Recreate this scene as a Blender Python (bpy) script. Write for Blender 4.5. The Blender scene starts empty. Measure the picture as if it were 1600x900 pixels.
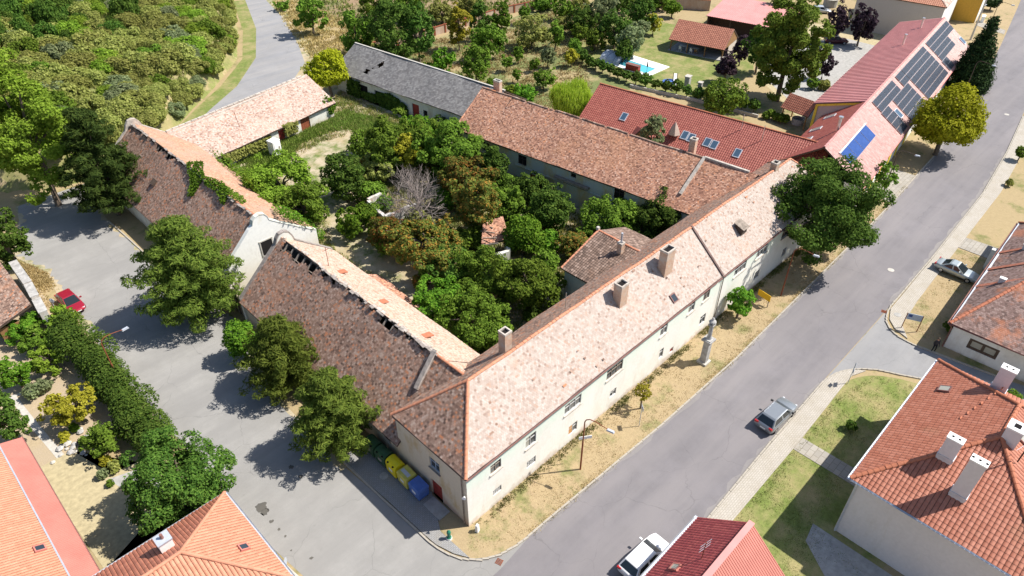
import bpy, bmesh, math, random
import numpy as np
from mathutils import Vector, Matrix, noise
random.seed(7); RNG = np.random.default_rng(11)
scene = bpy.context.scene
col = scene.collection
# ---------------------------------------------------------------- camera
# world: X runs along the street, Y away from it into the courtyard, origin at the old wing's street corner
PITCH = math.radians(38.2); FPX = 1100.0; CAMP = Vector((-19.76, -24.43, 48.0))
cd = bpy.data.cameras.new('camera'); cam = bpy.data.objects.new('camera', cd); col.objects.link(cam)
cam.location = CAMP; cam.rotation_euler = (math.pi/2 - PITCH, 0, math.radians(-45))
cd.sensor_width = 36; cd.lens = 36*FPX/1600; cd.clip_end = 5000; scene.camera = cam
# ---------------------------------------------------------------- light
SEL = math.radians(52.5); SAZ = math.radians(-36.5)
SUN = Vector((math.cos(SEL)*math.cos(SAZ), math.cos(SEL)*math.sin(SAZ), math.sin(SEL)))
w = bpy.data.worlds.new('World'); scene.world = w; w.use_nodes = True
sk = w.node_tree.nodes.new('ShaderNodeTexSky'); sk.sky_type = 'NISHITA'; sk.sun_disc = False
sk.sun_elevation = SEL; sk.sun_rotation = math.atan2(SUN.x, SUN.y)
bg = w.node_tree.nodes['Background']; bg.inputs['Strength'].default_value = 0.10
w.node_tree.links.new(sk.outputs[0], bg.inputs[0])
sd = bpy.data.lights.new('sun', 'SUN'); sd.energy = 5.0; sd.angle = math.radians(0.55); sd.color = (1, .95, .875)
so = bpy.data.objects.new('sun', sd); col.objects.link(so); so.rotation_euler = SUN.to_track_quat('Z', 'Y').to_euler(); so.location = (0, 0, 120)
scene.view_settings.view_transform = 'Standard'; scene.view_settings.look = 'None'
scene.view_settings.exposure = 0.66; scene.view_settings.gamma = 1; scene.view_settings.use_curve_mapping = False
scene.render.engine = 'CYCLES'; scene.cycles.max_bounces = 6; scene.cycles.transparent_max_bounces = 6

# ---------------------------------------------------------------- pixel helpers (only to turn photo pixels into positions)
_c = math.sqrt(.5)
FW = Vector((_c*math.cos(PITCH), _c*math.cos(PITCH), -math.sin(PITCH)))
UPV = Vector((_c*math.sin(PITCH), _c*math.sin(PITCH), math.cos(PITCH))); RT = Vector((_c, -_c, 0))
def G(x, y, z=0.0):
    d = FW + RT*((x-800)/FPX) - UPV*((y-450)/FPX); t = (z-CAMP.z)/d.z
    return CAMP + d*t
def g2(x, y, z=0.0):
    p = G(x, y, z); return (p.x, p.y)

# ---------------------------------------------------------------- materials
M = {}
class NT:
    def __init__(s, name):
        s.m = bpy.data.materials.new(name); s.m.use_nodes = True; s.t = s.m.node_tree; s.n = s.t.nodes
        s.b = s.n['Principled BSDF']; M[name] = s.m
        s.b.inputs['Specular IOR Level'].default_value = 0.3
    def new(s, k, **kw):
        n = s.n.new(k)
        for a, v in kw.items(): setattr(n, a, v)
        return n
    def link(s, a, b): s.t.links.new(a, b)
    def coord(s, sc=(1, 1, 1), rot=0, obj=True):
        c = s.new('ShaderNodeTexCoord'); mp = s.new('ShaderNodeMapping'); mp.inputs['Scale'].default_value = sc; mp.inputs['Rotation'].default_value = (0, 0, rot)
        s.link(c.outputs['Object'], mp.inputs[0]); return mp.outputs[0]
    def noise(s, scale, detail=4, rough=.6, sc=(1, 1, 1), rot=0):
        n = s.new('ShaderNodeTexNoise'); n.inputs['Scale'].default_value = scale; n.inputs['Detail'].default_value = detail; n.inputs['Roughness'].default_value = rough
        s.link(s.coord(sc, rot), n.inputs['Vector']); return n.outputs['Fac']
    def ramp(s, fac, stops, interp='LINEAR'):
        r = s.new('ShaderNodeValToRGB'); r.color_ramp.interpolation = interp; e = r.color_ramp.elements
        e.remove(e[1]); e[0].position = stops[0][0]; e[0].color = (*stops[0][1], 1)
        for p, c in stops[1:]: q = e.new(p); q.color = (*c, 1)
        s.link(fac, r.inputs[0]); return r.outputs[0]
    def gray(s, fac, a, b):
        m = s.new('ShaderNodeMapRange'); m.inputs[1].default_value = a; m.inputs[2].default_value = b; s.link(fac, m.inputs[0]); return m.outputs[0]
    def mix(s, fac, a, b, mode='MIX'):
        m = s.new('ShaderNodeMix', data_type='RGBA', blend_type=mode)
        for sock, v in ((m.inputs['Factor'], fac), (m.inputs[6], a), (m.inputs[7], b)):
            if hasattr(v, 'links'): s.link(v, sock)
            elif isinstance(v, (int, float)): sock.default_value = v
            else: sock.default_value = (*v, 1)
        return m.outputs[2]
    def island(s): return s.new('ShaderNodeNewGeometry').outputs['Random Per Island']
    def objrand(s): return s.new('ShaderNodeObjectInfo').outputs['Random']
    def bump(s, h, strength=.3, dist=.02):
        b = s.new('ShaderNodeBump'); b.inputs['Strength'].default_value = strength; b.inputs['Distance'].default_value = dist
        s.link(h, b.inputs['Height']); s.link(b.outputs[0], s.b.inputs['Normal'])
    def out(s, c, rough=.85):
        if hasattr(c, 'links'): s.link(c, s.b.inputs['Base Color'])
        else: s.b.inputs['Base Color'].default_value = (*c, 1)
        s.b.inputs['Roughness'].default_value = rough; return s.m

def plain(name, c, rough=.6, metal=0, var=.12, scale=3):
    t = NT(name); n = t.noise(scale, 3); k = t.ramp(n, [(.3, tuple(x*(1-var) for x in c)), (.7, tuple(min(1, x*(1+var)) for x in c))])
    t.out(k, rough); t.b.inputs['Metallic'].default_value = metal; return t.m
def tiles(name, stops, patch=None, pscale=.25, dirt=None, rough=.85, dlim=(.5, .72)):
    """stops: colours picked per tile; patch: colour of patches of other tiles; dirt: colour of lichen / weathering"""
    t = NT(name); c = t.ramp(t.island(), stops)
    if patch:
        m = t.gray(t.noise(pscale, 5, .7), *patch[1]); c = t.mix(m, c, t.mix(.55, c, patch[0]))
    if dirt:
        m = t.gray(t.noise(.9, 8, .75), *dlim); c = t.mix(m, c, t.mix(.7, c, dirt))
    g = t.noise(14, 3); c = t.mix(t.gray(g, .35, .7), t.mix(.25, c, (0.05, .04, .035)), c)
    t.bump(t.noise(30, 2), .25, .01); return t.out(c, rough)
def plaster(name, c, stain, lim=(.52, .7), brick=None, blim=(.62, .66), damp=None, upper=None):
    t = NT(name); n = t.noise(.55, 8, .68, (1, 1, .55)); k = t.mix(t.gray(n, *lim), c, stain)
    k = t.mix(t.gray(t.noise(4, 5), .3, .75), t.mix(.12, k, (.1, .09, .08)), k)
    if upper:  # the upper storey keeps more of its pale green paint
        sp = t.new('ShaderNodeSeparateXYZ'); t.link(t.coord(), sp.inputs[0]); ma = t.new('ShaderNodeMath', operation='MULTIPLY_ADD'); t.link(t.noise(.45, 7, .7), ma.inputs[0]); ma.inputs[1].default_value = 5; t.link(sp.outputs[2], ma.inputs[2]); k = t.mix(t.gray(ma.outputs[0], 6.2, 8.4), k, upper)
    k = t.mix(t.gray(t.noise(1.1, 7, .75, (1, 1, .25)), .56, .74), k, t.mix(.3, k, (.42, .36, .28)))
    if damp:   # dirt and flaking towards the foot of the wall
        sp = t.new('ShaderNodeSeparateXYZ'); t.link(t.coord(), sp.inputs[0])
        ma = t.new('ShaderNodeMath', operation='MULTIPLY_ADD'); t.link(t.noise(.8, 6, .7), ma.inputs[0]); ma.inputs[1].default_value = 3.2; t.link(sp.outputs[2], ma.inputs[2])
        k = t.mix(t.gray(ma.outputs[0], damp[1], damp[2]), damp[0], k)
    if brick:
        m = t.gray(t.noise(.5, 7, .7, (1, 1, 1.4)), *blim)
        br = t.new('ShaderNodeTexBrick'); br.inputs['Scale'].default_value = 4; br.inputs['Color1'].default_value = (*brick, 1); br.inputs['Color2'].default_value = (brick[0]*.8, brick[1]*.8, brick[2]*.9, 1); br.inputs['Mortar'].default_value = (.4, .36, .3, 1)
        cc = t.new('ShaderNodeTexCoord'); sp2 = t.new('ShaderNodeSeparateXYZ'); t.link(cc.outputs['Object'], sp2.inputs[0]); ad = t.new('ShaderNodeMath', operation='ADD'); t.link(sp2.outputs[0], ad.inputs[0]); t.link(sp2.outputs[1], ad.inputs[1]); cb = t.new('ShaderNodeCombineXYZ'); t.link(ad.outputs[0], cb.inputs[0]); t.link(sp2.outputs[2], cb.inputs[1]); t.link(cb.outputs[0], br.inputs['Vector'])
        k = t.mix(m, k, br.outputs[0])
    t.bump(t.noise(9, 5), .25, .02); return t.out(k, .9)
def grass_mat(name, straw, green, soil, glim, slim=(.6, .72), gs=.18):
    t = NT(name); n1 = t.noise(gs, 7, .7); n2 = t.noise(2.2, 6, .75); n3 = t.noise(.5, 6, .7); n4 = t.noise(11, 4, .7)
    c = t.ramp(n2, [(.3, tuple(x*.86 for x in straw)), (.55, straw), (.75, tuple(x*1.12 for x in straw))])
    g = t.ramp(n2, [(.3, tuple(x*.7 for x in green)), (.7, tuple(x*1.35 for x in green))])
    c = t.mix(t.gray(n1, *glim), c, g); c = t.mix(t.gray(n3, *slim), c, soil)
    c = t.mix(t.gray(n4, .3, .68), t.mix(.22, c, (.06, .05, .03)), c)
    t.bump(n4, .5, .04); return t.out(c, 1)
def asphalt(name, c, tint, streak=0):
    t = NT(name); a = t.noise(.35, 8, .72, (1, 1, 1)); b = t.noise(.3, 6, .65, (.12, 1.4, 1), streak); z_ = t.noise(.07, 4, .6)
    k = t.mix(t.gray(a, .35, .7), tuple(x*.86 for x in c), tuple(x*1.12 for x in c)); k = t.mix(t.gray(b, .40, .62), k, t.mix(.85, k, tint))
    k = t.mix(t.gray(z_, .4, .62), k, t.mix(.3, k, tuple(x*.75 for x in c))); k = t.mix(t.gray(t.noise(1.6, 8, .8), .60, .72), k, t.mix(.35, k, (.08, .075, .07)))
    k = t.mix(t.gray(t.noise(45, 3, .8), .3, .7), t.mix(.2, k, (.06, .06, .06)), k)
    cr = t.new('ShaderNodeTexVoronoi', feature='DISTANCE_TO_EDGE'); cr.inputs['Scale'].default_value = .19
    wv = t.new('ShaderNodeVectorMath', operation='ADD'); nn = t.new('ShaderNodeTexNoise'); nn.inputs['Scale'].default_value = .9; nn.inputs['Detail'].default_value = 5; co = t.coord(); t.link(co, nn.inputs['Vector']); t.link(co, wv.inputs[0]); t.link(nn.outputs['Color'], wv.inputs[1]); t.link(wv.outputs[0], cr.inputs['Vector'])
    ck = t.ramp(cr.outputs[0], [(0, (1, 1, 1)), (.006, (0, 0, 0))]); km = t.mix(t.gray(t.noise(.12, 3), .44, .56), (0, 0, 0), ck); k = t.mix(km, k, t.mix(.33, k, (.05, .05, .05)))
    t.bump(t.noise(60, 2), .2, .01); return t.out(k, .92)
def pavers(name, c, sx, sy, rot=0, mortar=(.2, .18, .15), var=.25):
    t = NT(name); br = t.new('ShaderNodeTexBrick'); br.inputs['Scale'].default_value = 1; br.inputs['Brick Width'].default_value = sx; br.inputs['Row Height'].default_value = sy; br.inputs['Mortar Size'].default_value = .022
    br.inputs['Color1'].default_value = (*c, 1); br.inputs['Color2'].default_value = (*[x*(1-var) for x in c], 1); br.inputs['Mortar'].default_value = (*mortar, 1); t.link(t.coord(rot=rot), br.inputs['Vector'])
    k = t.mix(t.gray(t.noise(.7, 6, .7), .4, .7), br.outputs[0], t.mix(.35, br.outputs[0], (.25, .21, .14)))
    iv = t.new('ShaderNodeInvert'); t.link(br.outputs['Fac'], iv.inputs['Color']); t.bump(iv.outputs[0], .4, .02); return t.out(k, .9)
def leaf_mat(name, a, b, c, island=True, trans=.38):
    t = NT(name); i = t.island(); k = t.ramp(i, [(0, a), (.5, b), (1, c)])
    n = t.noise(.7, 3, .6); k = t.mix(t.gray(n, .35, .7), t.mix(.3, k, tuple(x*.5 for x in a)), k)
    r = t.objrand(); hs = t.new('ShaderNodeHueSaturation'); mp = t.new('ShaderNodeMapRange'); mp.inputs[3].default_value = .78; mp.inputs[4].default_value = 1.25; t.link(r, mp.inputs[0]); t.link(mp.outputs[0], hs.inputs['Value'])
    mp2 = t.new('ShaderNodeMapRange'); mp2.inputs[3].default_value = .485; mp2.inputs[4].default_value = .512; t.link(r, mp2.inputs[0]); t.link(mp2.outputs[0], hs.inputs['Hue']); t.link(k, hs.inputs['Color'])
    t.out(hs.outputs[0], .75); t.b.inputs['Specular IOR Level'].default_value = .08
    if trans:
        tr = t.new('ShaderNodeBsdfTranslucent'); t.link(hs.outputs[0], tr.inputs[0]); ms = t.new('ShaderNodeMixShader'); ms.inputs[0].default_value = trans
        o = t.n['Material Output']; t.link(t.b.outputs[0], ms.inputs[1]); t.link(tr.outputs[0], ms.inputs[2]); t.link(ms.outputs[0], o.inputs[0])
    return t.m
def glass(name, c=(.03, .04, .05), rough=.08):
    t = NT(name); t.out(c, rough); t.b.inputs['Specular IOR Level'].default_value = .6; return t.m

# ground family
grass_mat('dry_grass', (.37, .285, .155), (.15, .165, .05), (.40, .31, .20), (.52, .66), (.62, .75))
grass_mat('verge_grass', (.38, .29, .165), (.185, .185, .07), (.35, .26, .16), (.52, .66), (.56, .72), .3)
grass_mat('lawn_grass', (.33, .28, .13), (.15, .19, .045), (.37, .29, .18), (.36, .58), (.66, .8), .3)
grass_mat('courtyard_earth', (.40, .32, .19), (.13, .17, .045), (.45, .38, .27), (.46, .56), (.42, .6), .13)
grass_mat('orchard_grass', (.37, .29, .155), (.14, .165, .055), (.36, .28, .18), (.40, .53), (.6, .75), .12)
grass_mat('field_grass', (.30, .215, .125), (.15, .155, .06), (.25, .165, .10), (.46, .58), (.48, .6), .1)
grass_mat('hill_soil', (.30, .26, .12), (.18, .205, .06), (.46, .33, .22), (.42, .55), (.55, .7), .2)
grass_mat('garden_soil', (.42, .33, .21), (.13, .15, .05), (.40, .32, .22), (.56, .66), (.4, .55), .25)
asphalt('street_asphalt', (.198, .185, .193), (.238, .22, .222), 0)
asphalt('patch_asphalt', (.165, .155, .158), (.19, .18, .18), 0)
asphalt('side_patch', (.22, .215, .205), (.25, .245, .235), 0)
asphalt('side_asphalt', (.305, .296, .28), (.25, .243, .232), math.pi/2)
asphalt('lane_asphalt', (.26, .258, .262), (.30, .295, .29), .5)
asphalt('dusty_asphalt', (.245, .228, .225), (.27, .25, .235), .3)
asphalt('stain_dark', (.10, .095, .085), (.13, .12, .1), .3)
asphalt('back_asphalt', (.27, .27, .28), (.34, .325, .31), .9)
pavers('light_pavers', (.43, .395, .345), .32, .17, 0, (.32, .29, .245), .09)
pavers('grey_pavers', (.30, .30, .30), .24, .14, 0, (.2, .2, .2), .15)
pavers('concrete_slabs', (.36, .335, .295), .8, .5, 0, (.2, .18, .15), .2)
plain('yard_gravel', (.385, .325, .195), .95, 0, .18, 2.5)
plain('concrete', (.33, .32, .30), .9, 0, .18, 2)
plain('pale_concrete', (.44, .415, .37), .9, 0, .15, 2)
plain('kerb_concrete', (.38, .345, .29), .9, 0, .2, 1.5)
plain('dark_gap', (.012, .01, .01), 1)
# roofs
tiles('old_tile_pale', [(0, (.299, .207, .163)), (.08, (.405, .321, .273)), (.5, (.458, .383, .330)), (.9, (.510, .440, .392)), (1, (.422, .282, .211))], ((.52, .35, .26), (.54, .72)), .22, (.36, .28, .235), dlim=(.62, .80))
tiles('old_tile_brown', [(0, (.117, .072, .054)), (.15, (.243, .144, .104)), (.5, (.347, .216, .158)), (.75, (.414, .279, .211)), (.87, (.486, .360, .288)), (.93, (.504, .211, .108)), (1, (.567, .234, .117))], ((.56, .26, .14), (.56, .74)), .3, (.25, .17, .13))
tiles('old_tile_mixed', [(0, (.181, .085, .056)), (.2, (.351, .168, .112)), (.5, (.476, .238, .155)), (.8, (.544, .297, .196)), (.9, (.657, .416, .309)), (1, (.623, .267, .131))], ((.55, .27, .14), (.53, .72)), .2, (.27, .165, .125), dlim=(.55, .72))
tiles('old_tile_dark', [(0, (.10, .065, .05)), (.4, (.19, .125, .095)), (.8, (.27, .185, .145)), (1, (.36, .26, .21))], ((.26, .15, .10), (.52, .7)), .4, (.15, .11, .09))
tiles('old_tile_tan', [(0, (.38, .24, .17)), (.3, (.52, .37, .28)), (.7, (.58, .43, .34)), (1, (.63, .48, .38))], ((.55, .29, .18), (.52, .7)), .3, (.40, .33, .28))
tiles('old_tile_orange', [(0, (.36, .20, .13)), (.4, (.50, .27, .17)), (.8, (.55, .31, .2)), (1, (.6, .38, .26))], ((.45, .33, .26), (.45, .65)), .3, (.36, .24, .17))
tiles('old_tile_pink', [(0, (.28, .17, .13)), (.25, (.44, .31, .25)), (.6, (.52, .395, .33)), (.9, (.58, .47, .405)), (1, (.48, .27, .17))], ((.58, .46, .38), (.5, .68)), .25, (.32, .21, .165))
tiles('slate', [(0, (.14, .135, .135)), (.5, (.20, .195, .193)), (1, (.27, .262, .255))], ((.23, .22, .21), (.5, .7)), .35, (.11, .10, .10))
tiles('house_tile_orange', [(0, (.386, .130, .076)), (.5, (.437, .160, .097)), (1, (.479, .189, .122))], ((.25, .15, .075), (.60, .74)), .12, None, .6)
tiles('house_tile_brownred', [(0, (.365, .132, .083)), (.5, (.431, .160, .100)), (1, (.486, .193, .121))], None, .2, None, .6)
tiles('house_tile_red', [(0, (.327, .086, .065)), (.5, (.370, .103, .077)), (1, (.413, .129, .095))], None, .2, None, .55)
tiles('house_tile_crimson', [(0, (.29, .05, .055)), (.5, (.34, .062, .066)), (1, (.39, .085, .08))], None, .2, None, .55)
tiles('house_tile_bright', [(0, (.52, .22, .13)), (.5, (.56, .245, .15)), (1, (.60, .275, .17))], ((.50, .20, .12), (.5, .7)), .2, None, .7)
tiles('house_tile_pink', [(0, (.42, .21, .185)), (.5, (.50, .26, .23)), (1, (.56, .33, .29))], None, .2, None, .45)
tiles('right_tile_mix', [(0, (.125, .078, .066)), (.3, (.211, .133, .113)), (.7, (.273, .179, .156)), (1, (.328, .234, .203))], ((.56, .20, .09), (.50, .60)), .3, None)
plain('red_sheet', (.45, .17, .135), .5, 0, .1, .6)
plain('pink_sheet', (.56, .25, .23), .45, 0, .08, .6)
plain('ridge_orange', (.50, .215, .125), .7, 0, .2, 4)
plain('ridge_darkorange', (.40, .14, .075), .7, 0, .15, 4)
plain('mortar', (.44, .39, .34), .95, 0, .3, 2.5)
plain('grey_mortar', (.27, .235, .21), .95, 0, .35, 2.5)
plain('wood_dark', (.085, .06, .045), .9, 0, .3, 4)
plain('wood_grey', (.24, .2, .165), .9, 0, .3, 4)
plain('wood_brown', (.26, .14, .06), .8, 0, .25, 3)
plain('fascia_brown', (.13, .085, .075), .8, 0, .4, 1.2)
plain('gutter_brown', (.20, .095, .08), .5, 0, .2, 2)
plain('zinc', (.52, .55, .60), .45, .35, .1, 2)
plain('steel', (.6, .6, .6), .3, .8, .1, 2)
plain('red_door', (.27, .04, .03), .7, 0, .25, 3)
plain('rust', (.22, .065, .03), .8, 0, .25, 3)
plain('white_paint', (.78, .78, .76), .55, 0, .06, 2)
plain('window_grey', (.42, .42, .41), .7, 0, .2, 3)
plain('window_blue', (.36, .42, .50), .6, 0, .15, 3)
plain('old_board', (.50, .26, .10), .85, 0, .2, 4)
plain('stone', (.36, .35, .335), .9, 0, .3, 2)
plain('yellow_sign', (.72, .42, .02), .5, 0, .05)
plain('black', (.02, .02, .02), .5); plain('rubber', (.018, .018, .02), .85)
plain('yellow_plastic', (.75, .62, .015), .4, 0, .06); plain('faded_yellow', (.55, .49, .10), .5, 0, .12); plain('green_plastic', (.035, .085, .04), .4, 0, .2); plain('blue_plastic', (.075, .15, .42), .45, 0, .12)
plain('hydrant_green', (.02, .16, .10), .45)
plain('yellow_trim', (.75, .57, .06), .7); plain('yellow_wall', (.55, .32, .05), .9, 0, .08)
t = NT('brick_old'); br = t.new('ShaderNodeTexBrick'); br.inputs['Scale'].default_value = 3.6; br.inputs['Color1'].default_value = (.40, .20, .12, 1); br.inputs['Color2'].default_value = (.52, .33, .2, 1); br.inputs['Mortar'].default_value = (.5, .45, .39, 1); br.inputs['Mortar Size'].default_value = .03
cc = t.new('ShaderNodeTexCoord'); sp = t.new('ShaderNodeSeparateXYZ'); t.link(cc.outputs['Object'], sp.inputs[0]); ad = t.new('ShaderNodeMath', operation='ADD'); t.link(sp.outputs[0], ad.inputs[0]); t.link(sp.outputs[1], ad.inputs[1]); cb = t.new('ShaderNodeCombineXYZ'); t.link(ad.outputs[0], cb.inputs[0]); t.link(sp.outputs[2], cb.inputs[1]); t.link(cb.outputs[0], br.inputs['Vector'])
t.out(t.mix(t.gray(t.noise(1.2, 6, .7), .5, .66), br.outputs[0], (.46, .40, .34)), .95); t.bump(t.noise(6, 5), .5, .03)
plaster('street_plaster', (.80, .785, .72), (.72, .69, .60), (.48, .7), None, upper=(.62, .73, .62), damp=((.56, .44, .34), 1.35, 2.3))
plaster('side_plaster', (.58, .51, .40), (.50, .38, .22), (.53, .68), None, damp=((.42, .30, .22), 1.6, 2.7))
plaster('yard_plaster', (.44, .47, .43), (.47, .39, .22), (.46, .60), (.33, .2, .13), (.66, .70), damp=((.33, .33, .31), 1.5, 3.2))
plaster('gable_white', (.80, .79, .75), (.70, .64, .52), (.58, .75), None, damp=((.62, .56, .44), 2.2, 5.5))
plaster('ruin_plaster', (.60, .58, .55), (.42, .34, .26), (.45, .62), (.36, .2, .13), (.55, .62))
plaster('beige_plaster', (.52, .455, .40), (.50, .435, .385), (.5, .7)); plaster('white_plaster', (.70, .70, .68), (.62, .6, .56), (.5, .7), damp=((.4, .37, .33), 1.2, 2.0))
plaster('old_white', (.66, .66, .60), (.5, .46, .36), (.5, .66), damp=((.45, .38, .28), 1.4, 2.6))
plaster('grey_plaster', (.63, .595, .60), (.60, .565, .57), (.5, .7)); plaster('brick_wall', (.42, .30, .22), (.50, .41, .33), (.45, .65))
glass('dark_glass'); t = NT('old_pane'); t.out((.13, .13, .125), .2); glass('blue_glass', (.05, .09, .14), .05); glass('car_glass', (.012, .018, .022), .04)
t = NT('pale_glass'); t.out((.33, .32, .27), .15)
t = NT('water'); t.out((.09, .42, .50), .06)
t = NT('solar_dark'); br = t.new('ShaderNodeTexBrick', offset=0); br.inputs['Scale'].default_value = 1; br.inputs['Brick Width'].default_value = .17; br.inputs['Row Height'].default_value = .17; br.inputs['Mortar Size'].default_value = .006
br.inputs['Color1'].default_value = (.030, .038, .055, 1); br.inputs['Color2'].default_value = (.027, .034, .05, 1); br.inputs['Mortar'].default_value = (.09, .10, .125, 1); t.link(t.coord(), br.inputs['Vector']); t.out(br.outputs[0], .4); t.b.inputs['Specular IOR Level'].default_value = .15
t = NT('solar_blue'); t.out(t.ramp(t.noise(2, 2), [(.3, (.02, .055, .2)), (.7, (.03, .075, .26))]), .15)
def carpaint(name, c, metal=.0, rough=.3):
    t = NT(name); t.out(c, rough); t.b.inputs['Metallic'].default_value = metal; t.b.inputs['Coat Weight'].default_value = .6; t.b.inputs['Coat Roughness'].default_value = .06
carpaint('paint_grey', (.24, .26, .28), .45, .35); carpaint('paint_white', (.78, .78, .78)); carpaint('paint_sedan', (.40, .44, .44), .45, .35); carpaint('paint_red', (.30, .012, .03), .2); carpaint('paint_maroon', (.06, .008, .015), .3); carpaint('paint_silver', (.5, .52, .55), .4); carpaint('tail_red', (.35, .01, .01)); carpaint('head_light', (.7, .72, .75))
# foliage
leaf_mat('leaf_pine', (0.07, 0.115, 0.018), (0.14, 0.2, 0.03), (0.225, 0.29, 0.05))
leaf_mat('leaf_darkpine', (0.03, 0.06, 0.014), (0.06, 0.105, 0.02), (0.1, 0.15, 0.03))
leaf_mat('leaf_mid', (0.075, 0.14, 0.016), (0.145, 0.24, 0.026), (0.225, 0.335, 0.045))
leaf_mat('leaf_dark', (0.045, 0.098, 0.016), (0.09, 0.165, 0.024), (0.15, 0.24, 0.04))
leaf_mat('leaf_bright', (0.13, 0.215, 0.02), (0.21, 0.32, 0.03), (0.3, 0.41, 0.055))
leaf_mat('leaf_lime', (0.26, 0.3, 0.01), (0.37, 0.41, 0.015), (0.48, 0.51, 0.04))
leaf_mat('leaf_willow', (0.3, 0.4, 0.03), (0.42, 0.52, 0.05), (0.52, 0.6, 0.1))
leaf_mat('leaf_plane', (.10, .18, .02), (.17, .275, .035), (.26, .37, .06))
leaf_mat('leaf_olive', (0.2, 0.225, 0.05), (0.3, 0.325, 0.08), (0.41, 0.42, 0.13))
leaf_mat('leaf_yellow', (0.230, 0.218, 0.017), (0.345, 0.316, 0.029), (0.460, 0.414, 0.057))
leaf_mat('leaf_rust', (0.1, 0.15, 0.025), (0.17, 0.2, 0.04), (0.4, 0.18, 0.04))
leaf_mat('leaf_purple', (0.030, 0.018, 0.027), (0.060, 0.036, 0.051), (0.112, 0.075, 0.090))
leaf_mat('leaf_ivy', (0.07, 0.17, 0.016), (0.13, 0.26, 0.02), (0.2, 0.34, 0.035))
leaf_mat('leaf_grey', (0.15, 0.19, 0.085), (0.22, 0.265, 0.12), (0.3, 0.34, 0.17))
leaf_mat('leaf_cypress', (0.012, 0.026, 0.009), (0.023, 0.047, 0.014), (0.058, 0.098, 0.026), trans=.1)
leaf_mat('straw_blade', (0.340, 0.250, 0.100), (0.460, 0.350, 0.160), (0.550, 0.440, 0.230), trans=.15)
leaf_mat('fresh_blade', (.13, .21, .03), (.20, .30, .05), (.30, .38, .09), trans=.2)
leaf_mat('green_blade', (0.120, 0.156, 0.036), (0.204, 0.240, 0.060), (0.360, 0.336, 0.108), trans=.15)
plain('bark', (.13, .10, .075), .95, 0, .3, 5); plain('dead_wood', (.25, .21, .19), .95, 0, .2, 5)

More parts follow.
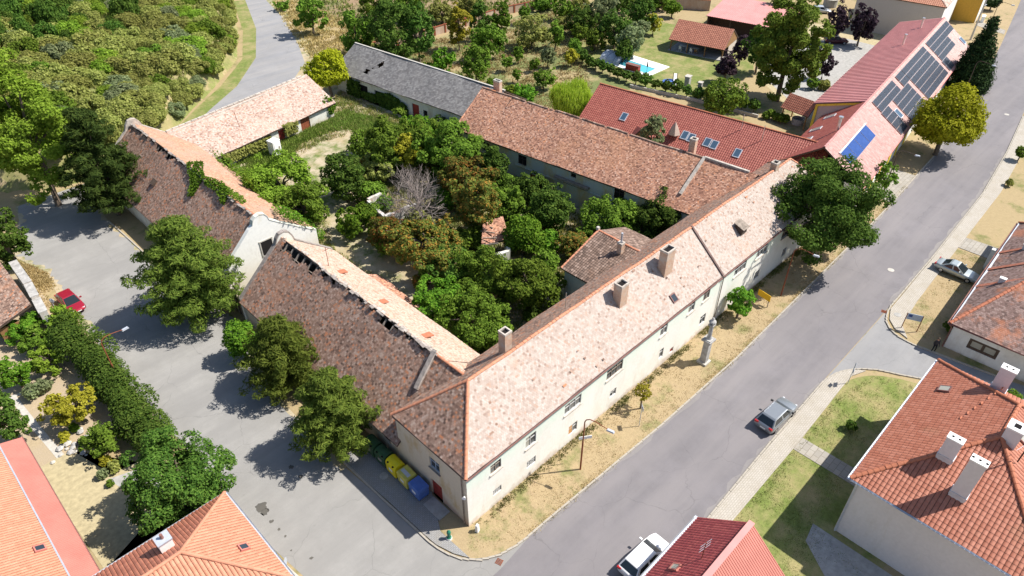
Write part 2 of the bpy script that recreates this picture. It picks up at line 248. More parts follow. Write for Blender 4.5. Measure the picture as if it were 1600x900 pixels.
# ---------------------------------------------------------------- mesh helpers
class MB:
    def __init__(s): s.v = []; s.f = []
    def add(s, vs, fs):
        o = len(s.v); s.v += [tuple(p) for p in vs]; s.f += [tuple(i+o for i in f) for f in fs]; return s
    def quad(s, a, b, c, d): return s.add([a, b, c, d], [(0, 1, 2, 3)])
    def box(s, c, d, rz=0, taper=1):
        x, y, z = (t/2 for t in d); vs = []
        for k, q in ((-z, 1), (z, taper)):
            for a, b in ((-x, -y), (x, -y), (x, y), (-x, y)):
                a *= q; b *= q; vs.append((c[0]+a*math.cos(rz)-b*math.sin(rz), c[1]+a*math.sin(rz)+b*math.cos(rz), c[2]+k))
        return s.add(vs, [(3, 2, 1, 0), (4, 5, 6, 7), (0, 1, 5, 4), (1, 2, 6, 5), (2, 3, 7, 6), (3, 0, 4, 7)])
    def beam(s, a, b, w, h):
        a = Vector(a); b = Vector(b); d = (b-a).normalized(); sd = d.cross(Vector((0, 0, 1)))
        if sd.length < 1e-4: sd = Vector((1, 0, 0))
        sd.normalize(); up = sd.cross(d); vs = []
        for p in (a, b):
            for i, j in ((-1, -1), (1, -1), (1, 1), (-1, 1)): vs.append(p + sd*i*w/2 + up*j*h/2)
        return s.add(vs, [(0, 1, 2, 3), (7, 6, 5, 4), (0, 4, 5, 1), (1, 5, 6, 2), (2, 6, 7, 3), (3, 7, 4, 0)])
    def tube(s, pts, rs, n=7, cap=True):
        pts = [Vector(p) for p in pts]; rs = rs if isinstance(rs, (list, tuple)) else [rs]*len(pts); vs = []
        for i, p in enumerate(pts):
            d = (pts[min(i+1, len(pts)-1)] - pts[max(i-1, 0)]).normalized(); a = d.cross(Vector((0, 0, 1)))
            if a.length < .05: a = d.cross(Vector((0, 1, 0)))
            a.normalize(); b = a.cross(d)
            for k in range(n):
                t = 2*math.pi*k/n; vs.append(p + (a*math.cos(t) + b*math.sin(t))*rs[i])
        fs = [(i*n+k, i*n+(k+1) % n, (i+1)*n+(k+1) % n, (i+1)*n+k) for i in range(len(pts)-1) for k in range(n)]
        if cap: fs += [tuple(range(n-1, -1, -1)), tuple((len(pts)-1)*n+k for k in range(n))]
        return s.add(vs, fs)
    def lathe(s, prof, c=(0, 0, 0), n=12):
        vs = [(c[0]+r*math.cos(2*math.pi*k/n), c[1]+r*math.sin(2*math.pi*k/n), c[2]+z) for r, z in prof for k in range(n)]
        fs = [(i*n+k, i*n+(k+1) % n, (i+1)*n+(k+1) % n, (i+1)*n+k) for i in range(len(prof)-1) for k in range(n)]
        fs += [tuple(range(n-1, -1, -1)), tuple((len(prof)-1)*n+k for k in range(n))]
        return s.add(vs, fs)
    def prism(s, poly, z0, z1):
        n = len(poly); vs = [(p[0], p[1], z0) for p in poly] + [(p[0], p[1], z1) for p in poly]
        return s.add(vs, [tuple(range(n-1, -1, -1)), tuple(range(n, 2*n))] + [(i, (i+1) % n, n+(i+1) % n, n+i) for i in range(n)])
    def slab(s, poly3, th):
        """a flat 3-D polygon given thickness downwards along its normal"""
        p = [Vector(q) for q in poly3]; nrm = Vector((0, 0, 0))
        for i in range(len(p)): nrm += p[i].cross(p[(i+1) % len(p)])
        nrm.normalize()
        if nrm.z < 0: p.reverse(); nrm = -nrm
        n = len(p); vs = p + [q - nrm*th for q in p]
        return s.add(vs, [tuple(range(n)), tuple(range(2*n-1, n-1, -1))] + [((i+1) % n, i, n+i, n+(i+1) % n) for i in range(n)])
    def mesh(s, name, mat=None, smooth=False):
        me = bpy.data.meshes.new(name); me.from_pydata(s.v, [], s.f); me.update()
        if mat: me.materials.append(M[mat])
        if smooth: me.polygons.foreach_set('use_smooth', [True]*len(me.polygons))
        return me
    def build(s, name, mat, parent=None, loc=None, smooth=False, **kw):
        return link(name, s.mesh(name, mat, smooth), parent, loc, **kw)
def link(name, me, parent=None, loc=None, rz=0, **kw):
    o = bpy.data.objects.new(name, me); col.objects.link(o); o.parent = parent
    if loc: o.location = loc
    if rz: o.rotation_euler.z = rz
    for k, v in kw.items(): o[k] = v
    return o
def thing(name, label, cat, loc=(0, 0, 0), rz=0, group=None):
    return link(name, None, None, loc, rz, label=label, category=cat, **({'group': group} if group else {}))
def tag(o, label, cat, group=None):
    o['label'] = label; o['category'] = cat
    if group: o['group'] = group
    return o
def copytree(o, parent=None):
    c = o.copy(); col.objects.link(c); c.parent = parent
    for ch in list(o.children): copytree(ch, c)
    return c
def npmesh(name, verts, faces, mat=None, smooth=False):
    """verts (n,3) array, faces (m,k) array"""
    me = bpy.data.meshes.new(name); m, k = faces.shape
    me.vertices.add(len(verts)); me.vertices.foreach_set('co', np.asarray(verts, np.float32).ravel())
    me.loops.add(m*k); me.loops.foreach_set('vertex_index', faces.astype(np.int32).ravel())
    me.polygons.add(m); me.polygons.foreach_set('loop_start', np.arange(0, m*k, k, dtype=np.int32))
    me.update(calc_edges=True); me.validate(); me.polygons.foreach_set('use_smooth', np.full(len(me.polygons), smooth))
    if mat: me.materials.append(M[mat])
    return me
def sheet(name, poly, z, mat, label=None, cat=None, **kw):
    me = bpy.data.meshes.new(name); bm = bmesh.new(); bm.faces.new([bm.verts.new((p[0], p[1], z)) for p in poly]); bmesh.ops.triangulate(bm, faces=bm.faces[:])
    for f in bm.faces:
        if f.normal.z < 0: f.normal_flip()
    bm.to_mesh(me); bm.free(); me.materials.append(M[mat]); o = link(name, me, None, None, **kw)
    if 'kind' not in kw: o['kind'] = 'structure'
    return o
def inpoly(x, y, poly):
    x = np.asarray(x); y = np.asarray(y); r = np.zeros(x.shape, bool); n = len(poly)
    for i in range(n):
        (x1, y1), (x2, y2) = poly[i][:2], poly[(i+1) % n][:2]
        c = ((y1 > y) != (y2 > y)) & (x < (x2-x1)*(y-y1)/((y2-y1) or 1e-9)+x1); r ^= c
    return r
# ================================================================ ground, roads
def bez(a, b, c, n=12): return [tuple((1-t)**2*a[i]+2*t*(1-t)*b[i]+t*t*c[i] for i in (0, 1)) for t in [k/n for k in range(n+1)]]
CORNER = bez((-3.05, 2.4), (-3.15, -3.75), (3.2, -3.82)); LC1 = bez((33.6, -12.15), (38.2, -12.2), (39.9, -16.5)); LC2 = bez((45.4, -17.6), (44.3, -12.3), (50.5, -12.1))
sheet('ground', [(-1500, -1500), (1500, -1500), (1500, 1500), (-1500, 1500)], 0, 'dry_grass')
N_KERB = [(-.6, -4.2), (3.2, -3.82), (6.5, -3.95), (12.1, -4.2), (18.5, -4.5), (31, -4.7), (49.5, -4.25), (61.1, -3.95), (67.1, -3.8), (77, -3.3), (87.2, -2.7), (100, -1.3), (116, .6), (125, 2.0), (146, 5.4), (175, 10.5), (260, 26)]
S_KERB = [(-60, -13.8), (0, -13.1), (13.8, -12.6), (23, -12.25), (33.6, -12.1), (48.6, -12.05), (62.4, -11.8), (81.7, -11.1), (97.3, -9.6), (112.2, -7.6), (146, -2.8), (175, 2.4), (260, 18)]
sheet('street', [(-60, -4.6)] + N_KERB + S_KERB[::-1], .012, 'street_asphalt')
SIDE_L = [(-11, -4.2), (-11.2, 5.3), (-11.7, 9.6), (-11.8, 17), (-12.1, 25.8), (-12.4, 28.3), (-13.1, 33.5), (-13.2, 39.6), (-12.4, 45.4), (-12.5, 52.9), (-11.9, 58), (-13.6, 64), (-12.4, 68), (-10.7, 72.1), (-10, 76)]
SIDE_R = [(-1, 76), (-2.4, 70), (-2.8, 64.1), (-2.5, 53.2), (-1.9, 44), (-.6, 38), (-.9, 33.3), (-2.6, 27), (-3.4, 21), (-3.5, 11), (-3.2, 6.6), (-3.05, 3.6)] + CORNER + [(3.2, -4.4)]
sheet('side_road', SIDE_L + SIDE_R, .008, 'side_asphalt')
sheet('pavement', [(-60, -4.6), (-11.2, -4.4), (-11.4, 5.3), (-11.9, 9.6), (-12, 20), (-12.7, 20), (-12.9, 5), (-14, -1.5), (-60, -1.5)], .016, 'pale_concrete')
sheet('lane', LC1 + [(41.2, -18.9), (43, -26), (46, -40), (50, -70), (55, -70), (50.3, -40), (48, -30), (46.3, -23.7)] + LC2, .004, 'lane_asphalt')
sheet('verge', CORNER[5:] + N_KERB[2:9] + [(71, -3.5), (71, 0), (58, 0), (0, 0), (-.05, 4), (-.2, 4), (-1.8, 1.2), (-1.75, -1.2)], .02, 'verge_grass')
BACK_L = [(8, 73), (14, 80), (22.1, 86.8), (29.6, 92.4), (38.9, 102.6), (47.3, 117.6), (55.7, 137.7), (64, 165), (76, 200)]
sheet('back_road', BACK_L + [(80, 199), (68, 161), (59.2, 134.8), (54.8, 119.4), (48.6, 103.6), (44, 93.8), (36, 86), (24, 76), (14, 70)], .004, 'back_asphalt')
sheet('road_shoulder', [(p[0]-.8, p[1]+.5) for p in BACK_L[1:]] + [(81.5, 198), (69.5, 160), (61, 134), (57, 119), (51, 103), (47, 94), (45, 88), (36, 84), (24, 76), (14, 72)], .002, 'courtyard_earth')
sheet('grass_strip', BACK_L[1:7] + [(53.2, 138.6), (44.8, 118.5), (36.8, 103.8), (27.6, 94.4), (20.4, 88.6), (12.5, 81.5)], .012, 'lawn_grass')
sheet('courtyard', [(9.5, 8), (58, 8), (55, 50), (43, 51), (41.5, 80), (34, 76), (10, 66)], .004, 'courtyard_earth')
sheet('orchard', [(44, 51), (56, 46), (64, 40), (79, 44), (83, 58), (84, 64), (98, 62), (104, 72), (104, 84), (62, 88), (48, 84)], .004, 'orchard_grass')
sheet('lawn', [(79, 43), (83, 58), (84, 64), (98, 62), (104, 72), (110, 66), (112, 40), (98, 32), (82, 32)], .008, 'lawn_grass')
sheet('field', [(58, 90), (112, 86), (160, 96), (200, 200), (90, 220), (66, 150), (62, 118)], .004, 'field_grass')
sheet('forecourt', [(82, 12), (98, 31.5), (112, 38), (132, 38), (140, 16), (100, 9)], .006, 'yard_gravel')
sheet('gravel_drive', [(86, 14), (98, 30), (112, 35), (128, 30), (128, 18)], .012, 'concrete')
sheet('front_lawn', [(12, -13.9), (26, -13.9), (33.5, -13.75)] + bez((34.5, -13.7), (37.9, -13.6), (39.6, -17.4), 8) + [(40.2, -19), (41, -22), (36, -24), (10, -24)], .016, 'lawn_grass')
sheet('corner_lawn', [(47.2, -14.0), (46.2, -16), (46.6, -20), (66, -20), (66, -13.3)], .016, 'verge_grass')
sheet('drive_slabs', [(66.4, -17.5), (66.4, -13.1), (69.2, -13.0), (69.6, -17.5)], .05, 'concrete_slabs')
sheet('garden', [(-13.4, 29), (-13.6, 60), (-32, 62), (-32, 29)], .004, 'garden_soil')
sheet('gravel_yard', [(-21, 11), (-12.9, 11), (-13.2, 22), (-15.5, 24.2), (-17.6, 24.6), (-19, 29.4), (-21.8, 29.4)], .010, 'yard_gravel')
sheet('yard_paving', [(-18.0, 24.2), (-15.6, 23.4), (-14.6, 19.5), (-16.6, 19.3)], .016, 'concrete')
sheet('garden_path', [(-20.2, 29.4), (-20.6, 34), (-20.9, 40), (-20.4, 40), (-20.0, 34), (-19.6, 29.4)], .014, 'pale_concrete')
sheet('garden_path', [(-20.8, 40), (-17.4, 39.3), (-17.4, 38.9), (-20.6, 39.6)], .018, 'pale_concrete')
sheet('house_apron', [(15.3, -24), (15.3, -21.5), (17.2, -18.9), (19, -18.6), (19, -34), (14.5, -34)], .024, 'concrete')
sheet('house_path', [(24.6, -13.95), (26.3, -13.95), (26.3, -19.4), (24.6, -19.4)], .05, 'concrete_slabs')
sheet('entry_pavement', [(71, -3.6), (80.5, -3.15), (80.5, .3), (71, -.3)], .05, 'concrete_slabs')
sheet('verge', [(80.5, -3.15), (87, -2.7), (100, -1.3), (116, .6), (125, 2), (146, 5.4), (175, 10.5), (175, 22), (128, 12), (118, 4.6), (80.5, .3)], .022, 'verge_grass')
for a in ((153, 8.2, 158.5, 12.5), ):
    sheet('drive_slabs', [(a[0], 6.9), (a[0]+3, 7.5), (a[2], 13.6), (a[2]-3.5, 13)], .05, 'concrete_slabs')
MB().prism([(12, -12.75), (23, -12.4), (33.6, -12.25)] + bez((34.5, -12.3), (37.2, -12.6), (38.2, -14.4), 6) + [(36.6, -13.75), (34.5, -13.75), (26, -14.0), (12, -14.1)], 0, .11).build('sidewalk', 'light_pavers', kind='structure')
MB().prism([(45.7, -15.4), (46.3, -13.9), (47.4, -12.9), (49.2, -12.3), (62.4, -12), (81.7, -11.3), (97.3, -9.8), (112.2, -7.8), (146, -3), (146, -4.9), (112.2, -9.7), (98.1, -11.5), (83.9, -12.8), (67.5, -13.3), (52.5, -13.8), (47.4, -14.2)], 0, .11).build('sidewalk', 'light_pavers', kind='structure')
MB().prism([(-2.9, 1.9), (-2.8, .6), (-2.35, -.9), (-1.75, -2.0), (-1.85, 1.2), (-.05, 4.4), (-.05, 12), (-3.3, 12.6), (-3.3, 11), (-3.05, 6.6)], 0, .1).build('pavement', 'grey_pavers', kind='structure')
MB().box((-.75, 3.0, .07), (1.1, 2.0, .14)).build('doorstep', 'concrete', kind='structure')
def resample(pl, step):
    out = []; acc = 0
    for (x1, y1), (x2, y2) in zip(pl, pl[1:]):
        L = math.hypot(x2-x1, y2-y1); d = acc
        while d < L:
            t = d/L; out.append((x1+(x2-x1)*t, y1+(y2-y1)*t, math.atan2(y2-y1, x2-x1))); d += step
        acc = d-L
    return out
ks = MB().box((0, 0, .05), (.985, .15, .15), 0, .97).mesh('kerb_stone', 'kerb_concrete')
ks2 = MB().box((0, 0, .05), (.5, .15, .15), 0, .97).mesh('kerb_stone', 'kerb_concrete')
def kerb(pl, h=0, st=1.0):
    k = link('kerb', None, kind='structure')
    for x, y, a in resample(pl, st): link('kerb_stone', ks if st == 1 else ks2, k, (x+math.cos(a)*.5*st, y+math.sin(a)*.5, h+random.uniform(-.012, .012)), a+random.uniform(-.015, .015))
kerb(N_KERB[1:11]); kerb([(-3.35, 12.6), (-3.2, 6.6), (-3.05, 2.4)]); kerb(CORNER, 0, .5)
kerb([(12, -12.66), (23, -12.3), (33.6, -12.15)]); kerb(LC1 + [(41.2, -18.9)], 0, .5); kerb([(46.3, -23.7), (45.4, -17.6)] + LC2, 0, .5); kerb([(50.5, -12.1), (62.4, -11.9), (81.7, -11.2), (97.3, -9.7), (112.2, -7.7)])
kerb([(-2.8, 64.1), (-2.5, 53.2), (-1.9, 46)])
for (x, y, zz) in ((1392, 422, .016), (1573, 179, .016), (600, 745, .11), (1402, 493, .116)):
    p = G(x, y); MB().lathe([(.36, 0), (.36, .012)], n=16).build('manhole_cover', 'pale_concrete' if x > 1390 and zz < .05 else 'concrete', None, (p.x, p.y, zz), kind='structure')
for (x, y) in ((780, 878), (1381, 487)):
    p = G(x, y); m = MB()
    for i in range(5): m.box((-.2+.1*i, 0, .01), (.05, .42, .02))
    m.box((0, .22, .01), (.5, .04, .02)).box((0, -.22, .01), (.5, .04, .02)); m.build('drain_grate', 'rust', None, (p.x, p.y, .018), rz=.3, kind='structure')

# ---------------------------------------------------------------- the overgrown hill behind the barns
HILL = [(-90, 100), (-14, 84), (-4, 77.5), (6, 75.5), (11, 80), (20, 88.8), (27, 94.8), (36, 104.3), (44, 119), (52.2, 139.2), (60, 166), (74, 205), (-90, 240)]
def hill_d(x, y):
    d = np.full(x.shape, 1e9)
    for i in range(len(HILL)):
        (x1, y1), (x2, y2) = HILL[i], HILL[(i+1) % len(HILL)]; L2 = (x2-x1)**2+(y2-y1)**2
        t = np.clip(((x-x1)*(x2-x1)+(y-y1)*(y2-y1))/L2, 0, 1); d = np.minimum(d, np.hypot(x-x1-t*(x2-x1), y-y1-t*(y2-y1)))
    return np.where(inpoly(x, y, HILL), d, -d)
def hill_z(x, y):
    x = np.asarray(x, float); y = np.asarray(y, float); d = hill_d(x, y); s = np.clip(d/2.2, 0, 1); s = s*s*(3-2*s)
    return np.where(d > 0, 3.4*s + .13*np.clip(d, 0, 45) + .5*np.sin(x*.31+1)*np.sin(y*.27)*np.clip(d/4, 0, 1) + .22*np.sin(x*1.3)*np.sin(y*1.1+.5)*s, -.4)
gx = np.arange(-90, 77, 1.25); gy = np.arange(74, 206, 1.25); X, Y = np.meshgrid(gx, gy); Z = hill_z(X, Y); D = hill_d(X, Y)
idx = np.arange(X.size).reshape(X.shape); f = np.stack([idx[:-1, :-1], idx[:-1, 1:], idx[1:, 1:], idx[1:, :-1]], -1).reshape(-1, 4)
keep = (D.ravel()[f].max(1) > -.2); hm = npmesh('hill', np.stack([X.ravel(), Y.ravel(), Z.ravel()], 1), f[keep], 'hill_soil'); hm.polygons.foreach_set('use_smooth', [True]*len(hm.polygons))
link('hill', hm, None, kind='structure')

# ---------------------------------------------------------------- dust along the kerbs, stains
def ragged(pl, side, w0, w1, step=.7, seed=1):
    rr = random.Random(seed); a = [(x, y) for x, y, t in resample(pl, step)]; b = [(x-math.sin(t)*side*rr.uniform(w0, w1), y+math.cos(t)*side*rr.uniform(w0, w1)) for x, y, t in resample(pl, step)]; return a + b[::-1]
sheet('road_dust', ragged(N_KERB[1:12], -1, .12, .5, .8, 3), .016, 'dusty_asphalt'); sheet('road_dust', ragged([(12, -12.6), (23, -12.25), (33.6, -12.1)], 1, .1, .55, .8, 4), .016, 'dusty_asphalt'); sheet('road_dust', ragged([(50.5, -12.0), (62.4, -11.8), (81.7, -11.1), (97.3, -9.6)], 1, .1, .5, .8, 5), .016, 'dusty_asphalt')
sheet('road_edge', ragged(SIDE_L[5:], -1, .1, .9, .45, 6), .014, 'courtyard_earth'); sheet('road_edge', ragged(SIDE_R[:10], -1, .0, .7, .45, 7), .014, 'courtyard_earth')
def blot(x, y, r, mat, z, seed, sx=1, rz=0, n=16):
    rr = random.Random(seed); p = G(x, y); sheet('road_stain', [(p.x+math.cos(t+rz)*r*k*sx, p.y+math.sin(t+rz)*r*k) for t, k in [(2*math.pi*i/n, rr.uniform(.55, 1.15)) for i in range(n)]], z, mat)
for i, (x, y, r) in enumerate(((408, 792, .5), (414, 800, .35), (424, 815, .18), (436, 827, .14), (487, 872, .16), (446, 838, .1), (455, 860, .08), (330, 525, .3), (350, 540, .25), (455, 730, .25), (470, 745, .2))): blot(x, y, r, 'stain_dark', .018, i)

# ================================================================ building helpers
def tile_rows(poly3, tw, th, pan=False, jit=.004, skip=None, rnd=True):
    p = [Vector(q) for q in poly3]; n = Vector((0, 0, 0))
    for i in range(len(p)): n += p[i].cross(p[(i+1) % len(p)])
    n.normalize()
    if n.z < 0: n = -n
    s = Vector((0, 0, 1)).cross(n).normalized()
    if s.dot(p[1]-p[0]) < 0: s = -s
    t = n.cross(s)
    if t.z < 0: t = -t
    tlo = min((q-p[0]).dot(t) for q in p); p = [q for q in p]; O_ = p[0]+t*tlo
    p = [O_]+p; pts = [((q-p[0]).dot(s), (q-p[0]).dot(t)) for q in p[1:]]; tm = max(q[1] for q in pts); rows = int(math.ceil(tm/th)); S0, S1, T0, T1 = [], [], [], []
    for r in range(rows):
        tc = min((r+.5)*th, tm-.002); xs = []
        for i in range(len(pts)):
            (a, b), (c, d) = pts[i], pts[(i+1) % len(pts)]
            if (b > tc) != (d > tc): xs.append(a+(c-a)*(tc-b)/(d-b))
        if len(xs) < 2: continue
        a, b = min(xs), max(xs); off = (r % 2)*.5*tw if not pan else 0
        st = math.floor(a/tw)*tw - off; e = np.arange(st, b+tw, tw); lo = np.clip(e[:-1], a, b); hi = np.clip(e[1:], a, b); ok = hi-lo > .03
        lo = lo[ok]; hi = hi[ok]; S0.append(lo); S1.append(hi); T0.append(np.full(len(lo), r*th)); T1.append(np.full(len(lo), min((r+1)*th, tm)))
    s0 = np.concatenate(S0); s1 = np.concatenate(S1); t0 = np.concatenate(T0); t1 = np.concatenate(T1)
    if skip is not None:
        k = ~skip((s0+s1)/2, (t0+t1)/2); s0, s1, t0, t1 = s0[k], s1[k], t0[k], t1[k]
    m = len(s0); jit *= .5; O = np.array(p[0]); sv = np.array(s); tv = np.array(t); nv = np.array(n)
    j = RNG.normal(0, jit, m); j2 = RNG.normal(0, jit, m); dt = RNG.normal(0, jit*1.2, m) if rnd else np.zeros(m); t1 = t1+.25*th*.2
    def P(ss, tt, hh): return O + ss[:, None]*sv + tt[:, None]*tv + hh[:, None]*nv
    if not pan:
        g = .004; V = np.stack([P(s0+g, t0+dt, .026+j), P(s1-g, t0+dt, .026+j2), P(s1-g, t1, .014+j2*.3), P(s0+g, t1, .014+j*.3), P(s0+g, t0+dt, 0*j), P(s1-g, t0+dt, 0*j)], 1).reshape(-1, 3)
        b = np.arange(m)[:, None]*6; F = np.concatenate([b+np.array([[0, 1, 2, 3]]), b+np.array([[4, 5, 1, 0]])])
    else:
        fr = (0, .22, .45, .68, .9); hh = (.005, .036, .042, .022, .003); L = []
        for up in (0, 1, 2):
            for q, h in zip(fr, hh): L.append(P(s0+(s1-s0)*q, t0+dt if up != 1 else t1, (h+.028+j) if up == 0 else (h*.9+.006+j*.3 if up == 1 else j*0)))
        V = np.stack(L, 1).reshape(-1, 3); b = np.arange(m)[:, None]*15; fl = []
        for q in range(4): fl += [b+np.array([[q, q+1, 6+q, 5+q]]), b+np.array([[10+q, 11+q, q+1, q]])]
        F = np.concatenate(fl)
    return V, F
def sagz(x, y, a): return a*(np.sin(.33*x+.24*y+.5)+.7*np.sin(.71*x-.57*y+1.3)+.45*np.sin(1.5*x+1.1*y))/1.6
def roof(parent, poly3, mat, tw=.2, th=.18, pan=False, jit=.006, skip=None, deck='wood_dark', name='roof', thick=.14, sag=None):
    if sag is None: sag = .065 if mat.startswith('old') or mat in ('slate', 'right_tile_mix') else .012
    poly0 = poly3; poly3 = [Vector(q)-Vector((0, 0, sag*.9)) for q in poly3]
    if skip is None:
        d = MB().slab([Vector(q)-Vector((0, 0, .02)) for q in poly3], thick).build(name, deck, parent)
    else:
        p = [Vector(q) for q in poly3]; m = MB(); nx, ny = 110, 26    # quad roofs only
        s_len = (p[1]-p[0]).length; t_len = (p[3]-p[0]).length
        for i in range(nx):
            for k in range(ny):
                if skip(np.array([s_len*(i+.5)/nx]), np.array([t_len*(k+.5)/ny]))[0]: continue
                c = [p[0].lerp(p[1], a/nx).lerp(p[3].lerp(p[2], a/nx), b/ny)-Vector((0, 0, .03)) for a, b in ((i, k), (i+1, k), (i+1, k+1), (i, k+1))]; m.quad(*c)
        d = m.build(name, deck, parent)
    V, F = tile_rows(poly0, tw, th, pan, jit, skip); V[:, 2] += sagz(V[:, 0], V[:, 1], sag); link('roof_tiles', npmesh('roof_tiles', V, F, mat), d, kind='stuff'); return d
def corrugated(parent, poly3, mat, pitch=.25, h=.035, name='roof', under=.1):
    """sheet roof on a quad: ribs run from the eave P0-P1 to the ridge P3-P2"""
    p = [Vector(q) for q in poly3]; n = (p[1]-p[0]).cross(p[3]-p[0]).normalized(); n = -n if n.z < 0 else n
    d = MB().slab([q-n*.02 for q in p], under).build(name, 'wood_dark', parent); m = MB(); k = int((p[1]-p[0]).length/pitch); vs = []; 
    prof = [(0, 0), (.45, 0), (.55, 1), (.9, 1)]
    for i in range(k):
        for a, b in prof:
            f = min((i+a)/k, 1); vs += [p[0].lerp(p[1], f)+n*h*b, p[3].lerp(p[2], f)+n*h*b]
    vs += [p[1], p[2]]; c = len(vs)//2; m.add(vs, [(2*i, 2*i+2, 2*i+3, 2*i+1) for i in range(c-1)]).build('roof_sheet', mat, d); return d
def ridge(parent, a, b, mat, r=.14, seg=.42, name='ridge_tiles', gap=.0, lift=.02, sag=None):
    if sag is None: sag = .065 if (mat.startswith('old') or mat in ('ridge_orange', 'mortar')) else .012
    a = Vector(a); b = Vector(b); L = (b-a).length; d = (b-a)/L; m = MB(); k = max(1, int(L/seg)); sd = d.cross(Vector((0, 0, 1))).normalized(); up = sd.cross(d)
    for i in range(k):
        if gap and random.random() < gap: continue
        q0 = a+d*(L*i/k); q1 = a+d*(L*(i+1)/k*1.0+.03); j = Vector((0, 0, random.uniform(-.01, .015)+lift+float(sagz(q0.x, q0.y, sag)))); vs = []
        for q, rr in ((q0, r*1.12), (q1, r*.93)):
            for t in range(6):
                an = math.pi*t/5; vs.append(q+j+sd*math.cos(an)*rr+up*(math.sin(an)*rr*.85-.03))
        m.add(vs, [(t, t+1, 7+t, 6+t) for t in range(5)] + [(0, 1, 2, 3, 4, 5), (11, 10, 9, 8, 7, 6)])
    return m.build(name, mat, parent, kind='stuff')
def wall(parent, a, b, h, ops=(), mat='old_white', name='wall', z0=0, rev=.2):
    """outer face on the right-hand side of a->b; ops = (x0, x1, z0, z1) openings with reveals"""
    ax, ay = a; L = math.hypot(b[0]-ax, b[1]-ay); dx, dy = (b[0]-ax)/L, (b[1]-ay)/L; nx, ny = dy, -dx
    P = lambda x, z, d=0: (ax+dx*x-nx*d, ay+dy*x-ny*d, z)
    xs = sorted({0, L, *[v for o in ops for v in o[:2]]}); zs = sorted({z0, h, *[v for o in ops for v in o[2:4]]}); m = MB()
    for x0, x1 in zip(xs, xs[1:]):
        for za, zb in zip(zs, zs[1:]):
            if any(o[0] <= (x0+x1)/2 <= o[1] and o[2] <= (za+zb)/2 <= o[3] for o in ops): continue
            m.quad(P(x0, za), P(x1, za), P(x1, zb), P(x0, zb))
    for o in ops:
        c = [(o[0], o[2]), (o[1], o[2]), (o[1], o[3]), (o[0], o[3])]
        for i in range(4):
            q, r = c[i], c[(i+1) % 4]; m.quad(P(*q), P(*r), P(*r, rev), P(*q, rev))
    return m.build(name, mat, parent), P
def window(parent, P, o, nx=2, nz=2, fm='window_grey', gm='dark_glass', rev=.14, sill=None, name='window', w=.055):
    x0, x1, z0, z1 = o; m = MB()
    def bar(xa, xb, za, zb, d0, d1):
        v = [P(xa, za, d0), P(xb, za, d0), P(xb, zb, d0), P(xa, zb, d0), P(xa, za, d1), P(xb, za, d1), P(xb, zb, d1), P(xa, zb, d1)]
        m.add(v, [(0, 1, 2, 3), (0, 4, 5, 1), (1, 5, 6, 2), (2, 6, 7, 3), (3, 7, 4, 0)])
    bar(x0, x1, z0, z0+w, rev-.05, rev+.03); bar(x0, x1, z1-w, z1, rev-.05, rev+.03); bar(x0, x0+w, z0+w, z1-w, rev-.05, rev+.03); bar(x1-w, x1, z0+w, z1-w, rev-.05, rev+.03)
    for i in range(1, nx): xx = x0+(x1-x0)*i/nx; bar(xx-w/2, xx+w/2, z0+w, z1-w, rev-.045, rev+.025)
    for i in range(1, nz): zz = z0+(z1-z0)*(i/nz if nz > 2 else .62); bar(x0+w, x1-w, zz-w*.4, zz+w*.4, rev-.04, rev+.02)
    f = m.build(name, fm, parent)
    for i in range(nx):
        MB().quad(P(x0+(x1-x0)*i/nx, z0, rev+.01), P(x0+(x1-x0)*(i+1)/nx, z0, rev+.01), P(x0+(x1-x0)*(i+1)/nx, z1, rev+.01), P(x0+(x1-x0)*i/nx, z1, rev+.01)).build('pane', gm if not isinstance(gm, list) else random.choice(gm), f)
    if sill:
        q = MB(); v = [P(x0-.1, z0-.07, .0), P(x1+.1, z0-.07, 0), P(x1+.1, z0, 0), P(x0-.1, z0, 0), P(x0-.1, z0-.07, -.12), P(x1+.1, z0-.07, -.12), P(x1+.1, z0, -.12), P(x0-.1, z0, -.12)]
        q.add(v, [(4, 5, 6, 7), (0, 1, 5, 4), (1, 2, 6, 5), (2, 3, 7, 6), (3, 0, 4, 7)]).build('sill', sill, f)
    return f
def hole(parent, P, o, mat='dark_gap', name='opening', rev=.19):
    return MB().quad(P(o[0], o[2], rev), P(o[1], o[2], rev), P(o[1], o[3], rev), P(o[0], o[3], rev)).build(name, mat, parent)
def door(parent, P, o, mat, rev=.12, planks=4):
    d = MB().quad(P(o[0], o[2], rev+.03), P(o[1], o[2], rev+.03), P(o[1], o[3], rev+.03), P(o[0], o[3], rev+.03)).build('door', mat, parent); w = (o[1]-o[0])/planks
    for i in range(planks):
        a, b = o[0]+w*i+.012, o[0]+w*(i+1)-.012; m = MB(); v = [P(a, o[2], rev), P(b, o[2], rev), P(b, o[3], rev), P(a, o[3], rev), P(a, o[2], rev+.03), P(b, o[2], rev+.03), P(b, o[3], rev+.03), P(a, o[3], rev+.03)]
        m.add(v, [(0, 1, 2, 3), (0, 4, 5, 1), (1, 5, 6, 2), (2, 6, 7, 3), (3, 7, 4, 0)]).build('plank', mat, d)
    return d
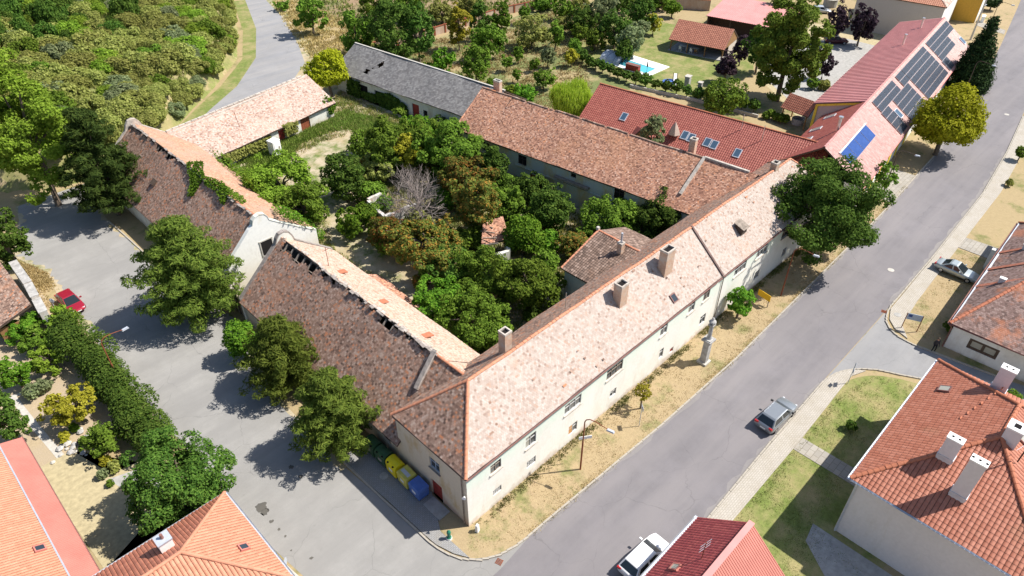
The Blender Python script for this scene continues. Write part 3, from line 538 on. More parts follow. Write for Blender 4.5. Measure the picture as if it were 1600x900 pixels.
def chimney(parent, x, y, zb, zt, sx, sy, mat='brick_old', cap='mortar', flue=True, name='chimney', rz=0):
    c = MB().box((x, y, (zb+zt)/2), (sx, sy, zt-zb), rz).build(name, mat, parent)
    m = MB(); t = .13
    for dx, dy, ax, ay in ((0, sy/2-t/2+.03, sx+.06, t), (0, -sy/2+t/2-.03, sx+.06, t), (sx/2-t/2+.03, 0, t, sy-2*t+.06), (-sx/2+t/2-.03, 0, t, sy-2*t+.06)): m.box((x+dx, y+dy, zt+.1), (ax, ay, .2), rz)
    m.build('chimney_cap', cap, c); MB().box((x, y, zt+.015), (sx-.2, sy-.2, .02), rz).build('flue', 'dark_gap', c); return c
def gutter(parent, a, b, mat='zinc', r=.075, name='gutter'):
    a = Vector(a); b = Vector(b); d = (b-a).normalized(); sd = d.cross(Vector((0, 0, 1))); vs = []; m = MB()
    for q in (a, b):
        for t in range(7): an = math.pi+math.pi*t/6; vs.append(q+sd*math.cos(an)*r+Vector((0, 0, math.sin(an)*r)))
    m.add(vs, [(t, t+1, 8+t, 7+t) for t in range(6)])
    return m.build(name, mat, parent)
def pipe(parent, pts, r=.05, mat='zinc', name='downpipe'): return MB().tube(pts, r, 8).build(name, mat, parent, smooth=False)
def skylight(parent, c, sdir, tdir, w, h, gm='blue_glass', fm='zinc', name='skylight', lift=.09):
    c = Vector(c); s = Vector(sdir).normalized(); t = Vector(tdir).normalized(); n = s.cross(t); n = -n if n.z < 0 else n; m = MB(); f = .09
    def bar(a, b, e, g):
        q = [c+s*x+t*y for x, y in ((a, e), (b, e), (b, g), (a, g))]; m.slab([x+n*(lift+.05) for x in q], lift+.08)
    bar(-w/2, w/2, -h/2, -h/2+f); bar(-w/2, w/2, h/2-f, h/2); bar(-w/2, -w/2+f, -h/2+f, h/2-f); bar(w/2-f, w/2, -h/2+f, h/2-f)
    o = m.build(name, fm, parent); MB().slab([c+s*x+t*y+n*(lift+.03) for x, y in ((-w/2+f, -h/2+f), (w/2-f, -h/2+f), (w/2-f, h/2-f), (-w/2+f, h/2-f))], .02).build('pane', gm, o); return o

# ================================================================ 1 the long two-storey wing on the street
sw = thing('street_wing', 'long two-storey old building with pale tiled hipped roof and whitish green street front', 'building')
L, W, EH, RH, OV = 57.8, 8.3, 6.25, 10.0, .2
up = [(2.45, 3.45, 4.3, 5.2, 2), (6.25, 7.3, 3.95, 5.1, 2), (10.8, 12.75, 4.25, 5.25, 3), (16.2, 18.3, 4.35, 5.4, 3), (23.95, 24.95, 4.45, 5.55, 2), (28.45, 29.45, 4.5, 5.55, 2), (31.0, 32.05, 4.55, 5.6, 2), (36.7, 38.9, 4.5, 5.6, 3), (41.1, 43.3, 4.5, 5.6, 3), (46.5, 48.6, 4.5, 5.65, 3), (52, 54, 4.5, 5.65, 3)]
lo = [(2.6, 3.5, 1.3, 1.95, 5), (6.35, 7.4, 1.25, 2.05, 5), (11.45, 12.55, 1.0, 2.1, 2), (16.95, 17.85, 1.45, 2.25, 2), (24.4, 25.05, 1.2, 2.35, 1), (31.25, 32.3, 1.15, 2.3, 2), (41.9, 42.95, 1.15, 2.2, 2), (48, 49, 1.1, 2.2, 2)]
sm = (26.3, 26.9, .65, 1.25, 1)
up = [(a_-.06, b_+.06, c_-.15, d_, n_) for a_, b_, c_, d_, n_ in up]
wl, P = wall(sw, (0, 0), (L, 0), EH, [o[:4] for o in up+lo+[sm]], 'street_plaster')
for i, o in enumerate(up): window(sw, P, o[:4], o[4], 2, 'window_grey' if i % 3 else 'wood_grey', ['dark_glass', 'pale_glass', 'old_pane'] if i in (1, 5) else ['dark_glass', 'old_pane'], .1, 'mortar')
for i, o in enumerate(lo):
    f = window(sw, P, o[:4], o[4], 4 if o[4] == 5 else 2, 'window_grey', ['dark_glass', 'old_pane'], .1)
    if i == 2: hole(f, P, (11.5, 12.0, 1.06, 2.0), 'old_board', 'shutter', .07)
hole(sw, P, sm[:4], 'red_door', 'hatch', .1)
wl2, P = wall(sw, (0, W), (0, 0), EH, [(W-4.3, W-3.1, 3.5, 4.75), (W-4.35, W-3.05, 0, 1.95)], 'side_plaster')
window(sw, P, (W-4.3, W-3.1, 3.5, 4.75), 2, 2, 'window_blue', 'dark_glass', sill='grey_mortar'); door(sw, P, (W-4.35, W-3.05, 0, 1.95), 'red_door')
wall(sw, (L, 0), (L, W), EH, [], 'side_plaster'); wall(sw, (L, W), (0, W), EH, [], 'yard_plaster')
e0, e1, f0, f1 = -OV, L+OV, -OV, W+OV; ez = EH-.05; hx = W/2; A1 = (hx, hx, RH); A2 = (L-hx, hx, RH)
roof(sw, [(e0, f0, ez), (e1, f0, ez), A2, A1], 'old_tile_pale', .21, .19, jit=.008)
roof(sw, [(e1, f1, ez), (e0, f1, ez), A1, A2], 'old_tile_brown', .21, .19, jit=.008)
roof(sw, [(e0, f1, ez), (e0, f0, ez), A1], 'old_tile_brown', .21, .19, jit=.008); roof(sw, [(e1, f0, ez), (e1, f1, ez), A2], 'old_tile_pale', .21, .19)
ridge(sw, A1, A2, 'ridge_orange', .13); ridge(sw, (e0, f0, ez), A1, 'ridge_orange', .13); ridge(sw, (e0, f1, ez), A1, 'ridge_orange', .13); ridge(sw, (e1, f0, ez), A2, 'ridge_orange', .13); ridge(sw, (e1, f1, ez), A2, 'ridge_orange', .13)
MB().box((L/2, -.12, EH-.12), (L+.3, .22, .16)).build('fascia', 'fascia_brown', sw); MB().box((-.12, W/2, EH-.12), (.22, W+.2, .16)).build('fascia', 'fascia_brown', sw)
gutter(sw, (e0, f0-.07, ez-.0), (33.6, f0-.07, ez-.0), 'gutter_brown', .11); gutter(sw, (33.9, f0-.07, ez-.0), (e1, f0-.07, ez-.0), 'gutter_brown', .11)
pipe(sw, [(34.2, -.32, 6.0), (34.2, -.1, 5.8), (34.2, -.08, .1)], .05, 'wood_grey'); pipe(sw, [(-.08, .5, 6.0), (-.1, .45, 5.8), (-.08, .45, .1)], .05, 'wood_grey')
chimney(sw, 27.5, 2.7, 7.6, 11.0, 1.25, .85); chimney(sw, 20.8, 2.75, 7.6, 10.7, 1.0, .85); chimney(sw, 9.1, 5.2, 8.0, 11.0, .75, .75); chimney(sw, 50.3, 4.3, 9.0, 10.6, .8, .7)
sl = Vector((0, hx-f0, RH-ez)).normalized()
skylight(sw, (26.5, .75, ez+(.75-f0)*sl.z/sl.y+.03), (1, 0, 0), sl, .75, .85, 'dark_glass', 'gutter_brown', 'roof_light')
# roof hatch, dark valley board between the two roof stretches, patches of slipped tiles
z = ez+(1.9-f0)*sl.z/sl.y; h = MB().box((39.6, 1.75, z+.1), (1.0, .9, .8)).build('roof_hatch', 'wood_dark', sw); MB().slab([(39, 1.1, z+.42), (40.2, 1.1, z+.42), (40.2, 2.3, z+.85), (39, 2.3, z+.85)], .06).build('hatch_roof', 'wood_grey', h)
MB().beam((33.75, f0-.02, ez+.1), (33.75, hx, RH+.1), .22, .1).build('verge_strip', 'fascia_brown', sw)
m = MB()
for k in range(30):
    x = random.uniform(2, 54); y = random.uniform(0, 3.9)
    if y > .2+ (hx)*1.0 or x < y+1: continue
    q = Vector((x, y, ez+(y-f0)*sl.z/sl.y))+Vector((0, -sl.z, sl.y))*.075; wd, hg = random.choice(((.2, .18), (.2, .18), (.2, .12), (.4, .18)))
    m.quad(q, q+Vector((wd, 0, 0)), q+Vector((wd, 0, 0))+sl*hg, q+sl*hg)
m.build('slipped_tile_gaps', 'old_tile_brown', sw, kind='stuff')
pipe(sw, [(16.6, 5.4, 8.6), (16.6, 5.4, 10.6), (16.6, 5.4, 10.65)], .03, 'steel', 'aerial_mast')
# loudspeaker on the corner
lk = MB().lathe([(.05, 0), (.08, .15), (.28, .45)], n=10).build('loudspeaker', 'white_paint', None); lk.scale = (.6, .6, .6); lk.rotation_euler = (0, -1.5, .6); lk.location = (-.1, .15, 3.9); tag(lk, 'small white horn loudspeaker fixed to the corner of the long old building', 'loudspeaker')

# ================================================================ 2 the two barns along the side road
b1 = thing('barn', 'long barn with dark brown tiled roof and broken ridge beside the corner building', 'barn', (0, 0, 0))
V0, V1 = W, 33.9; BE, BR, BU, BW = 3.2, 8.2, 5.45, 10.6
wl, P = wall(b1, (0, V1), (0, V0+.003), BE, [(V1-10.6, V1-9.6, 1.4, 2.3), (V1-20, V1-19, 1.4, 2.3), (V1-27, V1-24.5, 0, 2.6)], 'side_plaster'); hole(b1, P, (V1-10.6, V1-9.6, 1.4, 2.3)); hole(b1, P, (V1-20, V1-19, 1.4, 2.3)); door(b1, P, (V1-27, V1-24.5, 0, 2.6), 'wood_dark')
wall(b1, (BW, V0), (BW, V1), 3.9, [], 'yard_plaster')
def gableslab(parent, outline, v, th, mat, name='gable', win=None):
    m = MB(); n = len(outline); m.add([(u, v-th/2, z) for u, z in outline]+[(u, v+th/2, z) for u, z in outline], [tuple(range(n)), tuple(range(2*n-1, n-1, -1))]+[((i+1) % n, i, n+i, n+(i+1) % n) for i in range(n)])
    return m.build(name, mat, parent)
# holes along the ridge (s runs from far end V1 to V0)
def h1(s, t):
    tl = math.hypot(BU+.4, BR-BE+.2); d = tl-t
    return ((s > 1.0) & (s < 6.8) & (d < .95+.25*np.sin(s*2.1))) | ((s > 6.8) & (s < 10) & (d < .4+.2*np.sin(s*4))) | ((s > 17.0) & (s < 18.8) & (d < .85)) | ((s > 11) & (s < 24) & (d < .22+.16*np.sin(s*3.7)))
roof(b1, [(-.42, V1-.2, BE-.2), (-.42, V0-.35, BE-.2), (BU, V0-.35, BR), (BU, V1-.2, BR)], 'old_tile_brown', .21, .19, jit=.011, skip=h1)
roof(b1, [(BW+.4, V0+.2, 3.75), (BW+.4, V1-.2, 3.75), (BU, V1-.2, BR), (BU, V0+.2, BR)], 'old_tile_tan', .21, .19, jit=.014)
roof(b1, [(3.15, V0-.38, 6.16), (BU, 6.0, BR), (BU, V0-.38, BR)], 'old_tile_brown', .21, .19, jit=.011); roof(b1, [(7.9, V0+.17, 6.17), (BU, 6.0, BR), (BU, V0+.17, BR)], 'old_tile_tan', .21, .19, jit=.012); ridge(b1, (BU, 6.2, BR+.03), (BU, V0+1.2, BR+.03), 'ridge_orange', .13)
for k in range(23):
    y = V0+.3+k*1.08; MB().beam((-.2, y, BE-.24), (BU-.05, y, BR-.28), .14, .16).build('rafter', 'wood_grey', b1)
for dz in (.72,): MB().beam((BU-dz*.92, V0, BR-dz*1.06-.02), (BU-dz*.92, V1-.3, BR-dz*1.06-.02), .06, .05).build('batten', 'wood_grey', b1)
def broken_ridge(parent, u, v0, v1, z, mat, n):
    m = MB(); y = v0
    while y < v1:
        ln = random.uniform(.25, .7)
        if random.random() > .25: m.box((u+random.uniform(-.1, .08), y+ln/2, z+random.uniform(-.03, .06)), (random.uniform(.16, .34), ln*.92, random.uniform(.06, .13)), random.uniform(-.15, .15))
        y += ln
    m.build(n, mat, parent, kind='stuff')
broken_ridge(b1, BU-.1, V0+1, V1-8, BR+.04, 'grey_mortar', 'broken_ridge'); broken_ridge(b1, BU+.15, V0+1, V1, BR-.03, 'mortar', 'broken_ridge')
MB().beam((5.5, V0+1.4, 8.3), (3.0, V0+1.0, 6.1), .34, .5).build('fire_wall', 'grey_mortar', b1); MB().beam((5.5, V0+1.4, 8.57), (3.0, V0+1.0, 6.37), .42, .06).build('fire_wall_coping', 'mortar', b1)
og = [(-.2, 0), (-.2, 3.2), (1.2, 4.4), (3.0, 6.0), (4.7, 7.5), (4.95, 8.1), (5.3, 8.5), (5.85, 8.6), (6.35, 8.35), (6.65, 7.8), (6.8, 7.2), (8.4, 5.9), (10.8, 4.0), (10.8, 0)]
gw = gableslab(b1, og, V1, .45, 'old_white'); m = MB()
for i in range(1, len(og)-2): m.beam((og[i][0], V1, og[i][1]+.03), (og[i+1][0], V1, og[i+1][1]+.03), .5, .1)
m.build('coping', 'grey_mortar', gw)
for y in (13, 19.5, 26): # little dormer vents on the yard slope
    u = 7.3; z = BR-(u-BU)*(BR-3.75)/(BW+.4-BU); MB().slab([(u-.5, y-.3, z+.4), (u+.45, y-.35, z+.12), (u+.45, y+.35, z+.12), (u-.5, y+.3, z+.4)], .08).build('roof_vent', 'ridge_darkorange', b1)
pipe(b1, [(BU+1.2, 27.2, 7.1), (BU+1.2, 27.2, 9.5)], .03, 'rust', 'aerial_mast'); MB().box((BU+1.2, 27.2, 9.2), (.7, .03, .03)).build('aerial_arm', 'rust', b1)
lean = thing('collapsed_lean_to', 'fallen rust brown lean-to roof on the courtyard side of the barn', 'shed'); z0 = 1.3
roof(lean, [(13.6, 19.0, .7), (13.9, 30.0, .9), (10.35, 30.0, 3.0), (10.35, 19.0, 2.7)], 'old_tile_mixed', .22, .2, jit=.02); wall(lean, (13.4, 19.2), (13.6, 29.8), .7, [], 'ruin_plaster')
gt = thing('yard_gate', 'old dark wooden gate between the two barns under the white gable', 'gate', (0, 34.2, 0))
for k in range(14): MB().box((.1, .16+k*.28, 1.1+.1*(k % 3)), (.06, .26, 2.2+.2*(k % 3))).build('plank', 'wood_dark' if k % 3 else 'wood_grey', gt)

b2 = thing('barn', 'barn with white curved baroque gable and ivy on its brown tiled roof', 'barn')
C0, C1 = 38.6, 70.7; BR2 = 8.2; BU2 = 5.5; BW2 = 11.3
wl, P = wall(b2, (0, C1), (0, C0), BE, [(6, 7.2, 1.2, 2.2), (14, 15.2, 1.2, 2.2), (21, 24, 0, 2.7)], 'old_white'); hole(b2, P, (6, 7.2, 1.2, 2.2)); hole(b2, P, (14, 15.2, 1.2, 2.2)); door(b2, P, (21, 24, 0, 2.7), 'wood_dark')
wall(b2, (BW2, C0), (BW2, C1), 4.0, [], 'yard_plaster')
def h2(s, t):
    tl = math.hypot(BU2+.4, BR2-BE+.2); d = tl-t
    return ((s > 8.0) & (s < 13.5) & (d < .55+.25*np.sin(s*2.3)) & (d > .1)) | ((s > 2) & (s < 16) & (d < .2+.15*np.sin(s*3.1)))
roof(b2, [(-.42, C1, BE-.2), (-.42, C0+.2, BE-.2), (BU2, C0+.2, BR2), (BU2, C1, BR2)], 'old_tile_brown', .21, .19, jit=.011, skip=h2)
roof(b2, [(BW2+.4, C0+.2, 3.9), (BW2+.4, C1, 3.9), (BU2, C1, BR2), (BU2, C0+.2, BR2)], 'old_tile_orange', .21, .19, jit=.009)
for k in range(38):
    y = C0+.5+k*.83; MB().beam((-.2, y, BE-.24), (BU2-.05, y, BR2-.28), .1, .14).build('rafter', 'wood_grey', b2)
broken_ridge(b2, BU2-.08, C0+1, C1-.3, BR2+.04, 'grey_mortar', 'broken_ridge'); ridge(b2, (BU2+.1, C0+.5, BR2-.02), (BU2+.1, C0+12, BR2-.02), 'ridge_orange', .14)
og = [(-.3, 0), (-.3, 3.25), (1.0, 4.4), (2.7, 5.9), (4.2, 7.3), (4.75, 7.7), (4.9, 8.15), (5.25, 8.45), (5.75, 8.58), (6.25, 8.42), (6.55, 8.0), (6.65, 7.55), (7.3, 7.05), (8.7, 6.0), (10.5, 4.7), (11.7, 3.95), (11.7, 0)]
gw = gableslab(b2, og, C0, .5, 'gable_white'); m = MB()
for i in range(5, len(og)-2): m.beam((og[i][0], C0, og[i][1]+.04), (og[i+1][0], C0, og[i+1][1]+.04), .58, .07)
m.build('coping', 'old_white', gw)
o = MB().box((5.7, C0-.24, 4.55), (1.3, .1, 1.75)).build('gable_opening', 'dark_gap', gw); m = MB(); [m.box(c, d) for c, d in (((5.7, C0-.27, 3.63), (1.6, .12, .12)), ((4.99, C0-.27, 4.55), (.12, .12, 1.8)), ((6.41, C0-.27, 4.55), (.12, .12, 1.8)), ((5.7, C0-.27, 5.47), (1.6, .12, .12)))]; m.build('surround', 'pale_concrete', o)
gw = gableslab(b2, [(-.3, 0), (-.3, 3.3), (2.7, 6.0), (4.4, 7.5), (4.7, 8.2), (5.1, 8.7), (5.6, 8.85), (6.1, 8.7), (6.5, 8.2), (6.7, 7.6), (8.7, 6.1), (11.6, 4.0), (11.6, 0)], C1+.2, .4, 'mortar')
q = MB().slab([(2.0, 58.2, 5.6), (2.6, 58.2, 6.0), (2.6, 59.0, 6.0), (2.0, 59.0, 5.6)], .25).build('roof_vent', 'wood_dark', b2)

# ================================================================ 3 low outbuilding at the end of the yard
def frame_from(px0, px1, z): # thing placed at the first eave corner, x axis along the eave
    a = G(*px0, z); b = G(*px1, z); return a, math.atan2(b.y-a.y, b.x-a.x), math.hypot(b.x-a.x, b.y-a.y)
a, rz, ln = frame_from((345, 243), (497, 173), 2.5)
ob = thing('outbuilding', 'low long outbuilding with washed-out pink tiled roof at the far end of the courtyard', 'outbuilding', (a.x, a.y, 0), rz); ln = 21.6; off = -3.4
roof(ob, [(off, 0, 2.45), (ln, 0, 2.45), (ln, 5.9, 5.7), (off, 5.9, 5.7)], 'old_tile_pink', .22, .2, jit=.012); roof(ob, [(ln, 11.8, 2.45), (off, 11.8, 2.45), (off, 5.9, 5.7), (ln, 5.9, 5.7)], 'old_tile_pink', .3, .28)
ops = [(8.0, 9.4, .5, 1.6), (13.3, 14.5, 0, 2.0), (17.6, 19.4, .2, 2.05), (3.2, 4.5, 0, 1.9), (10.8, 12, 0, 2)]; wl, P = wall(ob, (off+.3, .45), (ln-.4, .45), 2.5, ops, 'old_white')
for i, q in enumerate(ops): (hole(ob, P, q) if i in (0, 3, 4) else door(ob, P, q, 'red_door' if i == 1 else 'rust', planks=5))
wl, P = wall(ob, (ln-.4, .45), (ln-.4, 11.4), 2.5, [], 'old_white'); gx_ = ln-.4; MB().add([(gx_, .45, 2.5), (gx_, 11.4, 2.5), (gx_, 5.9, 5.6)], [(0, 1, 2)]).build('gable', 'old_white', ob); wall(ob, (ln, 11.4), (off, 11.4), 2.5, [], 'old_white')
m = MB()
for k in range(24): m.box((off+k+.5, 5.95, 5.78), (.9, .3, .14), random.uniform(-.03, .03))
m.build('ridge_tiles', 'mortar', ob, kind='stuff'); MB().box((off+11, 5.7, 5.3), (25, .5, .6)).build('ridge_wall', 'mortar', ob)
pipe(ob, [(5.6, 2.6, 3.8), (5.2, 2.4, 6.2)], .03, 'rust', 'aerial_mast')
fr = thing('white_cabinet', 'white box-shaped cabinet standing in the courtyard weeds by the low outbuilding', 'cabinet', (*g2(432, 243), 0), .2); MB().box((0, 0, 1.2), (1.3, 1.25, 2.4)).build('body', 'white_paint', fr); MB().box((0, -.645, 1.15), (1.0, .04, 2.1)).build('door', 'white_paint', fr); MB().box((0, 0, 2.43), (1.4, 1.35, .08), 0, .92).build('roof', 'white_paint', fr); MB().box((.3, -.67, 1.35), (.25, .02, .4)).build('dark_marks', 'grey_mortar', fr)

# ================================================================ 4 slate barn
a, rz, ln = frame_from((712, 178), (557, 123), 3.4)
sb = thing('slate_barn', 'long low barn with weathered grey slate roof behind the courtyard', 'barn', (a.x, a.y, 0), rz); ln += 6.0
def hs(s, t): return ((np.abs(s-24.6) < .55) & (np.abs(t-3.9) < .55+.3*np.sin(s*7))) | ((np.abs(s-26.2) < .4) & (np.abs(t-1.9) < .5)) | ((np.abs(s-25.6) < .22) & (np.abs(t-2.9) < .2))
rd = -5.6; RZ = 6.5
roof(sb, [(-5, 0, 3.35), (ln, 0, 3.35), (ln, rd, RZ), (-5, rd, RZ)], 'slate', .34, .3, jit=.008, skip=hs); roof(sb, [(ln, 2*rd, 3.35), (-5, 2*rd, 3.35), (-5, rd, RZ), (ln, rd, RZ)], 'slate', .5, .45)
MB().beam((-5, rd, RZ+.05), (ln, rd, RZ+.05), .28, .08).build('ridge_cap', 'pale_concrete', sb)
ops = [(12.6, 14.4, 0, 2.3), (15.5, 18.3, 0, 2.3), (20.0, 22.6, 0, 2.4), (8.2, 9.7, 0, 2.35), (6.4, 7.3, .6, 1.9)]
wl, P = wall(sb, (ln-.3, -.4), (-5, -.4), 3.4, [(ln-.3-o[1], ln-.3-o[0], o[2], o[3]) for o in ops], 'old_white')
for i, o in enumerate(ops): q = (ln-.3-o[1], ln-.3-o[0], o[2], o[3]); (door(sb, P, q, 'red_door', planks=5) if i == 3 else hole(sb, P, q))
wall(sb, (ln-.3, 2*rd+.4), (ln-.3, -.4), 3.4, [], 'old_white'); MB().add([(ln-.3, -.4, 3.4), (ln-.3, 2*rd+.4, 3.4), (ln-.3, rd, RZ-.1)], [(0, 1, 2)]).build('gable', 'old_white', sb); wall(sb, (-5, 2*rd+.4), (ln-.3, 2*rd+.4), 3.4, [], 'old_white')

# ================================================================ 5 courtyard wing with mottled tile roof
a = Vector((38.3, 44.9, 0)); b = Vector((41.35, 19.1, 0)); rz = math.atan2(b.y-a.y, b.x-a.x)
cw = thing('courtyard_wing', 'two-storey rear wing with mottled red brown roof and flaking plaster facing the overgrown courtyard', 'building', a, rz)
ln = 40.4; WE, WR, rd = 5.15, 9.1, 6.2
roof(cw, [(0, 0, WE), (ln, 0, WE), (ln, rd, WR), (0, rd, WR)], 'old_tile_mixed', .2, .18, jit=.012); roof(cw, [(ln, 2*rd, WE), (0, 2*rd, WE), (0, rd, WR), (ln, rd, WR)], 'old_tile_mixed', .26, .24)
ridge(cw, (0, rd, WR), (ln-3, rd, WR), 'old_tile_brown', .14, gap=.06); ridge(cw, (.1, 0, WE+.05), (.1, rd, WR), 'old_tile_mixed', .12)
ops = [(10.6, 12.0, 3.2, 4.6), (19.0, 19.8, 4.1, 4.7), (25.4, 26.8, 3.4, 4.9), (12.6, 14.5, .2, 2.4), (23, 24.2, .3, 2.0), (4.5, 5.7, 3.2, 4.5), (31, 32.4, 3.4, 4.8)]
wl, P = wall(cw, (.25, .4), (ln, .4), WE+.1, ops, 'yard_plaster')
for i, o in enumerate(ops): (door(cw, P, o, 'red_door') if i == 3 else (window(cw, P, o, 2, 2, 'wood_dark', 'dark_gap') if i in (0, 2) else hole(cw, P, o)))
m = MB(); m.box((17.5, .32, 2.95), (14, .18, .12)).box((5, .32, 2.95), (9, .18, .12)); m.build('string_course', 'yard_plaster', cw); MB().box((19.6, .1, 3.55), (5.2, .5, .25)).build('awning_beam', 'wood_grey', cw)
wall(cw, (.25, 2*rd-.4), (.25, .4), WE+.1, [], 'yard_plaster'); MB().add([(.25, .4, WE+.1), (.25, 2*rd-.4, WE+.1), (.25, rd, WR-.1)], [(0, 1, 2)]).build('gable', 'yard_plaster', cw); wall(cw, (ln, 2*rd-.4), (.25, 2*rd-.4), WE+.1, [], 'yard_plaster')
chimney(cw, 31.8, 7.2, 8.2, 10.4, .75, .7); chimney(cw, 1.6, 7.6, 7.8, 9.9, 1.1, .6, cap='pale_concrete')
MB().beam((33.6, 1.6, 6.3), (33.9, rd, WR+.15), .35, .25).build('fire_wall', 'mortar', cw); MB().beam((33.9, rd, WR+.12), (ln-1, rd, WR+.05), .3, .22).build('fire_wall', 'mortar', cw)
MB().tube([(5.5, 5.8, 9), (6.2, 5.2, 9.4), (7.2, 6, 9.2)], .05, 5).build('fallen_branch', 'wood_dark', cw)

# ================================================================ 6 annex with dark roof in the courtyard
an = thing('courtyard_annex', 'small annex with ribbed dark tiled roof and a thin chimney behind the long roof', 'annex')
roof(an, [(24.6, 12.9, 5.2), (24.6, 7.6, 5.2), (30.4, 7.6, 7.0), (30.4, 12.9, 7.0)], 'old_tile_dark', .26, .3, pan=True, jit=.01); roof(an, [(35.2, 7.6, 5.2), (35.2, 12.9, 5.2), (30.4, 12.9, 7.0), (30.4, 7.6, 7.0)], 'old_tile_dark', .26, .3)
ridge(an, (30.4, 7.2, 7.02), (30.4, 12.9, 7.02), 'ridge_orange', .13); ridge(an, (24.6, 12.85, 5.25), (30.4, 12.85, 7.05), 'ridge_orange', .1)
wl, P = wall(an, (24.9, 12.6), (24.9, 8.3), 5.2, [(1.2, 2.2, 1.0, 2.4)], 'yard_plaster'); hole(an, P, (1.2, 2.2, 1, 2.4)); wall(an, (34.9, 12.6), (24.9, 12.6), 5.2, [], 'yard_plaster'); MB().add([(24.9, 12.6, 5.2), (34.9, 12.6, 5.2), (30.4, 12.6, 6.9)], [(0, 1, 2)]).build('gable', 'yard_plaster', an); wall(an, (34.9, 8.3), (34.9, 12.6), 5.2, [], 'yard_plaster')
c = chimney(an, 29.3, 9.1, 6.4, 7.7, .55, .55); pipe(c, [(29.3, 9.1, 7.7), (29.3, 9.1, 9.0)], .11, 'zinc', 'flue_pipe'); MB().box((30.4, 12.95, 7.25), (.3, .3, .35)).build('finial', 'pale_concrete', an)
MB().beam((25, 7.75, 5.55), (30.6, 7.5, 7.0), .3, .12).build('flashing', 'zinc', an)

# ================================================================ 7 ruin in the middle of the yard
ru = thing('ruined_shed', 'roofless ruined shed walls with broken tile roof half hidden by courtyard trees', 'ruin', (0, 0, 0))
r0 = G(600, 345); 
def rwall(px, z, mat='ruin_plaster', th=.4):
    pts = [G(*q, z) for q in px]
    for p_, q_ in zip(pts, pts[1:]):
        m = MB(); k = max(1, int((q_-p_).length/.8))
        for i in range(k):
            x = p_.lerp(q_, (i+.5)/k); hh = z+random.uniform(-.15, .15); m.box((x.x, x.y, hh/2), ((q_-p_).length/k+.01, th, hh), math.atan2(q_.y-p_.y, q_.x-p_.x))
        m.build('wall', mat, ru)
rwall([(650, 318), (601, 338), (575, 312), (595, 302)], 2.2); rwall([(770, 400), (795, 392), (790, 372)], 2.2, 'old_white')
def pr(x, y, z): return tuple(G(x, y, z))
roof(ru, [pr(752, 382, 2.6), pr(796, 374, 2.6), pr(786, 338, 3.6), pr(755, 345, 3.6)], 'old_tile_mixed', .24, .2, jit=.03)
for i in range(4): MB().beam(pr(748+3*i, 350+11*i, 3.0), pr(770+3*i, 356+8*i, 3.3), .1, .12).build('rafter', 'wood_grey', ru)
# ================================================================ newer houses
def on_plane(x, y, p0, n):
    d = FW + RT*((x-800)/FPX) - UPV*((y-450)/FPX); n = Vector(n); t = (Vector(p0)-CAMP).dot(n)/d.dot(n); return CAMP+d*t
class Slope:
    """roof slope in a thing's own frame: (x along the eave, t up the slope)"""
    def __init__(s, y0, z0, y1, z1): s.y0, s.z0 = y0, z0; s.L = math.hypot(y1-y0, z1-z0); s.dy, s.dz = (y1-y0)/s.L, (z1-z0)/s.L; s.n = Vector((0, -s.dz, s.dy)) if s.dy > 0 else Vector((0, s.dz, -s.dy)); s.t = Vector((0, s.dy, s.dz))
    def at(s, x, t, h=0): return Vector((x, s.y0+s.dy*t, s.z0+s.dz*t)) + s.n*h
    def px(s, th, x, y):
        R = Matrix.Rotation(th.rotation_euler.z, 3, 'Z'); o = Vector(th.location); p = on_plane(x, y, o + R@s.at(0, 0), R@s.n); q = R.inverted()@(p-o); return q.x, (q.y-s.y0)/s.dy
# ---- long red-roofed house behind the wing
a = Vector((56.3, 37.9, 0)); b = Vector((60.3, 10.8, 0)); rz = math.atan2(b.y-a.y, b.x-a.x); ln = 34.6
rh = thing('red_roofed_house', 'long low house with dark red tiled roof and five skylights', 'house', a, rz); S = Slope(0, 2.8, 6.0, 6.5)
roof(rh, [(0, 0, 2.8), (ln, 0, 2.8), (ln, 6, 6.5), (0, 6, 6.5)], 'house_tile_red', .3, .37, True, .002); roof(rh, [(ln, 12, 2.8), (0, 12, 2.8), (0, 6, 6.5), (ln, 6, 6.5)], 'house_tile_red', .4, .4)
ridge(rh, (0, 6, 6.55), (ln, 6, 6.55), 'ridge_darkorange', .13)
wall(rh, (.4, .5), (ln, .5), 2.9, [], 'beige_plaster'); wall(rh, (.4, 11.5), (.4, .5), 2.9, [], 'beige_plaster'); MB().add([(.4, .5, 2.9), (.4, 11.5, 2.9), (.4, 6, 6.35)], [(0, 1, 2)]).build('gable', 'beige_plaster', rh); wall(rh, (ln, 11.5), (.4, 11.5), 2.9, [], 'beige_plaster'); wall(rh, (ln, .5), (ln, 11.5), 2.9, [], 'beige_plaster')
gutter(rh, (0, -.08, 2.78), (ln, -.08, 2.78), 'gutter_brown')
for (px, py) in ((975, 183), (1070, 212), (1080, 216), (1105, 223), (1116, 227), (1152, 240)): x, t = S.px(rh, px, py); skylight(rh, S.at(x, t, .03), (1, 0, 0), S.t, .95, 1.35, 'blue_glass', 'zinc')
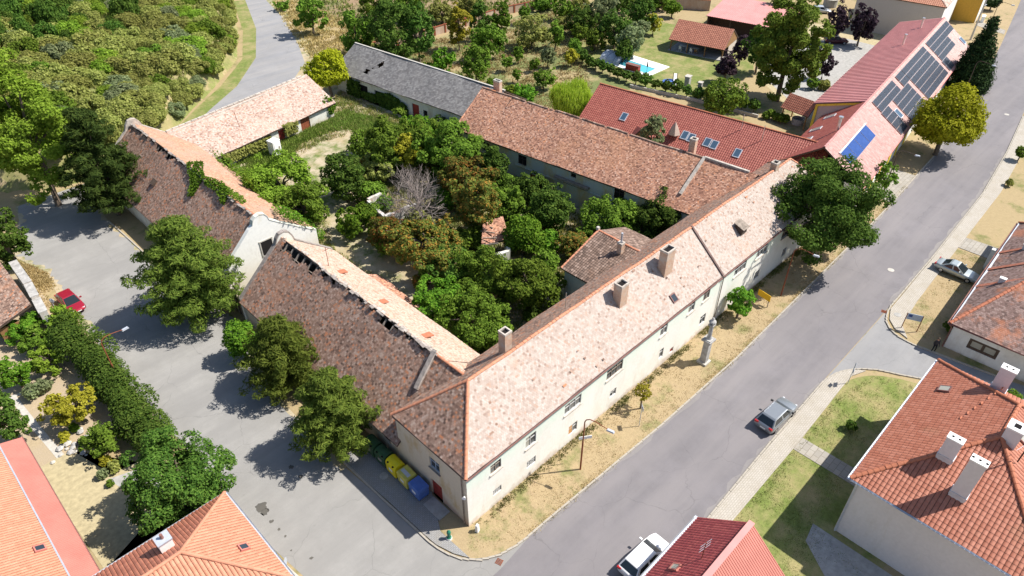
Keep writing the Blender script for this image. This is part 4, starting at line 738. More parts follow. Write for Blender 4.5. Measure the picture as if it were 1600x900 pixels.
# small cross gable
x, t = S.px(rh, 1000, 200); x += 1.6
d = MB().slab([(x-2.0, -1.2, 2.6), (x-2.0, 1.5, 3.9), (x, 3.4, 5.0), (x, -1.2, 5.0)], .1).build('dormer_roof', 'house_tile_red', rh); roof(d, [(x+2.0, 1.2, 2.6), (x+2.0, -1.4, 2.6), (x, -1.4, 5.05), (x, 3.4, 5.05)], 'house_tile_red', .3, .37, True, .002); roof(d, [(x-2.0, -1.4, 2.6), (x-2.0, 1.2, 2.6), (x, 3.4, 5.05), (x, -1.4, 5.05)], 'house_tile_red', .3, .37, True, .002)
MB().add([(x-1.8, -1.1, 2.5), (x+1.8, -1.1, 2.5), (x, -1.1, 4.85)], [(0, 1, 2)]).build('dormer_gable', 'wood_brown', d); wall(rh, (x-1.8, -1.1), (x+1.8, -1.1), 2.6, [], 'beige_plaster', 'porch_wall')
c = MB().lathe([(.9, 0), (.5, .9), (.05, 1.7)], (x+3.6, 1.6, 4.3), 6).build('turret_roof', 'old_tile_pink', rh)
for (px, py) in ((1158, 195), (1190, 212)): xx, t = S.px(rh, px, py+8); q = S.at(xx, t); pipe(rh, [q, q+Vector((0, 0, 2.2))], .05, 'steel', 'vent_pipe')

# ---- house with the solar roof
so_ = thing('solar_house', 'long pink tiled house on the street with a roof full of dark solar panels', 'house', (64.5, -1.75, 0), math.radians(7.2)); ln = 64.3; S = Slope(.3, 3.9, 6.1, 7.75)
roof(so_, [(0, .3, 3.9), (ln-1.2, .3, 3.9), (ln, 6.1, 7.75), (0, 6.1, 7.75)], 'house_tile_pink', .3, .36, True, .002)
roof(so_, [(18, 11.4, 4.05), (0, 11.4, 4.05), (0, 6.1, 7.75), (18, 6.1, 7.75)], 'house_tile_red', .3, .36, True, .002)
corrugated(so_, [(ln, 13.0, 5.6), (17.6, 13.0, 5.6), (17.6, 6.1, 7.7), (ln, 6.1, 7.7)], 'pink_sheet', .75, .12)
ridge(so_, (0, 6.1, 7.8), (ln, 6.1, 7.8), 'pink_sheet', .14)
fw = [(x, x+1.0, 1.2, 2.9) for x in (5, 9, 13.5, 22, 27, 32, 37, 42, 47, 52, 57)]; wl, P = wall(so_, (.2, .75), (ln-1.4, .75), 3.9, fw, 'white_plaster')
for o in fw: window(so_, P, o, 2, 2, 'white_paint', 'dark_glass')
for x in (3.5, 7.5, 11.5, 16, 20, 24.5): MB().box((x, .7, 2.0), (.9, .12, 3.6)).build('pilaster', 'yellow_trim', so_)
wall(so_, (.2, 11), (.2, .75), 4, [], 'white_plaster'); wall(so_, (ln-1.4, .75), (ln-1, 12.6), 4.0, [], 'white_plaster'); MB().add([(ln-1.2, .75, 4), (ln-1, 12.6, 5.4), (ln-1, 12.6, 4), (ln-1, 6.1, 7.6)], [(0, 2, 1, 3)]).build('gable', 'white_plaster', so_)
wall(so_, (ln-1, 12.6), (17.8, 12.6), 5.5, [], 'white_plaster'); wall(so_, (17.8, 11), (.2, 11), 4, [], 'white_plaster')
MB().add([(17.8, 12.6, 0), (17.8, 6.5, 0), (17.8, 6.5, 7.4), (17.8, 12.6, 5.5)], [(0, 1, 2, 3)]).build('end_wall', 'beige_plaster', so_)
m = MB(); m.beam((17.72, 12.6, 5.42), (17.72, 6.4, 7.3), .16, .3).beam((17.72, 12.5, 0), (17.72, 12.5, 5.4), .16, .35).build('end_trim', 'yellow_trim', so_)
R3 = Matrix((Vector((1, 0, 0)), S.t, S.n)).transposed().to_4x4()
def panel_mesh(w, h, mat):
    f = MB().box((0, 0, .02), (w, h, .04)).mesh('solar_frame', 'steel'); c = MB().box((0, 0, .045), (w-.05, h-.05, .012)).mesh('solar_cells', mat); return f, c
pf, pc = panel_mesh(1.6, .97, 'solar_dark'); qf, qc = panel_mesh(2.55, 2.0, 'solar_blue')
def put(fm, cm, x, t):
    o = link('solar_panel', fm, so_); o.matrix_local = Matrix.Translation(S.at(x, t, .12)) @ R3; link('cells', cm, o)
for x0, n, r0, r1 in ((48.4, 9, 4, 6), (48.4, 6, 2, 4), (47.9, 2, 0, 2), (33.4, 8, 0, 6), (30.0, 2, 4, 6), (23.6, 5, 0, 4), (18.3, 6, 4, 6), (18.0, 2, 0, 4)):
    for i in range(n):
        for r in range(r0, r1): put(pf, pc, x0+.82+i*1.66, .82+r*1.02)
for i in range(4): put(qf, qc, 2.9+i*2.62, 4.0)
MB().beam(S.at(1.4, 5.1, .2), S.at(12.2, 5.1, .2), .14, .12).build('collector_pipe', 'white_paint', so_)
for px, py in ((1403, 178), (1503, 64)): x, t = S.px(so_, px, py); skylight(so_, S.at(x, t, .03), (1, 0, 0), S.t, 1.3, 1.5, 'blue_glass', 'zinc')
for (x, y) in ((58, 8.4), (47, 8.6)): q = Vector((x, y, 7.0)); pipe(so_, [q, q+Vector((0, 0, 1.7))], .16, 'steel', 'flue'); MB().lathe([(.25, 0), (.25, .1)], (x, y, 8.7), 10).build('flue_cap', 'steel', so_)
q = Vector((6.3, 6.5, 7.4)); f = pipe(so_, [q, q+Vector((0, 0, 1.9))], .2, 'steel', 'flue'); MB().lathe([(.32, 0), (.3, .14)], (6.3, 6.5, 9.3), 12).build('flue_cap', 'steel', f)
SB = Slope(11.4, 4.05, 6.1, 7.75)
for px, py in ((1297, 183), (1275, 203), (1260, 219)): x, t = SB.px(so_, px, py); skylight(so_, SB.at(x, t, .03), (1, 0, 0), SB.t, 1.0, 1.6, 'pale_glass', 'zinc')
gutter(so_, (0, .22, 3.85), (ln-1.2, .22, 3.85), 'pink_sheet', .08)

# ---- big house with orange hipped roof (lower right)
bh = thing('hipped_house', 'two-storey beige house with orange hipped roof and tall pale chimneys', 'house', (19.2, -19.5, 0)); X, Y, E, R_ = 17.0, -12.6, 6.35, 9.8; k = 7.5; k2 = 5.4
c00, c10, c11, c01 = (0, 0, E), (X, 0, E), (X, Y, E), (0, Y, E); r0, r1 = (k, Y/2, R_), (X-k2, Y/2, R_)
for pl in ([c10, c00, r0, r1], [c00, c01, r0], [c01, c11, r1, r0], [c11, c10, r1]): roof(bh, pl, 'house_tile_orange', .3, .36, True, .0025)
for p_, q_ in ((c00, r0), (c10, r1), (c01, r0), (c11, r1), (r0, r1)): ridge(bh, Vector(p_)+Vector((0, 0, .06)), Vector(q_)+Vector((0, 0, .08)), 'ridge_darkorange', .15, .4)
i = .45; wl, P = wall(bh, (i, -i), (i, Y+i), E, [], 'grey_plaster')
wl, P = wall(bh, (X-i, -i), (X-i, Y+i), E, [], 'beige_plaster'); ops = [(4, 5.2, 3.6, 5), (11, 12.2, 3.6, 5), (4, 5.2, .9, 2.3), (10.4, 11.4, 0, 2.2)]; wl, P = wall(bh, (X-i, -i), (i, -i), E, [], 'beige_plaster'); wall(bh, (i, Y+i), (X-i, Y+i), E, [], 'beige_plaster')
gutter(bh, (-.08, .02, E-.02), (-.08, Y, E-.02), 'zinc', .085); gutter(bh, (X, .09, E-.02), (-.1, .09, E-.02), 'zinc', .085); pipe(bh, [(-.05, -.1, E-.1), (.38, -.55, E-.5), (.38, -.55, .05)], .07, 'zinc')
def tall_chimney(px, py, zt, sx, sy, holes=2):
    p = G(px, py, zt); x, y = p.x-19.2, p.y+19.5; zb = E+min(x*.46, -y*.55, (X-x)*.64, (y-Y)*.55)-.5; c = MB().box((x, y, (zb+zt)/2), (sx, sy, zt-zb)).build('chimney', 'grey_plaster', bh); MB().box((x, y, zt+.05), (sx+.06, sy+.06, .1)).build('chimney_cap', 'white_paint', c); MB().box((x, y, zb+.75), (sx+.08, sy+.08, .3)).build('flashing', 'zinc', c)
    for h in range(holes): MB().lathe([(.09, 0), (.09, .02)], (x, y+(h-(holes-1)/2)*.42, zt+.1), 10).build('flue', 'dark_gap', c)
    return c
tall_chimney(1494, 686, 10.4, .62, 1.0, 2); tall_chimney(1531, 721, 11.2, .62, 1.0, 3); tall_chimney(1578, 577, 10.6, .62, 1.05, 2)
p = G(1590, 668, 10.9); x, y = p.x-19.2, p.y+19.5; c = MB().box((x, y, 10), (1.0, 1.0, 1.8)).build('chimney', 'grey_plaster', bh); MB().box((x, y, 10.95), (1.1, 1.1, .12)).build('chimney_cap', 'white_paint', c); MB().box((x, y, 11.03), (.4, .4, .05)).build('flue', 'dark_gap', c)
q = Vector((p.x-19.2-1.2, p.y+19.5-1.0, 9.2)); a_ = pipe(bh, [q, q+Vector((0, 0, 3.4))], .045, 'black', 'aerial_mast')
for h, l in ((2.2, 1.6), (3.0, 1.3)): MB().beam(q+Vector((-l, l*.3, h)), q+Vector((l, -l*.3, h)), .03, .03).build('aerial_arm', 'steel', a_)
S = Slope(0, E, Y/2, R_); sd = math.hypot(Y/2, R_-E); skylight(bh, (12.6, -1.7, E+1.7*.548+.05), (1, 0, 0), (0, Y/2, R_-E), .8, .9, 'pale_glass', 'gutter_brown', 'roof_hatch')
skylight(bh, tuple(Vector((k+1.6, Y/2-1.3, R_-.68))), (1, 0, 0), (0, -Y/2, R_-E), .8, .9, 'pale_glass', 'gutter_brown', 'roof_hatch')
for j in range(7): x = 9+j*.75; t = 4.6+.25*j; MB().box((x, -t*.8, E+t*.8*.548+.1), (.32, .1, .06)).build('snow_guard', 'ridge_darkorange', bh)

# ---- bungalow with mottled roof (right edge)
rb = thing('bungalow', 'white bungalow with mottled grey red hipped roof and orange tile bands', 'house', (46.7, -18.0, 0), .03); E, R_ = 3.1, 7.9; X = 24.5; Y = -12
roof(rb, [(X, 0, E), (0, 0, E), (12, -6, R_), (X-6, -6, R_)], 'right_tile_mix', .22, .2, jit=.006); roof(rb, [(0, 0, E), (0, Y, E), (12, -6, R_)], 'right_tile_mix', .22, .2, jit=.006); roof(rb, [(X, Y, E), (X, 0, E), (X-6, -6, R_)], 'right_tile_mix', .3, .3); roof(rb, [(0, Y, E), (X, Y, E), (X-6, -6, R_), (12, -6, R_)], 'right_tile_mix', .3, .3)
S = Slope(0, E, -6, R_)
ridge(rb, (0, 0, E+.05), (12, -6, R_+.05), 'ridge_darkorange', .16); ridge(rb, (0, Y, E+.05), (12, -6, R_+.05), 'ridge_darkorange', .16); ridge(rb, (12, -6, R_+.05), (X-6, -6, R_+.05), 'ridge_darkorange', .16); ridge(rb, (X, 0, E+.05), (X-6, -6, R_+.05), 'ridge_darkorange', .16)
def band(x, w=.55, top=None):
    top = top or min(x/12, 1)*S.L; V, F = tile_rows([S.at(x+w, 0, .05), S.at(x, 0, .05), S.at(x, top-.3, .05), S.at(x+w, top-.05, .05)], .27, .2); link('tile_band', npmesh('tile_band', V, F, 'house_tile_orange'), rb, kind='stuff')
for x in (7.6, 11.6, 15.8): band(x)
for x, t in ((7.9, 2.4), (15.9, 2.6)): q = S.at(x, t); c = MB().box((q.x, q.y, q.z+.25), (.35, .55, .6)).build('vent', 'grey_plaster', rb); MB().box((q.x, q.y, q.z+.58), (.42, .62, .06)).build('vent_cap', 'white_paint', c)
ops = [(2.0, 4.6, 1.0, 2.2)]; i = .4; o = (1.7, 4.3, 1.0, 2.2); wl, P = wall(rb, (i, -i), (i, Y+i), E, [o], 'white_plaster')
o = (1.7, 4.3, 1.0, 2.2); window(rb, P, o, 2, 1, 'wood_dark', 'pale_glass', .1, w=.26); wall(rb, (X-i, -i), (i, -i), E, [], 'white_plaster'); wall(rb, (X-i, -i), (X-i, Y+i), E, [], 'white_plaster'); wall(rb, (i, Y+i), (X-i, Y+i), E, [], 'white_plaster')
gutter(rb, (X, .1, E-.02), (-.05, .1, E-.02), 'gutter_brown', .1); MB().beam((0, -.12, E+.13), (X, -.12, E+.13), .22, .02).build('eave_flashing', 'zinc', rb); gutter(rb, (-.08, .05, E-.02), (-.08, Y, E-.02), 'gutter_brown', .07)
pipe(rb, [(-.02, -.05, E-.1), (.3, -.3, E-.6), (.3, -.3, .05)], .07, 'gutter_brown'); MB().box((17.4, .5, 1.3), (.5, .5, 2.8)).build('porch_pillar', 'white_plaster', rb)

# ---- house with red ridge (bottom centre)
bc = thing('gabled_house', 'house with dark red tiles on one slope and red corrugated sheet on the other', 'house', (10.4, -13.0, 0)); E, R_ = 4.0, 7.2; X = -24; Y = -7.2
roof(bc, [(0, 0, E), (X, 0, E), (X, Y/2, R_), (0, Y/2, R_)], 'house_tile_crimson', .24, .3, True, .002); corrugated(bc, [(X, Y, E), (0, Y, E), (0, Y/2, R_), (X, Y/2, R_)], 'red_sheet', .19, .035)
MB().beam((0, Y/2, R_+.1), (X, Y/2, R_+.1), .42, .06).build('ridge_cap', 'pink_sheet', bc); gutter(bc, (X, .1, E), (.1, .1, E), 'zinc', .1); MB().beam((0, .03, E+.08), (X, .03, E+.08), .16, .02).build('eave_flashing', 'zinc', bc)
wall(bc, (-.3, -.4), (X, -.4), E, [], 'beige_plaster'); wl, P = wall(bc, (-.35, Y+.4), (-.35, -.4), E, [(2.6, 3.8, 1, 2.4)], 'beige_plaster'); window(bc, P, (2.6, 3.8, 1, 2.4)); MB().add([(-.35, -.4, E), (-.35, Y+.4, E), (-.35, Y/2, R_-.15)], [(2, 1, 0)]).build('gable', 'beige_plaster', bc); wall(bc, (X, Y+.4), (-.3, Y+.4), E, [], 'beige_plaster')
S = Slope(0, E, Y/2, R_); x, t = S.px(bc, 1056, 888); skylight(bc, S.at(x, t, .04), (1, 0, 0), S.t, .6, .7, 'pale_glass', 'red_sheet', 'roof_hatch')
x, t = S.px(bc, 1096, 873); q = S.at(x, t); a_ = pipe(bc, [q, q+Vector((0, 0, 1.9))], .03, 'rust', 'aerial_mast')
for h in (1.2, 1.5, 1.8): MB().beam(q+Vector((-.5, .1, h)), q+Vector((.5, -.1, h)), .025, .025).build('aerial_arm', 'steel', a_)

# ---- orange pyramid roof (bottom left)
bl = thing('pyramid_roof_house', 'house with bright orange hipped roof and white metal chimney at the lower left', 'house', (-12.55, 12.5, 0)); E, R_ = 4.4, 7.3; X = -14.5; Y = -9.3; k = 4.6
c00, c10, c11, c01 = (0, 0, E), (X, 0, E), (X, Y, E), (0, Y, E); r0, r1 = (-k, Y/2, R_), (X+k, Y/2, R_)
for pl, mt in (([c00, c10, r1, r0], 'house_tile_brownred'), ([c01, c00, r0], 'house_tile_bright'), ([c11, c01, r0, r1], 'house_tile_bright'), ([c10, c11, r1], 'house_tile_bright')): roof(bl, pl, mt, .26, .33, True, .002)
for p_, q_ in ((c00, r0), (c01, r0), (c10, r1), (c11, r1), (r0, r1)): ridge(bl, Vector(p_)+Vector((0, 0, .04)), Vector(q_)+Vector((0, 0, .05)), 'house_tile_bright', .13)
i = .4; [wall(bl, a_, b_, E, [], 'beige_plaster') for a_, b_ in (((-i, Y+i), (-i, -i)), ((-i, -i), (X+i, -i)), ((X+i, -i), (X+i, Y+i)), ((X+i, Y+i), (-i, Y+i)))]
gutter(bl, (.1, -.0, E), (X, .08, E), 'zinc', .09); gutter(bl, (.09, Y, E), (.09, .1, E), 'zinc', .09)
p = G(254, 842, 7.2); x, y = p.x+12.55, p.y-12.5; c = MB().box((x, y, 6.1), (.85, .8, 2.2)).build('chimney', 'white_paint', bl); MB().box((x, y, 7.24), (.95, .9, .1)).build('chimney_cap', 'zinc', c); MB().lathe([(.12, 0), (.1, .4)], (x, y, 7.28), 10).build('flue', 'gutter_brown', c)
S = Slope(0, 0, 1, 1); q = G(377, 848, 5.9)
t_ = Vector((-k, 0, R_-E)); skylight(bl, (q.x+12.55, q.y-12.5, E+(-(q.x+12.55))*(R_-E)/k+.05), (0, 1, 0), t_, .6, .7, 'dark_glass', 'red_sheet', 'roof_hatch')
# ---- long orange roof at the left edge
le = thing('orange_roof_house', 'long orange roof with red corrugated edge strip at the lower left edge', 'house', (-21.4, 29.6, 0)); ln = 40; E = 3.6
corrugated(le, [(0, 0, E), (0, -ln, E), (-1.5, -ln, E+.45), (-1.5, 0, E+.45)], 'red_sheet', .16, .03); roof(le, [(-1.55, 0, E+.5), (-1.55, -ln, E+.5), (-7.5, -ln, 7.0), (-7.5, 0, 7.0)], 'house_tile_bright', .24, .32, True, .0015)
roof(le, [(-13.5, -ln, E+.5), (-13.5, 0, E+.5), (-7.5, 0, 7.0), (-7.5, -ln, 7.0)], 'house_tile_brownred', .3, .36, True); MB().beam((-1.52, 0, E+.56), (-1.52, -ln, E+.56), .1, .06).build('flashing', 'zinc', le); MB().beam((.02, .1, E-.05), (.02, -ln, E-.05), .08, .14).build('fascia', 'gutter_brown', le); ridge(le, (-7.5, 0, 7.04), (-7.5, -ln, 7.04), 'house_tile_bright', .12)
wall(le, (-.3, -ln), (-.3, -.3), E, [], 'beige_plaster'); wl, P = wall(le, (-.3, -.3), (-.3, -ln), E, [], 'beige_plaster'); wall(le, (-.3, -.3), (-13.2, -.3), E, [], 'beige_plaster'); MB().add([(-.3, -.3, E), (-13.2, -.3, E), (-7.5, -.3, 6.8)], [(0, 1, 2)]).build('gable', 'beige_plaster', le)
q = G(57, 851, 5.0); skylight(le, (q.x+21.4, q.y-29.6, E+.5+(-1.55-(q.x+21.4))*2.9/5.95+.06), (0, 1, 0), Vector((-5.95, 0, 2.9)), .6, .7, 'dark_glass', 'red_sheet', 'roof_hatch')

# ---- pavilion, sheds, far buildings
a = Vector((96.9, 49.9, 0)); rz = math.atan2(39.2-49.9, 99.2-96.9)
pv = thing('garden_pavilion', 'open timber garden pavilion with orange tiled roof above outdoor tables', 'pavilion', a, rz); ln = 11.0; D = 4.0
roof(pv, [(0, 0, 2.2), (ln, 0, 2.2), (ln, D, 4.9), (0, D, 4.9)], 'house_tile_brownred', .34, .4, True, .003); roof(pv, [(ln, 2*D, 2.2), (0, 2*D, 2.2), (0, D, 4.9), (ln, D, 4.9)], 'house_tile_brownred', .4, .4)
for x in (.4, 3.7, 7.2, 10.6):
    for y in (.5, 7.5): MB().box((x, y, 1.1), (.18, .18, 2.2)).build('post', 'wood_brown', pv)
for x in (.4, 10.6): MB().beam((x, .5, 1.5), (x+(.7 if x < 5 else -.7), .5, 2.15), .12, .12).build('brace', 'wood_brown', pv)
MB().box((ln/2, 4, .04), (ln, 7.6, .08)).build('floor_slab', 'concrete', pv); MB().add([(ln-.1, .2, 2.2), (ln-.1, 2*D-.2, 2.2), (ln-.1, D, 4.75)], [(0, 1, 2)]).build('gable', 'wood_brown', pv); wall(pv, (ln-.2, 7.6), (ln-.2, 3.0), 2.2, [], 'beige_plaster', 'back_wall'); wall(pv, (ln, 7.7), (0, 7.7), 2.2, [], 'wood_grey', 'back_wall')
tb = None
R = Matrix.Rotation(rz, 3, 'Z')
for i, x in enumerate((2.4, 4.6)):
    w_ = a+R@Vector((x, 2.0, .08)); T_ = thing('garden_table', ['pale table on the left under the pavilion roof', 'pale table nearer the middle post under the pavilion roof'][i], 'table', w_, rz); MB().box((0, 0, .73), (1.6, .8, .05)).build('table_top', 'white_paint', T_)
    for dx in (-.7, .7):
        for dy in (-.3, .3): MB().box((dx, dy, .36), (.06, .06, .7)).build('leg', 'white_paint', T_)
for i, (x, y) in enumerate(((2.2, 1.0), (4.4, 1.0), (5.3, 1.1))):
    w_ = a+R@Vector((x, y, .08)); C_ = thing('garden_chair', ['white plastic chair at the left table under the pavilion', 'white plastic chair at the middle table under the pavilion', 'brown chair at the right end of the tables under the pavilion'][i], 'chair', w_, rz); mt = 'white_paint' if i < 2 else 'wood_brown'
    MB().box((0, 0, .44), (.5, .5, .05)).build('seat', mt, C_); MB().box((0, -.24, .68), (.48, .05, .5)).build('backrest', mt, C_)
    for dx in (-.2, .2):
        for dy in (-.2, .2): MB().box((dx, dy, .21), (.05, .05, .42)).build('leg', mt, C_)
a = Vector((110.2, 50.4, 0)); rs = thing('red_roof_shed', 'dark open shed with wide red sheet roof behind the pavilion', 'shed', a, math.atan2(-10.5, 2.0)); corrugated(rs, [(0, 0, 3.6), (16, 0, 3.6), (16, 11, 4.9), (0, 11, 4.9)], 'pink_sheet', .35, .045)
for x in (.3, 5, 10, 15.6): MB().box((x, .4, 1.8), (.2, .2, 3.6)).build('post', 'wood_dark', rs)
wall(rs, (.3, 3), (16, 3), 3.8, [], 'wood_dark'); wall(rs, (.3, 10.5), (.3, .4), 3.6, [], 'wood_dark')
gz = thing('well_house', 'small open well house with brown pyramid tiled roof beside the big plane tree', 'gazebo', (84.5, 16.6, 0), -.1); zr = 4.2
for pl in ([(-1.8, 2.4, 2.4), (-1.8, -2.4, 2.4), (0, -2.4, zr), (0, 2.4, zr)], [(1.8, -2.4, 2.4), (1.8, 2.4, 2.4), (0, 2.4, zr), (0, -2.4, zr)]): roof(gz, pl, 'house_tile_brownred', .3, .36, True, .002)
for x in (-1.5, 1.5):
    for y in (-2.0, 2.0): MB().box((x, y, 1.2), (.16, .16, 2.4)).build('post', 'wood_brown', gz)
MB().lathe([(.95, 0), (.95, .9), (.75, .9), (.75, .5)], n=16).build('well_ring', 'stone', gz)
be = thing('beige_house', 'tall beige house end wall with orange roof edge at the top of the picture', 'house', (137, 15.2, 0), .15); H_ = 7
wall(be, (0, 16), (0, 0), H_, [], 'beige_plaster'); wall(be, (0, 0), (17, 0), H_, [], 'white_plaster'); wall(be, (17, 0), (17, 16), H_, [], 'white_plaster')
roof(be, [(-.3, 16, H_), (-.3, -.3, H_), (6, 6, 10.5), (6, 12, 10.5)], 'house_tile_bright', .35, .4, True); roof(be, [(-.3, -.3, H_), (17.3, -.3, H_), (11, 6, 10.5), (6, 6, 10.5)], 'old_tile_pink', .35, .4); roof(be, [(17.3, -.3, H_), (17.3, 16, H_), (11, 12, 10.5), (11, 6, 10.5)], 'house_tile_bright', .4, .4)
ye = thing('yellow_building', 'plain ochre yellow building with pale corner strip by the far street', 'house', (156.2, 13.6, 0), .17); H_ = 6
wall(ye, (0, 12), (0, 0), H_, [], 'yellow_wall'); wall(ye, (0, 0), (26, 0), H_, [], 'white_plaster'); wall(ye, (26, 0), (26, 12), H_, [], 'yellow_wall'); wall(ye, (26, 12), (0, 12), H_, [], 'yellow_wall'); MB().slab([(-.3, -.3, H_), (26.3, -.3, H_), (26.3, 12.3, H_), (-.3, 12.3, H_)], .2).build('roof', 'old_tile_pink', ye)
# ---- walls
def wall_run(name, label, pts, h, th, mat, cat='wall', pier=None, cap=None, jag=.0):
    t = thing(name, label, cat, (pts[0][0], pts[0][1], 0)); o = Vector((pts[0][0], pts[0][1], 0))
    for (x1, y1), (x2, y2) in zip(pts, pts[1:]):
        a = Vector((x1, y1, 0))-o; b = Vector((x2, y2, 0))-o; L_ = (b-a).length; k = max(1, int(L_/2.5)); ang = math.atan2(b.y-a.y, b.x-a.x)
        for i in range(k):
            c = a.lerp(b, (i+.5)/k); hh = h+random.uniform(-jag, jag); MB().box((c.x, c.y, hh/2), (L_/k-.002, th, hh), ang).build('wall_panel', mat, t)
            if cap: MB().box((c.x, c.y, hh+.04), (L_/k-.01, th+.12, .08), ang).build('coping', cap, t)
            if pier: q = a.lerp(b, i/k); MB().box((q.x, q.y, (h+.15)/2), (.35, th+.2, h+.15), ang).build('pier', pier, t)
    return t
wall_run('brick_wall', 'red brick garden wall with dark piers between the orchard and the dry field', [(56, 90), (68, 88.3), (90, 88), (109, 84), (118, 80)], 1.6, .3, 'brick_wall', pier='rust', cap='rust')
wall_run('brick_wall', 'weathered brick yard wall running behind the pavilion to the red shed', [(112, 78), (118.1, 67.5), (124, 57.8)], 2.2, .35, 'brick_wall', cap='rust')
wall_run('old_stone_wall', 'crumbling grey stone wall beside the red car', [(-14.3, 58.5), (-14.4, 53), (-14.8, 47.4)], 2.4, .7, 'ruin_plaster', cap='stone', jag=.25)
wall_run('garden_wall', 'low white garden wall half covered by the hedge below the red car', [(-14.8, 47), (-14.4, 41), (-14.2, 34)], 1.5, .25, 'old_white', cap='pale_concrete')
sh = thing('garden_shed', 'open garden shed with grey weathered tiled roof behind the stone wall', 'shed', (-15.2, 47.6, 0)); roof(sh, [(-4.6, 0, 2.1), (-4.6, 11, 2.1), (-.2, 11, 3.4), (-.2, 0, 3.4)], 'old_tile_brown', .24, .22, jit=.012)
for y in (.4, 5.5, 10.6): MB().box((-4.3, y, 1.05), (.14, .14, 2.1)).build('post', 'wood_grey', sh)
MB().box((-2.5, .35, 1.0), (2.2, .08, 1.9)).build('door', 'wood_brown', sh); MB().beam((-3.8, .2, 2.25), (-.8, .2, 3.1), .1, .12).build('beam', 'wood_grey', sh)
wall_run('garden_kerb_wall', 'pale low wall along the vine row behind the red roofed house', [(77.5, 44), (80.5, 32), (82, 22)], .5, .25, 'pale_concrete')
# ================================================================ street furniture and small things
def street_lamp(px, h, arm, label, mat='rust', rz=None, base=None, grp='street lamps'):
    p = Vector((*base, 0)) if base else G(*px); t = thing('street_lamp', label, 'street lamp', (p.x, p.y, 0), 0, grp); d = Vector((math.cos(rz), math.sin(rz), 0))
    MB().tube([(0, 0, 0), (0, 0, h*.55), (0, 0, h*.55+.05), (0, 0, h-.5), d*.12+Vector((0, 0, h-.2)), d*.4+Vector((0, 0, h)), d*.9+Vector((0, 0, h)), d*arm+Vector((0, 0, h-.25))], [.075, .075, .055, .05, .045, .04, .035, .03], 8).build('pole', mat, t)
    q = d*(arm+.25)+Vector((0, 0, h-.3)); l = MB().box(tuple(q), (.65, .24, .14), rz, .8).build('lamp_head', 'zinc', t); MB().box(tuple(q-Vector((0, 0, .08))), (.5, .18, .03), rz).build('lens', 'pale_glass', l); return t
l1 = street_lamp((906.7, 733.3), 6.4, 1.9, 'rusty street lamp with curved arm on the dry verge before the long white front', rz=math.radians(-75))
p = MB().box((.75, .35, 3.1), (1.1, .04, .32), -.6).build('banner_plate', 'white_paint', l1)
street_lamp((195, 612), 6.5, 2.0, 'bent rusty lamp leaning over the side road above the hedge', rz=math.radians(8))
street_lamp((1220, 462), 6.4, 1.9, 'rusty street lamp standing under the large street tree', rz=math.radians(-75))
street_lamp(None, 6.4, 2.0, 'dark street lamp beside the slim tree at the end of the solar roof', rz=math.radians(-70), base=(72.5, -1.8), mat='wood_dark')
street_lamp(None, 6.6, 2.2, 'dark street lamp hidden beside the tall dark cypress', rz=math.radians(-80), base=(112.5, 1.6), mat='wood_dark')
street_lamp(None, 6.4, 2.2, 'farthest street lamp with long arm beside the ochre building', rz=math.radians(-75), base=(150.5, 9.5), mat='wood_dark')
# wayside column
cl = thing('wayside_column', 'tall grey stone wayside column with small lantern top on the verge', 'monument', (28.3, -2.7, 0)); MB().box((0, 0, .12), (1.0, 1.0, .24)).build('base', 'pale_concrete', cl); MB().box((0, 0, 1.55), (.62, .62, 2.65), 0, .94).build('pedestal', 'stone', cl)
MB().box((0, 0, 2.95), (1.0, 1.0, .18)).box((0, 0, 3.08), (.82, .82, .1)).build('cornice', 'stone', cl); MB().lathe([(.27, 0), (.24, .15), (.2, .3), (.18, 1.5), (.24, 1.6)], (0, 0, 3.12), 12).build('shaft', 'stone', cl)
c = MB().box((0, 0, 4.8), (.52, .52, .12)).box((-.17, -.17, 5.0), (.1, .1, .35)).box((.17, -.17, 5.0), (.1, .1, .35)).box((-.17, .17, 5.0), (.1, .1, .35)).box((.17, .17, 5.0), (.1, .1, .35)).build('lantern', 'stone', cl); MB().lathe([(.36, 0), (.3, .12), (.1, .28), (.14, .4), (.06, .5)], (0, 0, 5.17), 10).build('finial', 'stone', cl)
# signs
def post_sign(px, h, label, plates, base=None, rz=0):
    p = Vector((*base, 0)) if base else G(*px); t = thing('road_sign', label, 'road sign', (p.x, p.y, 0), rz); pipe(t, [(0, 0, 0), (0, 0, h)], .032, 'zinc', 'post')
    for (kind, z, s, mat) in plates:
        m = MB(); fy = -.05
        if kind == 'diamond':
            m.add([(0, fy, z-s), (s, fy, z), (0, fy, z+s), (-s, fy, z), (0, fy+.02, z-s), (s, fy+.02, z), (0, fy+.02, z+s), (-s, fy+.02, z)], [(0, 1, 2, 3), (7, 6, 5, 4), (0, 4, 5, 1), (1, 5, 6, 2), (2, 6, 7, 3), (3, 7, 4, 0)])
        elif kind == 'disc':
            n = 16; v = [(s*math.cos(2*math.pi*i/n), fy, z+s*math.sin(2*math.pi*i/n)) for i in range(n)]; m.add(v+[(a, fy+.02, c) for a, b, c in v], [tuple(range(n)), tuple(range(2*n-1, n-1, -1))]+[((i+1) % n, i, n+i, n+(i+1) % n) for i in range(n)])
        else: m.box((0, fy, z), (s*2, .02, s*1.6))
        m.build('sign_plate', mat, t)
        if kind == 'diamond': q = s*.62; MB().add([(0, fy-.006, z-q), (q, fy-.006, z), (0, fy-.006, z+q), (-q, fy-.006, z)], [(0, 1, 2, 3)]).build('sign_face', 'yellow_sign', t)
    return t
post_sign((998.3, 666), 2.6, 'grey sign plate on a thin post beside the young yellowish tree', [('box', 2.35, .3, 'zinc')], rz=.9)
